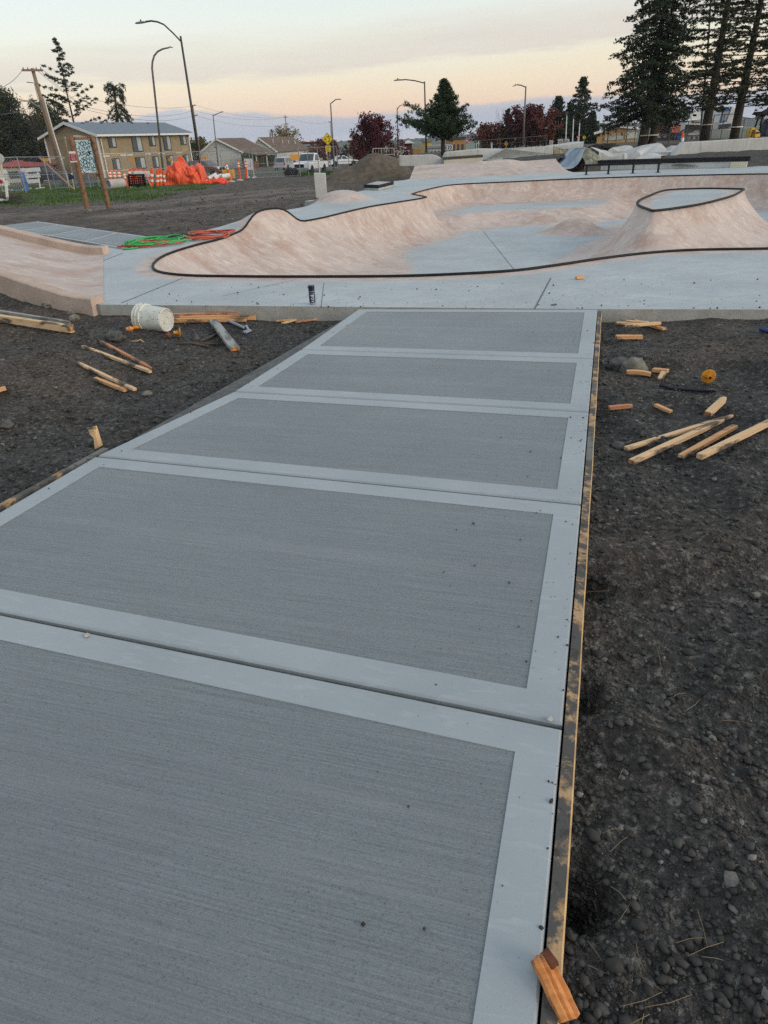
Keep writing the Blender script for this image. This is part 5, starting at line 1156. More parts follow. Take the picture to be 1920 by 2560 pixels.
# ---- vehicles
def car(label, cat, kind, loc, heading, mat, Lm, Wm, Hm, dark=True):
    name = {'pickup': 'pickup_truck', 'suv': 'parked_car', 'sedan': 'parked_car'}[kind]; loc = V(loc); root = thing(name, label, cat, loc)
    hd = V((heading[0], heading[1], 0)).normalized(); sd_ = V((hd.y, -hd.x, 0)); pt = lambda x, y, z: loc + hd * x + sd_ * y + V((0, 0, z))
    h = Hm
    if kind == 'pickup': low = [(-.5, .22), (-.5, .56), (-.1, .57), (.14, .57), (.44, .53), (.5, .46), (.5, .2)]; cab = [(-.13, .55), (-.10, .97), (.06, 1.0), (.20, .56)]
    elif kind == 'suv': low = [(-.5, .2), (-.5, .56), (-.42, .6), (.2, .6), (.45, .50), (.5, .42), (.49, .18)]; cab = [(-.49, .57), (-.42, .96), (-.05, 1.0), (.06, .97), (.24, .58)]
    else: low = [(-.5, .22), (-.5, .58), (-.3, .64), (.18, .62), (.46, .52), (.5, .42), (.49, .2)]; cab = [(-.36, .6), (-.2, .98), (.03, 1.0), (.22, .6)]
    def ext(pr, w0, w1, zr):
        rows = []
        for x, z in pr:
            k = w0 + (w1 - w0) * max(0, min(1, (z - zr[0]) / (zr[1] - zr[0]))); rows.append((x * Lm, k * Wm / 2, z * h))
        b = MB(); n = len(rows); b.add([pt(x, -w, z) for x, w, z in rows] + [pt(x, w, z) for x, w, z in rows], [tuple(range(n)), tuple(range(n, 2 * n))[::-1]] + [(i, i + n, (i + 1) % n + n, (i + 1) % n) for i in range(n)]); return b
    part('body', ext(low, .97, .97, (0, 1)), mat, root, bev=.06); cb = part('cabin', ext(cab, .94, .78, (.55, 1.0)), mat, root, bev=.05)
    # windows: side glass, windscreen, rear glass
    def wq(f0, f1, z0, z1, side):
        def lerpx(zf, end):
            x0, x1 = (cab[0][0], cab[1][0]) if end == 0 else (cab[-1][0], cab[-2][0]); return x0 + (x1 - x0) * zf
        def p(f, zf): x = lerpx(zf, 0) * (1 - f) + lerpx(zf, 1) * f; z = cab[0][1] + (cab[1][1] - cab[0][1]) * zf; k = .94 + (.78 - .94) * max(0, (z - .55) / .45); return pt(x * Lm, side * (k * Wm / 2 + .012), z * h)
        b = MB(); b.prism([p(f0, z0), p(f1, z0), p(f1, z1), p(f0, z1)], sd_ * side * -.02); part('window', b, MAT['glass'], cb)
    for s in (-1, 1):
        if kind == 'pickup': wq(.14, .84, .16, .86, s)
        else: wq(.08, .46, .16, .86, s); wq(.52, .92, .16, .86, s)
    for end in (0, 1):
        x0, z0 = cab[0] if end == 0 else cab[-1]; x1, z1 = cab[1] if end == 0 else cab[-2]; o = hd * (.02 * (1 if end else -1)); b = MB(); f = lambda t: (x0 + (x1 - x0) * t, z0 + (z1 - z0) * t)
        (xa, za), (xb, zb) = f(.14), f(.9); b.prism([pt(xa * Lm, -.42 * Wm, za * h) + o, pt(xa * Lm, .42 * Wm, za * h) + o, pt(xb * Lm, .37 * Wm, zb * h) + o, pt(xb * Lm, -.37 * Wm, zb * h) + o], -o); part('windscreen' if end else 'rear_window', b, MAT['glass'], cb)
    for x in (-.3, .31):
        for s in (-1, 1):
            c = pt(x * Lm, s * (Wm / 2 - .11), .36); b = MB(); b.lathe([(.2, -.1), (.36, -.1), (.38, -.05), (.38, .05), (.36, .1), (.2, .1)], c, sd_, 16); w = part('wheel', b, MAT['tyre'], root); b = MB(); b.lathe([(.0, -.07), (.21, -.08), (.21, .08), (.0, .07)], c, sd_, 12); part('rim', b, MAT['rim'], w)
    for s in (-1, 1):
        b = MB(); zf = .47 * h if kind == 'pickup' else .46 * h; b.box(pt(.487 * Lm, s * .38 * Wm, zf), (.10, .32, .18), math.atan2(hd.y, hd.x)); part('headlight', b, MAT['head'], root)
        b = MB(); b.box(pt(-.495 * Lm, s * .42 * Wm, .5 * h), (.08, .16, .3), math.atan2(hd.y, hd.x)); part('tail_light', b, MAT['red'], root)
    b = MB(); b.box(pt(.502 * Lm, 0, .40 * h), (.06, Wm * .52, .3), math.atan2(hd.y, hd.x)); part('grille', b, MAT['black'], root)
    b = MB(); b.box(pt(.51 * Lm, 0, .25 * h), (.16, Wm * .96, .22), math.atan2(hd.y, hd.x)); b.box(pt(-.51 * Lm, 0, .27 * h), (.14, Wm * .96, .2), math.atan2(hd.y, hd.x)); part('bumper', b, MAT['steel'] if kind == 'pickup' else mat, root, bev=.04)
    if kind == 'pickup':
        b = MB(); b.box(pt(-.30 * Lm, 0, .56 * h + .012), (.36 * Lm, Wm * .82, .02), math.atan2(hd.y, hd.x)); part('cargo_bed', b, MAT['black'], root)
        b = MB()
        for s in (-1, 1): b.tube([pt(-.12 * Lm, s * .42 * Wm, .56 * h), pt(-.12 * Lm, s * .42 * Wm, 1.05 * h), pt(-.42 * Lm, s * .42 * Wm, 1.05 * h), pt(-.42 * Lm, s * .42 * Wm, .56 * h)], .03, 5)
        b.tube([pt(-.42 * Lm, -.42 * Wm, 1.05 * h), pt(-.42 * Lm, .42 * Wm, 1.05 * h)], .03, 5); b.tube([pt(-.12 * Lm, -.42 * Wm, 1.05 * h), pt(-.12 * Lm, .42 * Wm, 1.05 * h)], .03, 5); part('ladder_rack', b, MAT['black'], root)
    return root
car('white pickup truck parked facing the fence', 'pickup truck', 'pickup', gp(671, 376, 74), (-.34, -.94), MAT['carwhite'], 4.9, 1.85, 1.72)
car('silver car parked left of the white pickup', 'car', 'suv', gp(617, 362, 104), (.25, .96), MAT['carsilver'], 4.5, 1.8, 1.62)
car('maroon car parked behind the orange heap', 'car', 'suv', gp(447, 374, 90), (.9, -.42), MAT['carred'], 4.6, 1.8, 1.6)
car('small white car far behind the pickup bonnet', 'car', 'sedan', gp(641, 352, 140), (-.2, -1), MAT['carwhite'], 4.4, 1.75, 1.45)
car('dark car half hidden behind the leaning brace', 'car', 'suv', gp(112, 384, 84), (.95, .3), pm('dark_blue_car_paint', (.012, .016, .035), rough=.25), 4.5, 1.8, 1.7)
car('white car beyond the fence left of the dirt pile', 'car', 'sedan', gp(742, 358, 112), (.95, .25), MAT['carwhite'], 4.4, 1.75, 1.4)
# ================================================================ SKATEPARK FURNITURE AND FAR CONCRETE
def gr(x, y, dz=0.0):                    # sighting -> point on the terrain surface
    z = -.1
    for _ in range(8): p = at(x, y, z); z = (gfull(p.x, p.y) if p.y < 14 else gz(p.x, p.y)) + dz
    p.z = z; return p
def text_into(b, s, org, ex, ey, size, thick=.004, m=0, center=True):
    cu = bpy.data.curves.new('tmp', 'FONT'); cu.body = s; cu.size = 1; cu.align_x = 'CENTER' if center else 'LEFT'; cu.align_y = 'CENTER'
    o = bpy.data.objects.new('tmp', cu); C.objects.link(o); bpy.context.view_layer.update(); me = o.to_mesh(); ex, ey = V(ex).normalized(), V(ey).normalized(); n = ex.cross(ey)
    b.add([V(org) + ex * (v.co.x * size) + ey * (v.co.y * size) + n * thick for v in me.vertices], [tuple(p.vertices) for p in me.polygons], m); o.to_mesh_clear(); bpy.data.objects.remove(o); bpy.data.curves.remove(cu)
# ledge box with dark steel sides
def ledge(label, pts, h, root_name='ledge_box', steel=.6):
    b = MB(); p = [V(x) for x in pts]; c = sum(p, V()) / len(p); root = thing(root_name, label, 'skate ledge', c)
    b.prism([x + (c - x).normalized() * .012 + V((0, 0, .0)) for x in p], (0, 0, h - .012)); part('block', b, MAT['conc'], root, bev=.008)
    b = MB(); n = len(p)
    for i in range(n): a, d = p[i], p[(i + 1) % n]; o = ((a + d) / 2 - c).normalized() * .006; b.hexa([a + V((0, 0, h * (1 - steel))), d + V((0, 0, h * (1 - steel))), d + (c - d).normalized() * .03 + V((0, 0, h * (1 - steel))), a + (c - a).normalized() * .03 + V((0, 0, h * (1 - steel)))], [a + V((0, 0, h)), d + V((0, 0, h)), d + (c - d).normalized() * .06 + V((0, 0, h)), a + (c - a).normalized() * .06 + V((0, 0, h))])
    part('steel_edge', b, MAT['black'], root); return root
ledge('low dark-edged ledge box at the left end of the deck', [at(786, 410), at(818, 411.5), at(851, 403), at(815, 401)], .17)
lz = lambda x, y, z=0: at(x, y, z)
def long_ledge():
    a, c = at(1267 + 30, 368), at(1612, 361.5); d = (c - a).normalized(); s = V((-d.y, d.x, 0)) * .5; root = thing('long_ledge', 'long ledge with a thick black coping behind the flat rail', 'skate ledge', (a + c) / 2); b = MB(); b.prism([a, c, c + s, a + s], (0, 0, .22)); part('block', b, MAT['oldconc'], root, bev=.01)
    b = MB(); b.prism([a + V((0, 0, .22)) - s * .1 - d * .15, c + V((0, 0, .22)) - s * .1 + d * .08, c + s * 1.05 + V((0, 0, .22)) + d * .08, a + s * 1.05 + V((0, 0, .22)) - d * .15], (0, 0, .16)); part('coping', b, MAT['black'], root, bev=.008)
    b = MB(); b.box(c + V((0, 0, .10)) - s * .02 - d * .3, (.55, .1, .2), math.atan2(d.y, d.x)); part('end_cap', b, pm('cream_concrete', (.62, .56, .42), (.56, .50, .38), 4), root)
long_ledge()
def flat_rail():
    f = [at(1266, 377.5), at(1313.5, 376), at(1366.5, 374.6), at(1421, 373)]; root = thing('flat_rail', 'black steel flat rail on four legs behind the bowl', 'skate rail', (f[0] + f[3]) / 2); h = .33; d = (f[3] - f[0]).normalized()
    b = MB(); b.beam(f[0] - d * .12 + V((0, 0, h)), f[3] + d * .10 + V((0, 0, h)), .07, .07); part('rail', b, MAT['black'], root, bev=.008)
    for p in f: b = MB(); b.beam(p, p + V((0, 0, h - .035)), .06, .06); b.box(p + V((0, 0, .006)), (.16, .16, .012)); part('leg', b, MAT['black'], root)
flat_rail()
# far walls behind the pink bank
def wall(label, pts, th, mat='oldconc', cat='concrete wall', name='concrete_wall', bev=.03):
    b = MB(); b.prism(pts, (0, th, 0)); return solo(name, b, MAT[mat], label, cat, bev=bev)
c8 = lambda x, y, Y: P(*q('c8', x, y), Y)
wall('low concrete wall with a sloping right end, left of the pine trunk', [c8(-10, 640, 37), c8(605, 640, 37), c8(605, 545, 37), c8(560, 520, 37), c8(510, 490, 37), c8(450, 476, 37), c8(390, 478, 37), c8(20, 492, 37), c8(-10, 480, 37)], .35)
wall('pale upper concrete slab behind the ledge with a dark slot', [c8(600, 560, 38.6), c8(1150, 560, 38.6), c8(1400, 520, 38.6), c8(1420, 398, 38.6), c8(1145, 396, 38.6), c8(660, 444, 38.6), c8(640, 462, 38.6)], 1.2)
def slot_ledge():
    Y = 36.6; root = thing('grind_ledge', 'cream grind ledge with a dark steel top on the pink bank', 'skate ledge', c8(880, 605, Y)); b = MB(); b.prism([c8(612, 625, Y), c8(1145, 590, Y), c8(1145, 512, Y), c8(612, 550, Y)], (0, .9, 0)); part('block', b, pm('cream_block', (.60, .56, .46), (.52, .49, .41), 3), root)
    b = MB(); b.prism([c8(605, 550, Y - .02), c8(1148, 512, Y - .02), c8(1148, 480, Y - .02), c8(605, 518, Y - .02)], (0, .96, 0)); part('steel_top', b, pm('brown_steel', (.085, .06, .04), (.05, .04, .03), 5, .5), root)
slot_ledge()
c9 = lambda x, y, Y: P(*q('c9', x, y), Y)
wall('long grey concrete wall with water stains right of the grind ledge', [c9(40, 1085, 38), c9(405, 1085, 37.6), c9(1165, 1000, 37.6), c9(1172, 862, 37.6), c9(395, 905, 37.6), c9(330, 925, 37.8), c9(180, 1010, 38)], .6)
wall('short speckled concrete wall end right of the long stained wall', [c9(1178, 1000, 38.2), c9(1360, 985, 38.8), c9(1395, 928, 38.8), c9(1180, 860, 38.2)], .5, 'stone')
wall('pale flat concrete block behind the blue-stained quarter', [c9(1180, 930, 40), c9(1640, 900, 40), c9(1660, 790, 40), c9(1420, 832, 40), c9(1180, 858, 40)], 2.0)
wall('tall concrete retaining wall below the pines at the right edge', [P(1453, 337, 36), P(1466, 320, 36), P(1478, 307.5, 36), P(1700, 294.5, 36), P(1700, 340, 36)], .5)
def patch(name, pts, mat, kind='structure', label=None, cat=None, dz=.0):
    b = MB(); b.add(pts, [tuple(range(len(pts)))]); o = link(name, mesh_of(name, b, (0, 0, 0)), MAT[mat])
    o['kind'] = kind; return o
# soil bank showing under the stained wall and below the retaining wall
def soilbank(label, top, bot, thick=1.5):
    b = MB(); rows = []
    for k in range(7):
        t = k / 6; rows.append([a.lerp(c, t) + V((0, 0, .05 * math.sin(t * 3.1) + NZ.noise(a * 1.7 + V((0, 0, t))) * .05)) for a, c in zip(top, bot)])
    b.grid(rows); me = mesh_of('soil_bank', b, (0, 0, 0)); a = me.attributes.new('far', 'FLOAT', 'POINT'); a.data.foreach_set('value', [0.0] * len(b.v)); struct('soil_bank', link('soil_bank', me, MAT['soil'], None, None, True))
def seg(p, n=30):
    p = [V(x) for x in p]; return [p[min(int(t), len(p) - 2)].lerp(p[min(int(t), len(p) - 2) + 1], t - min(int(t), len(p) - 2)) for t in [i / n * (len(p) - 1) for i in range(n + 1)]]
soilbank('', seg([c9(300, 1075, 37.3), c9(1180, 990, 37.3), c9(1360, 980, 37.5)]), seg([c9(400, 1110, 34.7), c9(1180, 1070, 34.9), c9(1340, 1040, 35.4)]))
soilbank('', seg([P(1430, 341, 34), P(1470, 332, 35.7), P(1560, 327, 35.7), P(1720, 321, 35.7)]), seg([P(1400, 352, 31.6), P(1470, 358, 30.3), P(1560, 358, 30), P(1720, 360, 29.3)]))
# older flowing features : profile strips lofted between two depths
def loft(name, label, cat, A, YA, B, YB, mat, steps=10, sag=0, skirt=None, smooth=True):
    A = seg([P(x, y, YA) for x, y in A], 26); B = seg([P(x, y, YB) for x, y in B], 26); rows = []
    for k in range(steps + 1): t = k / steps; rows.append([a.lerp(c, t) + V((0, 0, -sag * math.sin(t * math.pi))) for a, c in zip(A, B)])
    rows.append([c + V((0, .3, -1.2)) for c in B]); rows.insert(0, [a + V((0, .02, -1.0)) for a in A]); b = MB(); b.grid(rows); return solo(name, b, MAT[mat], label, cat, smooth=False)
ca = lambda l: [q('ca', x, y) for x, y in l]; cC = lambda l: [q('C', x, y) for x, y in l]
def quarter():
    root = thing('stone_quarter', 'blue-stained quarter ramp with a rough stone side', 'skate ramp', P(*q('ca', 330, 520), 33)); F0 = ca([(-70, 592), (-40, 590), (60, 570), (170, 560), (250, 500), (310, 400), (340, 300), (368, 268)])
    A = seg([P(x, y, 32.6 + 1.0 * i / 6) for i, (x, y) in enumerate(F0)], 20); B0 = ca([(-120, 520), (-60, 470), (20, 400), (90, 330), (120, 290), (180, 262), (250, 255)]); B = seg([P(x, y, 36.4) for x, y in B0], 20); b = MB(); b.grid([[a.lerp(c, k / 8) for a, c in zip(A, B)] for k in range(9)]); part('ramp', b, MAT['bluestain'], root, smooth=True)
    T = [P(*q('ca', x, y), Y) for x, y, Y in ((368, 268, 33.6), (420, 290, 33.3), (480, 330, 33.1), (530, 385, 32.9), (555, 440, 32.8), (560, 520, 32.7))]; L = [P(*q('ca', x, y), Y) for x, y, Y in ((368, 268, 33.6), (340, 300, 33.4), (310, 400, 33), (335, 460, 32.8), (345, 500, 32.7), (340, 530, 32.6))]
    b = MB(); T_, L_ = seg(T, 10), seg(L, 10); rows = []
    for k in range(7): rows.append([a.lerp(c, k / 6) + V((NZ.noise(a * 3 + c) * .05, -.12 * math.sin(k / 6 * 3.14) + NZ.noise(a * 4 + V((k, 0, 0))) * .07, 0)) for a, c in zip(L_, T_)])
    b.grid(rows); part('stone_side', b, MAT['stone'], root)
    b = MB(); b.grid([[p, p + V((0, 2.5, -.1)), p + V((0, 2.6, -.9))] for p in T_]); part('back', b, MAT['oldconc'], root)
quarter()
loft('pump_roller', 'low pale concrete roller right of the stone quarter', 'skate roller', ca([(540, 330), (600, 345), (660, 385), (730, 400), (800, 380), (860, 350), (905, 345)]), 36, ca([(420, 262), (500, 275), (560, 300), (640, 310), (720, 355), (800, 350), (905, 330)]), 39, 'oldconc')
loft('pump_roller', 'rounded concrete roller with a dark hollow under it', 'skate roller', ca([(645, 330), (690, 290), (740, 285), (790, 320), (860, 320), (960, 330)]), 39.5, ca([(690, 285), (740, 262), (800, 255), (900, 240), (960, 240), (1010, 262)]), 42, 'oldconc')
loft('pump_roller', 'large pale concrete hump below the twin fir', 'skate roller', ca([(900, 395), (960, 420), (1010, 380), (1060, 320), (1090, 330), (1120, 385), (1250, 345), (1400, 330), (1500, 335)]), 36.5, ca([(905, 320), (960, 290), (1040, 270), (1130, 240), (1280, 215), (1350, 205), (1400, 215), (1450, 265), (1490, 320)]), 40, 'oldconc')
loft('concrete_bank', 'small bluish concrete bank in front of the large hump', 'skate ramp', ca([(960, 470), (1010, 450), (1080, 455), (1180, 455), (1240, 450), (1300, 420), (1400, 385)]), 33, ca([(1080, 400), (1150, 370), (1220, 350), (1300, 345), (1330, 350), (1400, 370), (1520, 372)]), 36, 'oldconc')
loft('concrete_bank', 'pale concrete slab between the hump and the retaining wall', 'skate ramp', ca([(1480, 335), (1560, 330), (1600, 325)]), 37, ca([(1460, 280), (1530, 245), (1620, 240)]), 41, 'oldconc')
0 and loft('concrete_bank', 'pinkish shallow bowl end between bank and blue quarter', 'skate ramp', [(1220, 376), (1250, 374), (1290, 371), (1218, 371)][:3], 31.6, [(1238, 354), (1260, 349), (1300, 346)], 34.6, 'pinkedge')
b = MB(); p = P(*q('ca', 895, 440), 35.5); t = P(*q('ca', 895, 350), 35.5); b.beam(p, t, .3, .12); solo('white_post', b, MAT['white'], 'short white post standing in the old concrete hollow', 'post')
for pts, Y, lab in (([(490, 265), (510, 235), (600, 225), (700, 215), (760, 235), (740, 262), (640, 305), (560, 300)], 42, 'dark low shrub bed left of the twin fir trunk'),):
    A = [P(*q('ca', x, y), Y) for x, y in pts]; b = MB(); c = sum(A, V()) / len(A)
    for k in range(16): p = A[k % len(A)].lerp(c, rnd.random() * .7); b.ico(p + V((0, rnd.random(), -.1)), rnd.uniform(.18, .36), 2, .5, (1.2, 1, .7), k)
    solo('shrub_bed', b, MAT['mulch'], lab, 'shrub')
# soil heap
def dirt_pile():
    Y = 40; cx, cy = P(800, 384, Y).x, Y; rows = []; xs = np.linspace(-2.7, 2.7, 90); ys = np.linspace(-2.6, 2.6, 70)
    prof = [(P(x, 380, Y).x - cx, P(x, y, Y).z) for x, y in ((705, 386), (722, 368), (738, 359), (762, 358), (780, 345), (795, 334), (812, 331.5), (835, 333), (855, 341), (872, 352), (886, 364), (897, 382))]
    for y in ys:
        r = []
        for x in xs:
            z0 = gz(cx + x, cy) - .25; top = float(np.interp(x, [p[0] for p in prof], [p[1] for p in prof])); f = max(0, 1 - (abs(y) / 2.3) ** 1.6); n = NZ.noise(V((x * 1.5, y * 1.5, 3))) * .10 + NZ.noise(V((x * 5, y * 5, 1))) * .05 + NZ.noise(V((x * 14, y * 14, 1))) * .03
            r.append(V((cx + x, cy + y, z0 + (top - z0) * f + n * f)))
        rows.append(r)
    b = MB(); b.grid(rows); a = np.array(b.v); org = (cx, cy, a[:, 2].min()); me = mesh_of('dirt_pile', b, org); at_ = me.attributes.new('far', 'FLOAT', 'POINT'); at_.data.foreach_set('value', [1.0] * len(b.v)); o = link('dirt_pile', me, MAT['pile'], None, org, True); tag(o, 'large heap of brown soil beyond the left end of the deck', 'dirt pile')
dirt_pile()
def pillar():
    bs = gr(695, 434); k = bs.y; a, c = P(683, 434, k), P(706, 434, k); t0, t1 = P(681.5, 373.5, k), P(706.5, 374.5, k); root = thing('concrete_pillar', 'stub of a square concrete pillar with a rusty base', 'concrete pillar', bs); w = c.x - a.x
    b = MB(); z0 = bs.z - .1; b.prism([(a.x, k, z0), (c.x, k, z0), (c.x + .01, k, t1.z), (a.x - .01, k, t0.z)], (0, w, 0)); part('shaft', b, MAT['oldconc'], root, bev=.015)
    b = MB()
    for i in range(9): an = i * .7; b.ico(bs + V((math.cos(an) * w * .6, w / 2 + math.sin(an) * w * .6, .03)), rnd.uniform(.05, .1), 2, .5, (1.2, 1, .8), i)
    part('rusty_base', b, MAT['rust'], root)
    b = MB(); b.tube([V((a.x + w * .5, k + w / 2, t0.z)), V((a.x + w * .52, k + w / 2, t0.z + .13))], .02, 5); part('stub_bar', b, MAT['dwhite'], root)
pillar()
# hoses on the deck
def hose(mat, label, cx, cy, rx, ry, loops, seed, tail=None, r=.013, z=.016):
    rr_ = random.Random(seed); c = at(cx, cy); ctl = []
    for i in range(loops * 9):
        a = i / 9 * 2 * math.pi; k = rr_.uniform(.55, 1.12); ctl.append(V((c.x + math.cos(a) * rx * k + rr_.gauss(0, .05), c.y + math.sin(a) * ry * k + rr_.gauss(0, .05), z + rr_.random() * .045)))
    if tail: ctl += [at(x, y, z) for x, y in tail]
    pts = []
    for i in range(len(ctl) - 1):
        p0, p1, p2, p3 = ctl[max(i - 1, 0)], ctl[i], ctl[i + 1], ctl[min(i + 2, len(ctl) - 1)]
        for k in range(4): t = k / 4; pts.append(p1 * (2*t**3 - 3*t*t + 1) + (p2 - p0) * .5 * (t**3 - 2*t*t + t) + p2 * (-2*t**3 + 3*t*t) + (p3 - p1) * .5 * (t**3 - t*t))
    for p in pts: p.z = max(p.z, r + .002) + deckz(p.x, p.y)
    b = MB(); b.tube(pts, r, 6); solo('coiled_hose', b, MAT[mat], label, 'hose', smooth=True)
hose('greenhose', 'tangled coil of bright green hose on the deck', 340, 524, .62, .62, 6, 3, [(310, 532), (285, 537), (262, 538)])
hose('redhose', 'tangled coil of red hose behind the green coil', 447, 511, .50, .62, 5, 4, [(420, 508), (400, 517)])
hose('rubber', 'dark hose winding behind the coils', 395, 513, .35, .3, 2, 5, [(380, 512), (420, 506), (455, 502), (495, 501), (508, 498)])
hose('redhose', 'rust-red hose looped under the green coil', 330, 530, .55, .40, 2, 6, [(300, 528), (275, 534), (255, 536)], .011)

# ================================================================ FENCE-SIDE SITE GEAR
def log_sign():
    b0, b1 = gr(190, 457), gr(236, 452.5); Yl, Yr = b0.y, b1.y; Y = Yl
    c3 = lambda x, y, Y_=Y: P(*q('c3', x, y), Y_); root = thing('log_sign', 'graffiti-covered board between two log posts', 'sign board', b0)
    def log(p, t, r): b = MB(); n = 8; b.tube([p.lerp(t, i / n) + V((NZ.noise(V((i, r, 0))) * .015, 0, 0)) for i in range(n + 1)], [r * (1 + .1 * NZ.noise(V((i * .9, r * 7, 2)))) for i in range(n + 1)], 9); return b
    tl, tr = c3(245, 160), c3(740, 180, Yr); tl.x = P(*q('c3', 245, 160), Yl).x
    part('log_post', log(b0 - V((0, 0, .15)), tl, .085), MAT['kpole'], root, smooth=True); part('log_post', log(b1 - V((0, 0, .15)), tr, .08), MAT['kpole'], root, smooth=True)
    b = MB(); b.beam(c3(110, 200, Y + .12), c3(300, 1050, Y + .12), .07, .03); part('batten', b, MAT['lath'], root)
    qd = [c3(320, 250, Y), c3(700, 240, Yr), c3(860, 1020, Yr), c3(470, 1040, Y)]; b = MB(); nrm = V((0, 1, 0)); vquad(b, qd, .03); bd = part('board', b, MAT['board'], root)
    ex = (qd[2] - qd[3]); ey = (qd[0] - qd[3]); W_, H_ = ex.length, ey.length; exn = ex.normalized(); eyn = ey.normalized(); n = exn.cross(eyn).normalized(); n = n if n.y < 0 else -n
    b = MB(); r2 = random.Random(4)
    def ring(u, v, ru, rv, w, a0=0, a1=6.283):
        L = [qd[3] + exn * (W_ * u + ru * math.cos(a0 + (a1 - a0) * i / 12)) + eyn * (H_ * v + rv * math.sin(a0 + (a1 - a0) * i / 12)) + n * .008 for i in range(13)]; b.tube(L, w, 4, cap=True)
    for v in (.88, .74, .60, .46, .34, .22, .10):
        for u in (.1, .26, .42, .58, .74, .9):
            if .55 < v < .65 and u in (.42, .58): continue
            a = r2.uniform(0, 3); ring(u + r2.uniform(-.04, .04), v + r2.uniform(-.03, .03), W_ * r2.uniform(.05, .11), H_ * r2.uniform(.03, .065), .008, a, a + r2.uniform(3.3, 6.28))
    ring(.44, .60, W_ * .075, H_ * .05, .010, .7, 6.0); b.beam(qd[3] + exn * W_ * .45 + eyn * H_ * .6 + n * .01, qd[3] + exn * W_ * .52 + eyn * H_ * .6 + n * .01, .02, .01); ring(.66, .57, W_ * .08, H_ * .065, .011)
    part('graffiti', b, pm('graffiti_ink', (.012, .016, .03), rough=.5), bd)
    b = MB(); b.beam(c3(330, 235, Y - .02), c3(700, 232, Yr - .02), .05, .06); part('cross_rail', b, MAT['kpole'], root); b = MB(); b.beam(c3(480, 1052, Y - .02), c3(880, 1045, Yr - .02), .05, .05); part('cross_rail', b, MAT['kpole'], root)
    b = MB(); b.grid([[c3(300 + 400 * i / 8, 165 + 40 * (i / 8) - 12 * math.sin(i / 8 * 3.1), Y + (Yr - Y) * i / 8 - .10), c3(315 + 380 * i / 8, 205 + 15 * (i / 8), Y + (Yr - Y) * i / 8 - .03)] for i in range(9)]); part('paper_strip', b, MAT['paper'], root)
    b = MB(); b.box(c3(865, 1085, Yr - .03), (.07, .07, .1)); part('post_bracket', b, MAT['rust'], root)
    b = MB(); vquad(b, [c3(245, 795, Y - .10), c3(395, 785, Y - .10), c3(350, 535, Y - .10), c3(200, 540, Y - .10)], .008); pn = part('notice', b, MAT['paper'], root); b = MB(); vquad(b, [c3(243, 755, Y - .113), c3(388, 748, Y - .113), c3(358, 590, Y - .113), c3(214, 592, Y - .113)], .006); part('red_panel', b, MAT['red'], pn)
    b = MB()
    for k in range(5): y = 612 + k * 28; b.prism([c3(245 + k * 5, y + 7, Y - .122), c3(350 + k * 5 - (k % 2) * 25, y + 6, Y - .122), c3(350 + k * 5 - (k % 2) * 25, y, Y - .122), c3(245 + k * 5, y, Y - .122)], (0, .003, 0))
    part('print_lines', b, MAT['paper'], pn)
log_sign()
b = MB(); b.ico(gr(194, 459) + V((0, -.1, .05)), .10, 2, .4, (1.2, 1, .8), 3); solo('stone', b, MAT['rock'], 'pale stone at the foot of the left log post', 'stone')
c4 = lambda x, y: q('c4', x, y); c5_ = lambda x, y: q('c5', x, y)
def delineator(label, base, top, Y, r=.055, bands=((.62, .72), (.78, .88)), basep=False, mat='orange'):
    p, t = gp(*base, Y), P(*top, Y); d = t - p; root = thing('delineator_post', label, 'delineator', p, 'orange delineator posts stacked by the fence'); b = MB(); H = d.length; b.lathe([(r * 1.2, 0), (r * 1.1, H * .1), (r, H * .9), (r * .75, H * .92), (r * .6, H * .94), (r * .6, H * .97), (r * .9, H * .98), (r * .9, H)], p, d, 10); part('tube', b, MAT[mat], root, smooth=False)
    for a, c in bands: b = MB(); b.lathe([(r * 1.10, H * a), (r * 1.08, H * c)], p, d, 10); part('reflective_band', b, MAT['refl'], root)
    if basep: b = MB(); b.lathe([(.0, .0), (.26, 0), (.24, .05), (.09, .09)], p, (0, 0, 1), 8); part('rubber_base', b, MAT['dwhite'] if basep == 2 else MAT['rubber'], root)
    return root
ords = ['leftmost', 'second', 'third', 'fourth', 'fifth', 'sixth', 'seventh', 'eighth', 'ninth', 'tenth', 'eleventh', 'twelfth', 'thirteenth']
row = [((175, 530), (155, 285)), ((245, 530), (228, 285)), ((325, 535), (305, 285)), ((485, 668), (385, 325)), ((500, 600), (492, 280)), ((560, 600), (552, 262)), ((615, 600), (600, 268)), ((680, 600), (660, 265)), ((745, 610), (735, 285)), ((875, 660), (858, 262)), ((968, 655), (955, 285)), ((1028, 658), (992, 270)), ((1095, 645), (1048, 300))]
Yd = [47.5, 47.6, 47.7, 45.5, 48, 48.3, 48.1, 48.4, 48, 46, 46.2, 46.5, 46.6]
for i, ((bx, by), (tx, ty)) in enumerate(row): delineator(f'orange delineator tube with pale bands beside the fence, {ords[i]} from the left in its cluster', c4(bx, by), c4(tx, ty), Yd[i], .095 if i not in (12, 3) else .075, ((.60, .70), (.76, .86)) if i < 9 else ((.28, .40), (.56, .68)), False)
for (bx, by), (tx, ty), Y, lab in (((725, 640), (628, 320), 50, 'leaning orange delineator post in front of the yellow box'), ((865, 610), (830, 272), 54, 'upright orange delineator post on a white base left of the white barricade'), ((975, 600), (955, 275), 56, 'upright orange delineator post in front of the white barricade')):
    delineator(lab, c5_(bx, by), c5_(tx, ty), Y, .07, ((.68, .76), (.82, .90)), 2 if Y < 56 else 1)
delineator('orange and white striped delineator post on the right retaining wall', (1477, 312), q('cb', 400, 585), 38, .055, ((.25, .42), (.55, .72)), 1)
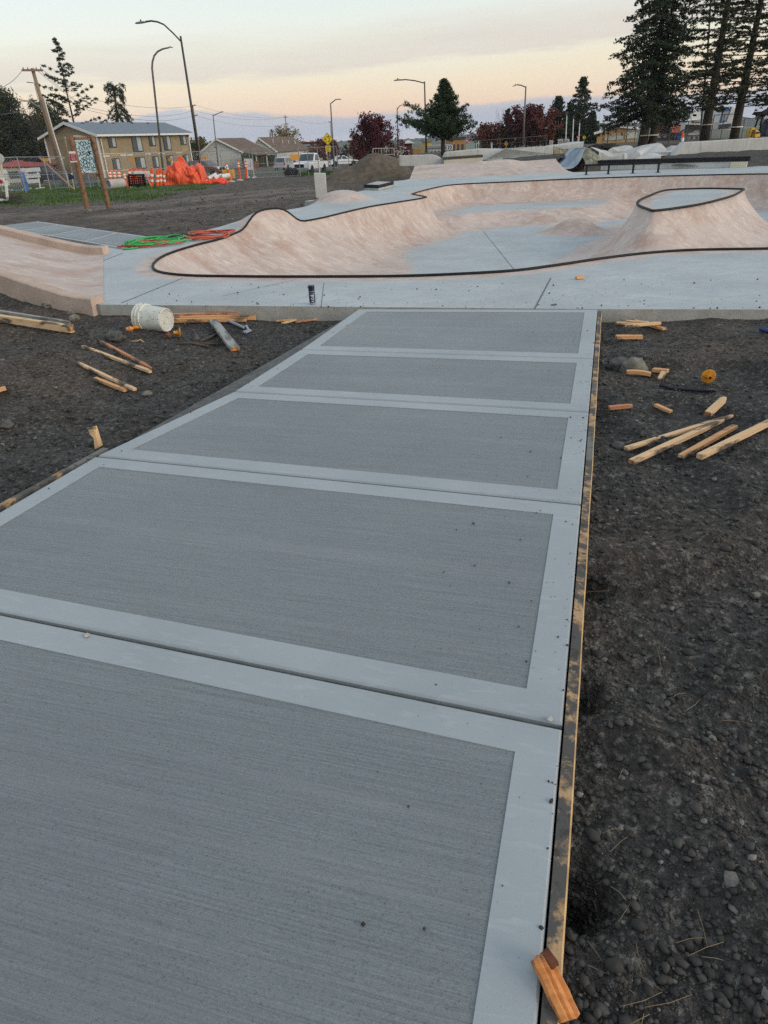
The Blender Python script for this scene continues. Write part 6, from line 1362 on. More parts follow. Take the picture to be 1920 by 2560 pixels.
b = MB(); Y = 45.6; b.beam(gp(*c4(875, 682), Y) + V((0, 0, .02)), P(*c4(752, 340), Y), .13, .04); solo('faded_plank', b, MAT['orange2'], 'faded pinkish plank leaning on the delineator cluster', 'plank')
def crate_barrier():
    Y = 45.5; p4 = lambda x, y, dy=0: P(*c4(x, y), Y + dy); root = thing('plastic_barrier', 'black plastic lattice barrier leaning among the orange delineators', 'barrier', gp(*c4(640, 690), Y)); b = MB()
    for a, c in (((470, 385), (520, 680)), ((720, 385), (785, 690)), ((475, 385), (735, 378)), ((500, 545), (755, 530)), ((560, 560), (575, 665)), ((700, 560), (720, 660))): b.beam(p4(*a), p4(*c), .16, .10)
    b.beam(p4(505, 565), p4(760, 555), .10, .2); part('frame', b, MAT['black'], root); b = MB()
    for k in range(1, 7): t = k / 7; b.beam(p4(485 + 245 * t, 385), p4(508 + 245 * t, 540), .04, .05)
    for k in range(1, 4): t = k / 4; b.beam(p4(480 + 27 * t, 385 + 155 * t), p4(728 + 27 * t, 380 + 152 * t), .04, .05)
    part('lattice', b, MAT['black'], root)
    b = MB(); b.box(p4(528, 620, -.08), (.14, .05, .3)); b.box(p4(612, 600, .1), (.24, .05, .25)); part('white_label', b, MAT['white'], root)
crate_barrier()
b = MB(); Y = 46.8; p4 = lambda x, y: P(*c4(x, y), Y); b.beam(p4(560, 355), p4(830, 345), .06, .2); b.beam(p4(600, 380), p4(825, 395), .05, .12); solo('white_board', b, MAT['white'], 'white barricade boards behind the black lattice barrier', 'barricade board')
def cpipe():
    a, c = P(*c4(150, 618), 44.3), P(*c4(405, 590), 45.2); r = .265; c.z = a.z = gz(a.x, 44.6) + r; root = thing('concrete_pipe', 'short grey concrete pipe lying on the grass', 'pipe', V((a.x, 44.3, gz(a.x, 44.3)))); d = c - a; L = d.length; b = MB(); b.lathe([(r * .74, .05), (r * .80, 0), (r, 0), (r, L * .96), (r * .97, L), (r * .75, L), (r * .74, .05)], a, d, 24); part('pipe_wall', b, MAT['pipe'], root, smooth=False)
    b = MB(); b.lathe([(0, .06), (r * .76, .06)], a, d, 20); pl_ = part('end_plug', b, MAT['pipe'], root); dn = d.normalized(); b = MB(); s = V((dn.y, -dn.x, 0)); b.beam(a + dn * .05 + s * -.06 + V((0, 0, .10)), a + dn * .05 + s * .06 + V((0, 0, -.10)), .035, .03); part('slot', b, MAT['black'], pl_)
    b = MB(); b.beam(P(*c4(240, 690), 43.8), P(*c4(470, 668), 44.6), .06, .05); solo('timber_batten', b, MAT['lath'], 'pale timber batten in front of the concrete pipe', 'batten')
cpipe()
def heap(name, label, cat, outline, Y, depth, mat, seed, amp=.12, fr=2.2, n=(70, 40), wr=1):
    """cloth heap: height profile from an outline, folded surface"""
    pts = [P(x, y, Y) for x, y in outline]; x0, x1 = min(p.x for p in pts), max(p.x for p in pts); zs = sorted(pts, key=lambda p: p.x); gx = [p.x for p in zs]; gzv = [p.z for p in zs]; rows = []
    for j in range(n[1] + 1):
        v = j / n[1]; r = []; ang = -math.pi * .5 + math.pi * v
        for i in range(n[0] + 1):
            x = x0 + (x1 - x0) * i / n[0]; top = float(np.interp(x, gx, gzv)); g = gz(x, Y) - .05; h = max(.02, top - g)
            y = Y + math.sin(ang) * depth; k = max(0, math.cos(ang)) ** .55
            f = abs(NZ.noise(V((x * fr + seed, y * fr, h * .5)))) * 2 - .6 + .5 * (abs(NZ.noise(V((x * fr * 2.3, y * fr * 2.0 + k * 2, seed)))) * 2 - .5) + .35 * math.sin(7 * x + 5 * k + 3 * NZ.noise(V((x, k, seed))))
            r.append(V((x + wr * .10 * NZ.noise(V((x * 2, k * 3, seed))), y - f * amp * 1.3, g + h * k * (1 + .0) + f * amp * k * .8)))
        rows.append(r)
    b = MB(); b.grid(rows); return solo(name, b, MAT[mat], label, cat, smooth=True)
heap('orange_tarp', 'crumpled bright orange tarpaulin heap by the fence', 'tarpaulin', [c4(1130, 600), c4(1150, 400), c4(1170, 260), c4(1230, 240), c4(1270, 160), c4(1320, 95), c4(1370, 100), c4(1410, 170), c4(1450, 240), c4(1490, 250), c4(1520, 215), c4(1580, 190), c4(1640, 190), c4(1690, 230), c4(1720, 330), c4(1750, 450), c4(1790, 560)], 47.5, 1.1, 'tarp', 3, .19, 1.5, (120, 70))
heap('orange_netting', 'low tangled heap of orange safety netting right of the tarpaulin', 'safety netting', [c5_(110, 735), c5_(200, 640), c5_(300, 600), c5_(420, 590), c5_(520, 570), c5_(600, 560), c5_(650, 590), c5_(665, 640), c5_(640, 690)], 46.3, .55, 'net', 8, .10, 3.0, (90, 40))
b = MB()
for (x0, y0), (x1, y1), r in (((340, 575), (470, 505), .12), ((440, 570), (560, 525), .13), ((560, 545), (690, 520), .14), ((290, 630), (420, 590), .10)): b.tube([P(*c5_(x0, y0), 47.6), P(*c5_(x1, y1), 47.9)], r, 9)
solo('white_pipes', b, MAT['white'], 'bundle of short white plastic pipes behind the orange netting', 'pipes')
b = MB(); a, c = P(*c5_(565, 505), 52), P(*c5_(740, 430), 52); b.prism([(a.x, 52, a.z - .3), (c.x, 52, a.z - .3), (c.x, 52, c.z), (a.x, 52, c.z)], (0, .7, 0)); solo('yellow_box', b, pm('ochre_box', (.62, .35, .08), (.5, .27, .06), 4), 'ochre box on the verge behind the white pipes', 'box', bev=.04)
b = MB(); b.lathe([(.30, 0), (.26, .45), (.22, .5), (0, .5)], gp(*c5_(530, 530), 53), n=10); solo('black_tub', b, MAT['rubber'], 'black tub left of the ochre box', 'tub')
def barricade(label, x0, x1, rails, posts, Y, feet=True):
    root = thing('barricade', label, 'barricade', gp((x0 + x1) / 2, posts[0][2], Y))
    for a, c in rails: b = MB(); b.beam(P(*a, Y), P(*c, Y), .05, .26); part('rail_board', b, MAT['white'], root, bev=.01)
    for xt, yt, yb in posts: b = MB(); t = P(xt, yt, Y + .06); g = gp(xt + 4, yb, Y); b.beam(V((g.x, Y + .06, g.z)), t, .09, .07); part('upright', b, MAT['white'], root); 
    if feet:
        for xt, yt, yb in posts: b = MB(); g = gp(xt + 4, yb, Y); b.beam(g + V((0, -.7, .05)), g + V((0, .7, .05)), .1, .1); part('foot', b, MAT['white'], root)
c2_ = lambda x, y: q('c2', x, y)
barricade('white three-board barricade in front of the red-roofed house', *[c2_(330, 0)[0], c2_(640, 0)[0]], [(c2_(330, 425), c2_(640, 405)), (c2_(360, 520), c2_(640, 500)), (c2_(440, 600), c2_(620, 590))], [(*c2_(375, 385), c2_(0, 640)[1]), (*c2_(590, 385), c2_(0, 640)[1])], 56)
barricade('white two-board barricade at the far left edge', *[c2_(-60, 0)[0], c2_(150, 0)[0]], [(c2_(-80, 455), c2_(105, 440)), (c2_(-80, 530), c2_(120, 520)), (c2_(-60, 640), c2_(150, 625))], [(*c2_(75, 425), c2_(0, 690)[1])], 52)
barricade('white three-board barricade left of the gate panel', *[c5_(930, 0)[0], c5_(1080, 0)[0]], [(c5_(930, 275), c5_(1080, 275)), (c5_(950, 335), c5_(1080, 335)), (c5_(960, 400), c5_(1085, 400))], [(*c5_(955, 255), c5_(0, 470)[1]), (*c5_(1060, 255), c5_(0, 470)[1])], 62)
def frame_left():
    Y = 33; p2 = lambda x, y, dy=0: P(*c2_(x, y), Y + dy); root = thing('site_barricade', 'white painted wooden frame with a red reflector at the left edge', 'barricade', p2(60, 870)); b = MB(); b.beam(p2(90, 600), p2(120, 880), .10, .08); part('upright', b, MAT['white'], root); b = MB(); b.beam(p2(-90, 900), p2(135, 885), .08, .09); part('foot_rail', b, MAT['white'], root); b = MB(); b.beam(p2(-90, 600), p2(70, 590), .06, .20); part('board', b, MAT['white'], root)
    b = MB(); b.lathe([(0, 0), (.085, 0), (.085, .03), (0, .03)], p2(8, 600, -.08), (0, 1, 0), 12); part('reflector', b, MAT['red'], root)
    b = MB(); b.beam(p2(10, 300, .1), p2(50, 560, .1), .14, .05); part('cream_post', b, MAT['cream'], root); b = MB(); b.lathe([(0, 0), (.20, 0), (.20, .03), (0, .03)], p2(-15, 230, 0), (0, 1, 0), 16); part('round_disc', b, MAT['dwhite'], root)
frame_left()
b = MB(); r2 = random.Random(9)
b.tube([gr(-25, 437) + V((0, 0, .02)), gr(15, 436) + V((0, 0, .10)), gr(60, 434) + V((0, 0, .02))], [.05, .04, .02], 5)
for k in range(70):
    c = gr(15 + r2.gauss(0, 22), 436 + r2.gauss(0, 4)); a = r2.gauss(.15, .5); L = r2.uniform(.5, 1.5); d = V((math.cos(a), math.sin(a) * .8, r2.uniform(-.05, .30))); s = c + V((0, 0, r2.uniform(.02, .3))); e_ = gr(15 + (s.x - c.x), 436); b.tube([gr(15, 436) + V((r2.gauss(0, .3), r2.gauss(0, .1), .06)), s + V((0, 0, .05)), s + d * L * .5 + V((0, 0, r2.uniform(-.1, .1)))], [.02, .014, .004], 4)
solo('brush_pile', b, MAT['twig'], 'dark pile of cut branches at the left edge of the grass', 'brush pile')
b = MB(); b.beam(P(*c2_(620, 205), 48.2), gp(*c2_(1180, 700), 47.6), .16, .05); solo('timber_brace', b, MAT['orange2'] if False else MAT['pole'], 'long timber plank leaning diagonally against the fence', 'plank')
b = MB(); b.beam(gp(*c2_(1190, 730), 46), P(*c2_(1155, 560), 46), .07, .04); solo('marker_lath', b, MAT['lath'], 'short pale lath stuck upright beside the log sign', 'stake')
for (x, y), w, Y, lab in ((c2_(735, 250), .32, 47, 'small yellow placard hung on the left fence'), (c4(525, 122), .28, 51, 'small pale yellow placard on the fence above the black barrier'), (c4(1165, 125), .28, 55, 'small pale yellow placard on the fence by the orange tarpaulin'), (c5_(270, 232), .36, 57, 'small yellow placard on the fence in front of the pale house')):
    b = MB(); c = P(x, y, Y); b.prism([c + V((-w / 2, 0, -.10)), c + V((w / 2, 0, -.07)), c + V((w / 2, 0, .09)), c + V((-w / 2, 0, .07))], (0, .03, 0)); b.lathe([(0, 0), (.05, 0), (.05, .05), (0, .05)], c + V((w * .2, -.05, -.1)), (0, 1, 0), 8); solo('fence_placard', b, MAT['yellow'], lab, 'placard')
b = MB(); b.ico(gp(629, 377, 61) + V((0, 0, .28)), .48, 3, .35, (1.1, .9, .85), 4); solo('black_bag', b, MAT['black'], 'black plastic bag in front of the white pickup', 'bag')
b = MB(); b.beam(P(700, 374, 24.5), P(700, 366, 24.5), .02, .03); 
for k, (x, y) in enumerate([q('c6', 365, 722), q('c6', 425, 722)][:1]):
    b = MB(); c = P(*q('c6', 398, 723), 118); b.prism([c + V((-1.1, 0, -.4)), c + V((1.1, 0, -.4)), c + V((1.1, 0, .4)), c + V((-1.1, 0, .4))], (0, .1, 0)); b.tube([c + V((0, .1, -.4)), V((c.x, c.y + .1, gz(c.x, 118)))], .06, 6); solo('orange_sign', b, MAT['osign'], 'small orange road sign behind the white pickup', 'sign')
# road signs
def diamond(label, cx, cy, half, Y, mat, sym, legs=1, plaque=False, name='warning_sign'):
    c = P(cx, cy, Y); k = (P(cx + half, cy, Y) - c).length; root = thing(name, label, 'road sign', V((c.x, Y, gz(c.x, Y)))); b = MB(); b.prism([c + V((0, 0, -k)), c + V((k, 0, 0)), c + V((0, 0, k)), c + V((-k, 0, 0))], (0, .02, 0)); pn = part('panel', b, MAT[mat], root, bev=.01)
    b = MB(); o = c + V((0, -.012, 0)); j = k * .93
    for a, d in (((0, -j), (j, 0)), ((j, 0), (0, j)), ((0, j), (-j, 0)), ((-j, 0), (0, -j))): b.beam(o + V((a[0], 0, a[1])), o + V((d[0], 0, d[1])), .012, k * .05, up=(0, 1, 0))
    if sym == 'ring':
        for s in range(3):
            a0 = R(100 + s * 120); r = k * .40; pts = [o + V((math.cos(a0 + R(78) * i / 8) * r, 0, math.sin(a0 + R(78) * i / 8) * r)) for i in range(9)]
            for p_, q_ in zip(pts[:-1], pts[1:]): b.beam(p_, q_, .012, k * .11, up=(0, 1, 0))
            e = pts[-1]; t = (pts[-1] - pts[-2]).normalized(); n = V((-t.z, 0, t.x)); b.prism([e - n * k * .16 - t * .01, e + n * k * .16 - t * .01, e + t * k * .24], (0, .006, 0))
    else:
        b.lathe([(0, 0), (k * .12, 0), (k * .12, .01), (0, .01)], o + V((0, 0, k * .42)), (0, 1, 0), 10); b.beam(o + V((0, 0, k * .28)), o + V((0, 0, -k * .1)), .012, k * .22, up=(0, 1, 0))
        for s in (-1, 1): b.beam(o + V((0, 0, -k * .08)), o + V((s * k * .16, 0, -k * .5)), .012, k * .1, up=(0, 1, 0)); b.beam(o + V((0, 0, k * .2)), o + V((s * k * .28, 0, -k * .02)), .012, k * .08, up=(0, 1, 0))
    part('symbol', b, MAT['ink'], pn)
    zb = c.z - k
    if plaque:
        b = MB(); w = k * .46; z1, z0 = zb - .02, zb - .02 - w * 2.0; b.prism([(c.x - w, Y, z0), (c.x + w, Y, z0), (c.x + w, Y, z1), (c.x - w, Y, z1)], (0, .02, 0)); pq = part('plaque', b, MAT['ysign'], root); b = MB(); text_into(b, '15', (c.x, Y - .006, z1 - w * .66), (1, 0, 0), (0, 0, 1), w * 1.15, .004); text_into(b, 'MPH', (c.x, Y - .006, z1 - w * 1.55), (1, 0, 0), (0, 0, 1), w * .68, .004); part('lettering', b, MAT['ink'], pq)
    for i in range(legs): x = c.x + (0 if legs == 1 else (-.12 + .24 * i)); b = MB(); b.beam(V((x, Y + .05, gz(c.x, Y) - .1)), V((x, Y + .05, zb + k * .6)), .06, .06); part('post', b, MAT['steel'], root)
diamond('yellow diamond roundabout sign with three curved black arrows', 707.4, 300.3, 12.3, 76, 'ysign', 'ring', 2, True)
diamond('small orange diamond pedestrian sign above the far concrete wall', 1093.5, 310.5, 5.2, 62, 'osign', 'ped')
diamond('narrow yellow warning sign right of the floodlight poles', 1262, 297, 4.5, 74, 'ysign', 'ped')
def chevron():
    Y = 60; a, c = P(965, 323.5, Y), P(978.5, 313, Y); root = thing('chevron_sign', 'white sign with two black chevrons right of the pine trunk', 'road sign', gp(972, 330, Y)); b = MB(); b.prism([(a.x, Y, a.z), (c.x, Y, a.z), (c.x, Y, c.z), (a.x, Y, c.z)], (0, .02, 0)); pn = part('panel', b, MAT['white'], root); b = MB(); w, h = c.x - a.x, c.z - a.z
    for k in (.12, .5): 
        x = a.x + w * k; b.add([(x, Y - .01, a.z + h * .06), (x + w * .16, Y - .01, a.z + h * .06), (x + w * .36, Y - .01, a.z + h * .5), (x + w * .16, Y - .01, a.z + h * .94), (x, Y - .01, a.z + h * .94), (x + w * .2, Y - .01, a.z + h * .5)], [(0, 1, 2, 5), (5, 2, 3, 4)])
    part('chevrons', b, MAT['ink'], pn); b = MB(); b.beam(V(((a.x + c.x) / 2, Y + .05, gz(a.x, Y))), V(((a.x + c.x) / 2, Y + .05, c.z)), .06, .06); part('post', b, MAT['steel'], root)
chevron()
def yield_sign(label, cx, y0, y1, Y, half):
    c = P(cx, y0, Y); e = P(cx, y1, Y); k = (P(cx + half, y0, Y) - c).length; root = thing('yield_sign', label, 'road sign', V((c.x, Y, gz(c.x, Y)))); b = MB(); b.prism([c + V((-k, 0, 0)), c + V((k, 0, 0)), V((c.x, Y, e.z))], (0, .02, 0)); pn = part('panel', b, pm('sign_red', (.55, .02, .03), rough=.4), root, bev=.01); h = c.z - e.z; b = MB(); b.prism([c + V((-k * .45, -.008, -h * .2)), c + V((k * .45, -.008, -h * .2)), c + V((0, -.008, -h * .66))], (0, .006, 0)); part('white_centre', b, MAT['white'], pn); b = MB(); b.beam(V((c.x, Y + .04, gz(c.x, Y))), V((c.x, Y + .04, c.z)), .06, .06); part('post', b, MAT['dwhite'], root)
yield_sign('red and white yield sign right of the chevron sign', 1009, 300.5, 311, 66, 4.6)
yield_sign('small yield sign beside the rightmost floodlight pole', 1248.5, 294, 300.5, 74, 3.4)
for x0, x1, y0, y1, Y, lab in ((862, 872, 318, 313, 76, 'small white sign just right of the street lamp by the pine'), (873, 877.5, 323, 318, 74, 'tiny white square sign on the dark kiosk')):
    r = thing('white_sign', lab, 'sign', gp((x0 + x1) / 2, y0, Y)); b = MB(); vquad(b, [P(x0, y0, Y), P(x1, y0, Y), P(x1, y1, Y), P(x0, y1, Y)], .03); part('panel', b, MAT['white'], r); b = MB(); m = P((x0 + x1) / 2, y0, Y + .04); b.beam(V((m.x, m.y, gz(m.x, Y))), m + V((0, 0, .1)), .05, .05); part('post', b, MAT['dwhite'], r)
# boats behind the pines
cb = lambda x, y, Y: P(*q('cb', x, y), Y)
def boat(label, pts, Y, depth, stripes, cab):
    root = thing('laid_up_boat', label, 'boat', cb(*pts[0], Y)); b = MB(); c = [cb(x, y, Y) for x, y in pts]; m = sum(c, V()) / len(c); vs = [p for p in c] + [V((m.x + (p.x - m.x) * 1.02, Y + depth, p.z)) for p in c] + [V((p.x, Y + depth * .5, p.z + .05 if p.z > m.z else p.z - .25)) for p in c]; n = len(c); fs = [tuple(range(n))]
    fs += [(i, (i + 1) % n, 2 * n + (i + 1) % n, 2 * n + i) for i in range(n)] + [(2 * n + i, 2 * n + (i + 1) % n, n + (i + 1) % n, n + i) for i in range(n)] + [tuple(range(n, 2 * n))[::-1]]; b.add(vs, fs); part('hull', b, MAT['white'], root)
    b = MB()
    for (x0, y0), (x1, y1), h in stripes: b.beam(cb(x0, y0, Y - .04), cb(x1, y1, Y - .04), .05, h)
    part('stripe', b, MAT['ink'], root)
    for k, l in cab: b = MB(); b.prism([cb(x, y, Y + .5) for x, y in l], (0, depth * .7, 0)); part('cabin' if k == 'white' else 'cabin_window', b, MAT['white' if k == 'white' else 'glass'], root)
boat('long white boat with a black hull stripe behind the left pine', [(430, 545), (640, 552), (665, 500), (665, 440), (435, 430)], 62, 3, [((432, 518), (655, 524), .35), ((530, 442), (665, 446), .08)], [('white', [(455, 432), (520, 432), (520, 385), (465, 390)]), ('white', [(525, 432), (665, 436), (660, 300), (540, 292)]), ('glass', [(545, 360), (600, 362), (600, 330), (548, 328)])])
boat('white cabin boat between the two pines', [(735, 530), (930, 520), (935, 450), (740, 460)], 64, 3, [((740, 470), (930, 460), .08), ((820, 420), (930, 412), .07), ((815, 365), (930, 350), .07)], [('white', [(740, 460), (930, 450), (940, 375), (760, 380)]), ('white', [(770, 380), (930, 372), (935, 225), (770, 195)]), ('glass', [(775, 440), (860, 434), (865, 405), (775, 412)])])
def blueboat():
    Y = 58; root = thing('blue_trimmed_boat', 'white boat cabin with a blue framed window beside the right pine', 'boat', cb(1030, 560, Y)); b = MB(); b.prism([cb(925, 560, Y), cb(1110, 560, Y), cb(1135, 450, Y), cb(1175, 240, Y), cb(1130, 235, Y), cb(985, 255, Y), cb(930, 450, Y)], (0, 2.5, 0)); part('hull', b, MAT['white'], root)
    b = MB(); b.prism([cb(940, 460, Y - .04), cb(1045, 440, Y - .04), cb(1120, 250, Y - .04), cb(990, 262, Y - .04)], (0, .03, 0)); f = part('window_frame', b, MAT['blue'], root); b = MB(); b.prism([cb(975, 430, Y - .07), cb(1032, 420, Y - .07), cb(1085, 285, Y - .07), cb(1000, 295, Y - .07)], (0, .02, 0)); part('window', b, MAT['pale'], f)
    b = MB(); b.beam(cb(925, 515, Y - .05), cb(1110, 500, Y - .05), .05, .3); part('stripe', b, MAT['navy'], root)
blueboat()
b = MB(); b.tube([gp(*q('cc', 1085, 880), 60), P(*q('cc', 1090, 500), 60), P(*q('cc', 1122, -40), 60)], .06, 6); m_ = solo('boat_mast', b, MAT['dsteel'], 'straight dark boat mast rising left of the open-crowned pine', 'mast')
b = MB()
for x0, y0, x1, y1 in ((1075, 350, 950, 600), (1060, 360, 960, 560), (930, 260, 885, 400)): b.tube([P(*q('cc', x0, y0), 60), P(*q('cc', x1, y1), 60)], .012, 3)
solo('mast_stays', b, MAT['dsteel'], 'thin stays slanting down beside the boat mast', 'mast stays')
def bluecrates():
    Y = 56; root = thing('scaffold_frame', 'blue and orange frame standing behind the chain link fence', 'frame', cb(330, 700, Y)); b = MB()
    for x in (300, 345, 375): b.beam(cb(x - 20, 700, Y), cb(x, 580, Y), .08, .08)
    b.beam(cb(290, 640, Y), cb(370, 630, Y), .08, .08); part('frame', b, MAT['blue'], root); b = MB(); b.box(cb(300, 545, Y), (.5, .3, .5)); part('orange_panel', b, MAT['orange2'], root)
bluecrates()
block('workshop_building', 'low grey building behind the chain link fence under the pines', 'building', 1488, 1512, 291, 304, 70, 5, MAT['conc'], MAT['steel'], 2)
block('workshop_building', 'dark glazed container behind the fence right of the twin fir', 'building', 1440, 1470, 296, 312, 66, 4, MAT['dsteel'], MAT['conc'], 3)
def excavator():
    Y = 44; e = lambda x, y, dy=0: cb(x, y, Y + dy); root = thing('mini_excavator', 'yellow compact excavator cut off by the right edge', 'excavator', gp(*q('cb', 1480, 690), Y)); b = MB(); b.prism([e(1380, 690), e(1440, 690), e(1470, 560), e(1470, 525), e(1430, 530), e(1405, 580)], (0, .5, 0)); bd = part('counterweight', b, MAT['exc'], root, bev=.03); b = MB()
    for k in range(5): b.beam(e(1398 + k * 7, 660 - k * 22, -.02), e(1430 + k * 7, 662 - k * 22, -.02), .02, .05)
    part('vent_slot', b, MAT['ink'], bd)
    b = MB(); b.prism([e(1465, 680, -.1), e(1545, 665, -.1), e(1545, 590, -.1), e(1500, 560, -.1), e(1478, 540, -.1)], (0, .8, 0)); part('body_panel', b, MAT['exc'], root, bev=.03); b = MB(); b.beam(e(1480, 605, -.12), e(1540, 600, -.12), .02, .08); part('stripe', b, MAT['ink'], bd)
    b = MB(); b.tube([e(1465, 525, .1), e(1500, 430, .1), e(1540, 320, .1), e(1590, 285, .1), e(1720, 285, .1)], .05, 6); part('roll_bar', b, MAT['black'], root); b = MB(); b.tube([e(1530, 640, .9), e(1560, 430, .9), e(1600, 300, .9)], .05, 6); part('roll_bar', b, MAT['black'], root); b = MB(); b.prism([e(1555, 330), e(1730, 345), e(1730, 285), e(1590, 285)], (0, 1.1, 0)); part('canopy', b, MAT['black'], root, bev=.03)
    b = MB(); b.prism([e(1600, 660, .1), e(1730, 650, .1), e(1730, 430, .1), e(1660, 440, .1), e(1635, 520, .1)], (0, .6, 0)); part('seat', b, MAT['navy'], root, bev=.08); b = MB(); b.prism([e(1545, 690, -.05), e(1740, 690, -.05), e(1740, 650, -.05), e(1545, 650, -.05)], (0, 1, 0)); part('track', b, MAT['rubber'], root, bev=.05)
excavator()

# ================================================================ THINGS LYING NEAR THE PATH
def lumber(name, label, cat, p0, p1, w, h, mat, dz0=0.0, dz1=0.0, up=(0, 0, 1), onz=None, bow=0, point=0, group=None, roll=0):
    a, c = (gr(*p0), gr(*p1)) if onz is None else (at(*p0, onz), at(*p1, onz)); w *= .88; h *= .88; m_ = (a + c) / 2; up_ = max(0, gfull(m_.x, m_.y) - m_.z) * .6 if onz is None else 0; a = a + V((0, 0, h / 2 + .008 + dz0 + up_)); c = c + V((0, 0, h / 2 + .008 + dz1 + up_)); d = (c - a).normalized(); s = d.cross(V((0, 0, 1))).normalized(); u = s.cross(d)
    if roll: Q = Matrix.Rotation(roll, 3, d); s = Q @ s; u = Q @ u
    n = 6; rows = []; org = (a + c) / 2; sd_ = rnd.random() * 99
    for i in range(n + 1):
        t = i / n; p = a.lerp(c, t) + u * bow * math.sin(t * math.pi); k = 1 - (point if i == n else 0); j = lambda e: NZ.noise(V((t * 3 + sd_, e, 0))) * .06
        rows.append([p + s * (w / 2 * k * (1 + j(1))) * sx + u * (h / 2 * k * (1 + j(2))) * sy for sx, sy in ((-1, -1), (1, -1), (1, 1), (-1, 1), (-1, -1))])
    b = MB(); b.grid(rows); b.f += [(0, 1, 2, 3), tuple(n * 5 + i for i in (3, 2, 1, 0))]; b.m += [1, 1] if isinstance(mat, list) else [0, 0]
    # local frame along the board, so that the grain runs lengthwise
    Lm = Matrix((d, s, u)).transposed().to_4x4(); Lm.translation = org; inv = Lm.inverted(); L = (c - a).length
    me = bpy.data.meshes.new(name); me.from_pydata([inv @ V(v) for v in b.v], [], b.f); me.polygons.foreach_set('material_index', b.m); me.update(); fixn(me)
    o = link(name, me, mat if isinstance(mat, list) else [mat]); o.matrix_world = Lm; bevel(o, .0022, 1); return tag(o, label, cat, group)
def gwood(name, c1, c2, dirt=.25, dcol=(.06, .05, .042)):
    dirt += .16
    t = MT(name); g = t.noise(1, 6, (3, 60, 60), rough=.65, dist=.6); k = t.noise(1, 5, (5, 16, 16)); c = t.mix(t.ramp(g, .3, .7), c1, c2); c = t.mix(t.math('MULTIPLY', t.ramp(k, .50, .60), min(1, dirt * 2.0)), c, dcol); t.col(c).rough(.75).bump(g, .002); return t.m
GW = {'a': gwood('fresh_fir', (.70, .385, .18), (.58, .28, .11)), 'b': gwood('pale_fir', (.72, .50, .29), (.60, .38, .20), .30), 'c': gwood('cement_grey_fir', (.36, .365, .335), (.25, .25, .23), .15), 'd': gwood('weathered_fir', (.34, .29, .23), (.26, .215, .17), .25), 'e': gwood('split_orange_fir', (.72, .30, .09), (.50, .17, .04), .15), 'f': gwood('reddish_fir', (.56, .25, .12), (.42, .165, .07), .25)}
gq = lambda x, y: q('cg', x, y); Lq = lambda x, y: q('L', x, y); fq = lambda x, y: q('cf', x, y); Rq = lambda x, y: q('R', x, y)
lum = lambda *a, **k: lumber('timber_board', *a[:1], 'timber board', *a[1:], **k)
stk = lambda *a, **k: lumber('wooden_stake', *a[:1], 'wooden stake', *a[1:], **k)
lum('long grey-topped board lying nearest the banked ramp at the left edge', gq(-420, 118), gq(1130, 370), .045, .075, [GW['c'], GW['f']])
lum('long board with an orange face in front of the grey-topped board', gq(-420, 225), gq(1175, 480), .06, .085, [GW['b'], GW['a']])
stk('dark-tipped reddish stake lying upper right of the left four', Lq(662, 940), Lq(985, 1110), .035, .028, GW['f'], point=.5)
stk('pale knotted stake crossing under the reddish stake', Lq(540, 962), Lq(980, 1128), .036, .03, GW['b'])
stk('yellowish stake lying below the knotted stake', Lq(503, 1068), Lq(880, 1252), .034, .026, GW['b'])
stk('short pinkish stake lying below the yellowish stake', Lq(622, 1178), Lq(818, 1250), .038, .028, GW['a'])
stk('short pink stake end cut off by the left edge of the picture', (-25, 856), (17, 853), .05, .03, GW['a'])
def stub():
    p = gr(207, 972); k = p.y; b = MB(); t = [P(*Lq(x, y), k + dy) for x, y, dy in ((570, 1490, 0), (585, 1478, 0), (605, 1474, 0), (645, 1600, 0), (632, 1610, 0), (612, 1620, 0), (605, 1545, 0), (582, 1520, 0))]; b.prism(t, (.012, .03, 0)); solo('broken_stake', b, GW['b'], 'splintered yellow stake standing at the left path edge', 'wooden stake', bev=.003)
stub()
lum('reddish board lying along the foot of the deck behind the bucket', fq(740, 265), fq(1490, 248), .09, .038, GW['f'], dz0=.03, dz1=.03)
lum('longer orange board lying along the foot of the deck', fq(740, 285), fq(1660, 268), .04, .06, GW['a'])
lum('orange board in front, just right of the bucket', fq(765, 300), fq(1558, 288), .04, .05, [GW['a'], GW['f']])
lum('grey cement-covered plank with an orange cut end', fq(1185, 285), fq(1435, 610), .095, .04, [GW['c'], GW['e']])
def prybar():
    b = MB(); pts = [gr(*fq(x, y)) + V((0, 0, .025)) for x, y in ((1352, 292), (1375, 300), (1450, 335), (1530, 372), (1560, 385), (1585, 400))]; b.tube(pts, [.014, .016, .015, .014, .014, .012], 7); e = pts[-1]; b.beam(e + V((0, 0, .0)), gr(*fq(1525, 418)) + V((0, 0, .02)), .03, .02); b.beam(e + V((.02, .01, 0)), gr(*fq(1545, 425)) + V((0, 0, .02)), .018, .016); solo('pry_bar', b, pm('blue_grey_tool', (.24, .28, .36), (.3, .33, .38), 9, .5), 'blue-grey pry bar with a pale claw lying right of the grey plank', 'pry bar')
prybar()
def stick(label, pts, r=.012, mat='twig', sh=fq, name='stick', cat='stick'):
    b = MB(); b.tube([gr(*sh(x, y)) + V((0, 0, r)) for x, y in pts], r, 6); solo(name, b, MAT[mat] if isinstance(mat, str) else mat, label, cat, smooth=True)
stick('long straight grey stick lying in front of the bucket', [(800, 512), (1050, 528), (1300, 545)], .011); stick('grey stick lying just below the long straight stick', [(780, 530), (960, 542), (1140, 552)], .011); stick('grey stick slanting up towards the grey plank', [(1055, 512), (1150, 470), (1240, 432)], .014)
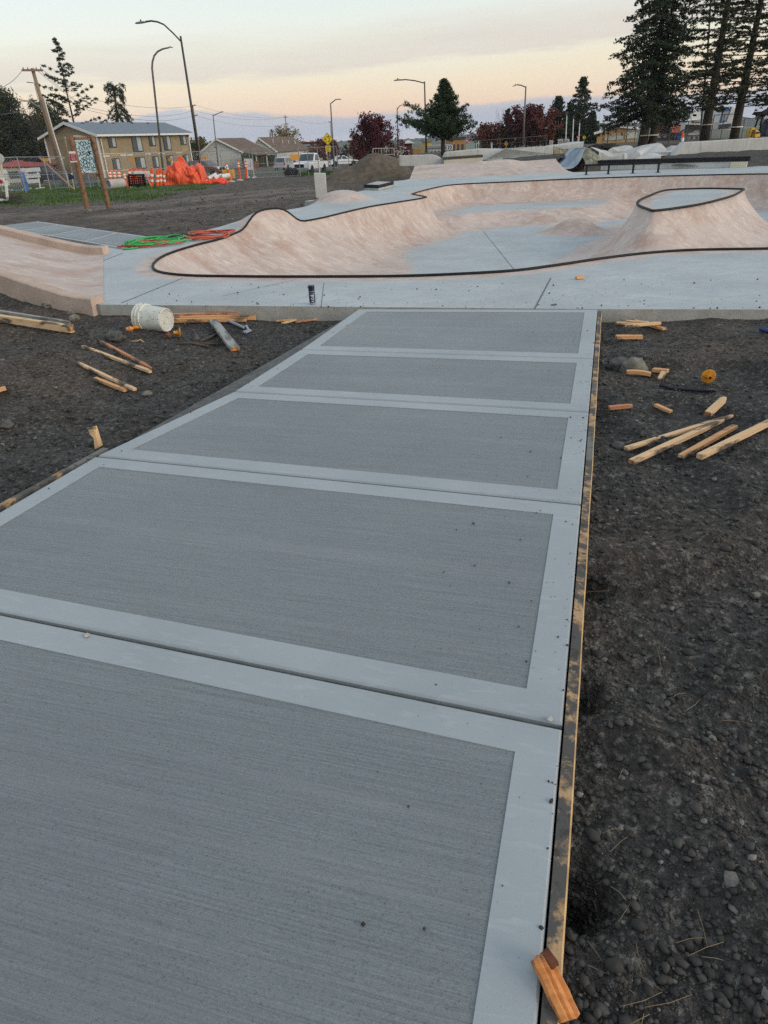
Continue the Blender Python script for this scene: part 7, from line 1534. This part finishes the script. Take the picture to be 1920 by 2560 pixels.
def bucket():
    c0, c1 = fq(400, 250), fq(745, 285); k = gr(*fq(545, 400)).y + .10; a = P(*c0, k + .06); e = P(*c1, k - .10); d = (e - a).normalized(); L = .335; g = gfull(e.x, e.y); root = thing('plastic_bucket', 'dirty white plastic bucket lying on its side', 'bucket', V(((a.x + e.x) / 2, k, g))); R0, R1 = .138, .117; a.z = g + R0 + .012; e.z = g + R1 + .02; d = (e - a).normalized()
    b = MB(); b.lathe([(R0 - .006, .02), (R0 - .004, 0), (R0, 0), (R0 + .006, .008), (R0 + .004, .016), (R0 - .001, .02), (R0 - .002, .036), (R0 + .007, .042), (R0 + .007, .05), (R0 - .004, .056), (R0 - .005, .075), (R0 + .004, .082), (R0 + .003, .09), (R0 - .008, .096), (R1 + .001, L - .012), (R1 - .006, L), (R1 - .014, L - .001), (R1 - .018, L - .008), (.042, L - .008), (.040, L - .005), (.034, L - .005), (.032, L - .009), (0, L - .009)], a, d, 40); part('body', b, MAT['bucket'], root, smooth=False)
    b = MB(); b.lathe([(R0 - .01, .02), (R1 - .01, L - .03), (0, L - .03)], a, d, 32); part('inside', b, MAT['bucket'], root)
bucket()
def cap(label, c, ax, s, mat='yellow', name='rebar_cap'):
    """mushroom rebar cap: ribbed disc and hollow stem"""
    ax = V(ax).normalized(); b = MB(); root = thing(name, label, 'rebar cap', c); b.lathe([(0, 0), (s * .5, .0), (s * 1.0, s * .12), (s * 1.03, s * .2), (s * .95, s * .26), (s * .35, s * .24)], c, ax, 20); part('head', b, MAT[mat], root)
    b = MB(); b.lathe([(s * .36, s * .22), (s * .33, s * 1.35), (s * .24, s * 1.35), (s * .22, s * .5), (0, s * .5)], c, ax, 14); st = part('stem', b, MAT[mat], root); e = ax.orthogonal().normalized(); f = ax.cross(e); b = MB()
    for k in range(4): v = e * math.cos(k * 1.57 + .6) + f * math.sin(k * 1.57 + .6); b.beam(c + ax * s * .24 + v * s * .8, c + ax * s * .85 + v * s * .36, s * .07, s * .1)
    part('ribs', b, MAT[mat], st); return root
p = gr(*Rq(1175, 640)); cap('orange mushroom-shaped rebar cap lying on the right soil', p + V((0.02, .05, .05)), (-.18, -.75, .05), .047)
p = gr(*fq(790, 455)); cap('orange rebar cap lying against the bucket bottom', p + V((.05, 0, .045)), (-.9, -.25, .15), .05)
b = MB(); b.lathe([(.03, 0), (.026, .045), (.018, .05), (.012, .02)], gr(*fq(725, 455)) + V((0, 0, .01)), (-.4, -.2, .6), 10); solo('rusty_scrap', b, MAT['rust'], 'broken rust-orange cap piece under the bucket bottom', 'rebar cap')
b = MB(); b.tube([gr(*fq(330, 382)) + V((0, 0, .02)), gr(*fq(385, 376)) + V((0, 0, .02))], .016, 8); solo('yellow_plug', b, MAT['yellow'], 'small yellow plastic plug left of the bucket', 'plug')
b = MB(); b.ico(gr(*fq(284, 380)) + V((0, 0, .025)), .035, 2, .5, (1.2, .8, .8), 5); solo('orange_scrap', b, GW['e'], 'small orange wood scrap at the bucket rim', 'wood scrap')
b = MB(); b.beam(gr(*fq(495, 385)) + V((0, 0, .06)), gr(*fq(568, 408)) + V((0, 0, .01)), .014, .008); solo('pale_splinter', b, GW['b'], 'pale splinter leaning against the bucket', 'splinter')
stick('thin pale root lying below the rock in front of the bucket', [(300, 500), (360, 500), (400, 490), (430, 495)], .006, 'lath')
b = MB(); p = gr(*fq(1005, 475)); b.lathe([(.045, 0), (.03, .04), (.014, .07), (.01, .10), (0, .1)], p, (-.1, 0, 1), 7); solo('mud_peg', b, MAT['darkrock'], 'muddy wooden peg sticking up between the sticks', 'peg')
def rock(label, c, r, sq, seed, mat='rock'): b = MB(); b.ico(c + V((0, 0, r * sq[2] * .55)), r, 3, .45, sq, seed); solo('rock', b, MAT[mat], label, 'rock', smooth=True)
rock('dark grey rock left of the sticks, in front of the bucket', gr(*fq(135, 510)), .07, (1.3, .9, .75), 3, 'darkrock'); rock('pale rounded stone near the end of the banked ramp', gr(*gq(1140, 165)), .042, (1.1, .9, .8), 6); rock('brown stone below the pale rounded stone', gr(*gq(1185, 260)), .055, (1, .9, .7), 8); rock('grey stone half buried high on the left soil', gr(*gq(800, 45)), .07, (1.3, .9, .5), 9)
rock('grey half-buried stone at the far left edge below the stakes', gr(*Lq(40, 1470)), .05, (1.2, .9, .6), 11, 'darkrock'); rock('small grey stone by the left path edge below the short stake', gr(*Lq(955, 1265)), .032, (1.2, .9, .7), 12)
rock('round pale speckled rock right of the path', gr(*Rq(592, 490)), .085, (1.05, .9, .85), 14); rock('dark muddy clod stuck to the left of the speckled rock', gr(*Rq(470, 490)), .075, (1.1, .9, .7), 15, 'darkrock'); rock('dark smooth stone left of the long right-hand boards', gr(*Rq(458, 1150)), .036, (1.2, .9, .7), 16, 'darkrock'); rock('white quartz pebble at the right edge of the soil', gr(*q('L', 4880, 2490)) if False else gr(1632, 1287), .013, (1.2, 1, .7), 17)
# right hand timber scraps
chip = lambda *a, **k: lumber('wood_offcut', *a[:1], 'wood offcut', *a[1:], **k)
chip('lowest pale offcut of the crossed heap beside the deck edge', Rq(525, 215), Rq(790, 195), .04, .028, GW['b'], dz0=.025, dz1=.03); chip('upper left pale offcut of the crossed heap', Rq(445, 195), Rq(650, 168), .04, .026, GW['b']); chip('pinkish offcut running under the crossed heap', Rq(590, 148), Rq(830, 228), .05, .026, GW['a']); chip('thin splint in the middle of the crossed heap', Rq(520, 180), Rq(700, 195), .03, .015, GW['b'], dz0=.04, dz1=.04)
chip('short straight board offcut below the crossed heap', Rq(442, 297), Rq(650, 297), .045, .036, GW['a'])
chip('reddish curved offcut left of the L-shaped pair', Rq(525, 568), Rq(722, 578), .038, .032, [GW['a'], GW['f']], bow=.008); chip('flat offcut forming the top of the L-shaped pair', Rq(738, 552), Rq(858, 562), .05, .03, GW['a']); chip('stubby offcut forming the leg of the L-shaped pair', Rq(825, 575), Rq(795, 620), .045, .022, GW['b'], dz0=.01)
chip('short splintered offcut near the path edge', Rq(385, 865), Rq(572, 848), .03, .028, GW['f'], point=.4); chip('short pink offcut lying above the long boards', Rq(758, 825), Rq(884, 878), .036, .02, GW['a'])
lum('long pale stake lying highest of the right-hand fan', Rq(520, 1185), Rq(1375, 895), .034, .024, GW['b'], point=.3); lum('long thick pale stake lying in the middle of the right-hand fan', Rq(560, 1300), Rq(1290, 960), .040, .030, [GW['b'], GW['f']], point=.3); lum('shorter pinkish board, third of the right-hand fan', Rq(960, 1240), Rq(1390, 1000), .040, .026, [GW['a'], GW['b']]); lum('long round-edged stake running off the right edge of the picture', Rq(1105, 1250), Rq(1800, 905), .040, .034, GW['b'], point=.1); lum('short thick pointed stake resting across the top of the fan', Rq(1165, 945), Rq(1300, 830), .045, .036, [GW['b'], GW['f']], dz0=.03, dz1=.05, point=.55)
stick('black rubber pipe half buried in the right soil', [(790, 668), (880, 685), (1000, 697), (1120, 705), (1225, 698)], .014, 'rubber', Rq, 'rubber_pipe', 'pipe')
stick('dark blue pipe end at the right edge of the picture', [(1590, 215), (1640, 230), (1720, 252)], .022, pm('dark_blue_pipe', (.035, .05, .16), rough=.4), Rq, 'blue_pipe', 'pipe')
for x0, y0, x1, y1, mt, lab in ((597, 697.5, 655, 692, 'a', 'thin orange splinter at the deck foot left of the path'), (640, 700, 700, 690, 'f', 'reddish splinter at the deck foot nearest the path'), (610, 702, 640, 694, 'b', 'pale splinter crossing the thin orange one'), (665, 696, 712, 688, 'a', 'short orange chip right beside the path corner')): chip(lab, (x0, y0), (x1, y1), .035, .018, GW[mt])
def near_stake():
    # splintered stake driven against the outside of the form, leaning over it
    t0 = at(1168, 2062, .035); t1 = at(1232, 2200, -.005); root = thing('splintered_stake', 'splintered orange stake leaning over the timber form in the near corner', 'wooden stake', V((t1.x, t1.y, -.06))); d = (t1 - t0).normalized(); s = V((0, 0, 1)).cross(d).normalized(); u = d.cross(s); b = MB(); rows = []; n = 14
    for i in range(n + 1):
        t = i / n; p = t0.lerp(t1, t); w = .021 * (1 + .10 * NZ.noise(V((t * 4, 1, 0)))); e = .010 * NZ.noise(V((t * 9, 2, 5)))
        prof = [(-w, -.014), (-w, .008 + e * .3), (-w * .55, .013), (-w * .3, .009), (-w * .05, .014 + e * .3), (w * .3, .012), (w * .45, .007), (w * .8, .011), (w, .004), (w, -.014)]
        k0 = .012 * NZ.noise(V((9, 3, 1))) if i == 0 else 0
        rows.append([p + s * a + u * c + d * ((NZ.noise(V((a * 150, 7, i))) * .010) if i in (0, n) else 0) for a, c in prof])
    b.grid(rows); m = len(rows[0]); b.f += [tuple(range(m)), tuple(n * m + i for i in range(m))[::-1]]; b.m += [0, 0]; me = part('split_shaft', b, GW['e'], root)
    b = MB(); q0 = t0 + s * .012 + u * .004; b.hexa([q0 - s * .014 - d * .002, q0 + s * .006 - d * .006, q0 + s * .012 + d * .030, q0 - s * .010 + d * .035], [x + u * .0125 for x in (q0 - s * .012, q0 + s * .004, q0 + s * .010 + d * .024, q0 - s * .008 + d * .030)]); part('dark_end', b, pm('wet_dark_wood', (.12, .035, .012), (.07, .02, .01), 40), root)
near_stake()
# deck items
def can():
    p = at(675.5, 657); top = at(674, 657); root = thing('spray_can', 'dark blue spray can standing on the deck edge', 'spray can', p); r = .033; H = .195; b = MB(); b.lathe([(r * .92, 0), (r, .004), (r, .018), (r * .97, .02)], p, n=24); part('base_rim', b, MAT['steel'], root, smooth=False)
    b = MB(); b.lathe([(r * .985, .02), (r, .024), (r, H * .72), (r * .96, H * .74)], p, n=24); bd = part('body', b, pm('can_navy', (.010, .016, .040), (.02, .05, .075), 9, .35), root, smooth=False); b = MB(); b.lathe([(r * 1.0, H * .745), (r * 1.02, H * .75), (r * 1.02, H * .97), (r * .95, H), (0, H)], p, n=24); part('cap', b, pm('can_cap', (.012, .014, .024), rough=.35), root, smooth=False)
    dv = V((-p.x, -p.y, 0)).normalized(); sx = V((-dv.y, dv.x, 0)); b = MB()
    def onc(u, z): a = u / r; return p + (dv * math.cos(a) + sx * math.sin(a)) * (r + .0008) + V((0, 0, z))
    def strip(u0, z0, u1, z1, w): n = 6; L = [(u0 + (u1 - u0) * i / n, z0 + (z1 - z0) * i / n) for i in range(n + 1)]; dx, dz = u1 - u0, z1 - z0; l = math.hypot(dx, dz); ox, oz = -dz / l * w / 2, dx / l * w / 2; b.grid([[onc(u - ox, z - oz), onc(u + ox, z + oz)] for u, z in L])
    strip(-.018, .094, .020, .098, .007); strip(.012, .098, .016, .080, .006); strip(-.008, .083, .014, .082, .005)
    for i in range(10): a0, a1 = i * .628, (i + 1) * .628; strip(.004 + .015 * math.cos(a0), .062 + .010 * math.sin(a0), .004 + .015 * math.cos(a1), .062 + .010 * math.sin(a1), .005)
    strip(-.010, .034, .018, .036, .006); part('white_print', b, MAT['white'], bd); b = MB()
    for z, w in ((H * .66, .010), (H * .55, .008)): b.lathe([(r + .0006, z), (r + .0006, z + w)], p, n=24)
    part('band', b, pm('can_band', (.16, .19, .30), rough=.4), bd)
can()
chip('small orange wood block lying on the deck near the coping', (1244, 604.5), (1260, 602.5), .035, .035, GW['a'], onz=0.0)
b = MB()
for k in range(9): c = at(1197 + rnd.uniform(-4, 4), 659 + rnd.uniform(-1.2, 1.2)); b.ico(c + V((0, 0, .004)), rnd.uniform(.008, .016), 1, .5, (1.4, 1, .5), k)
solo('soil_clump', b, MAT['darkrock'], 'small clump of soil on the deck near the path end', 'soil clump')
for (x, y), lab in (((188, 1372), 'grey cement lump stuck in the joint on the left of the near slab'), ((1187, 1553), 'grey cement lump by the right end of the near joint')):
    b = MB(); b.ico(at(x, y, .004), .009, 2, .6, (1.2, 1, .8), int(x)); solo('cement_lump', b, MAT['conc'], lab, 'cement lump')

# ================================================================ AIR : thin even haze round everything, sky outside
def haze():
    b = MB(); b.box((0, 1170, 36), (4600, 2460, 84)); me = mesh_of('haze', b, (0, 0, 0)); m = bpy.data.materials.new('thin_haze'); m.use_nodes = True; nt = m.node_tree; nt.nodes.clear()
    o = nt.nodes.new('ShaderNodeOutputMaterial'); v = nt.nodes.new('ShaderNodeVolumePrincipled'); v.inputs['Color'].default_value = (.80, .86, .95, 1); v.inputs['Density'].default_value = .0002; v.inputs['Anisotropy'].default_value = 0.0
    nt.links.new(v.outputs[0], o.inputs['Volume']);
    h = link('haze', me, m); h['kind'] = 'stuff'; tag(h, 'thin morning haze over the whole place', 'haze')
haze()
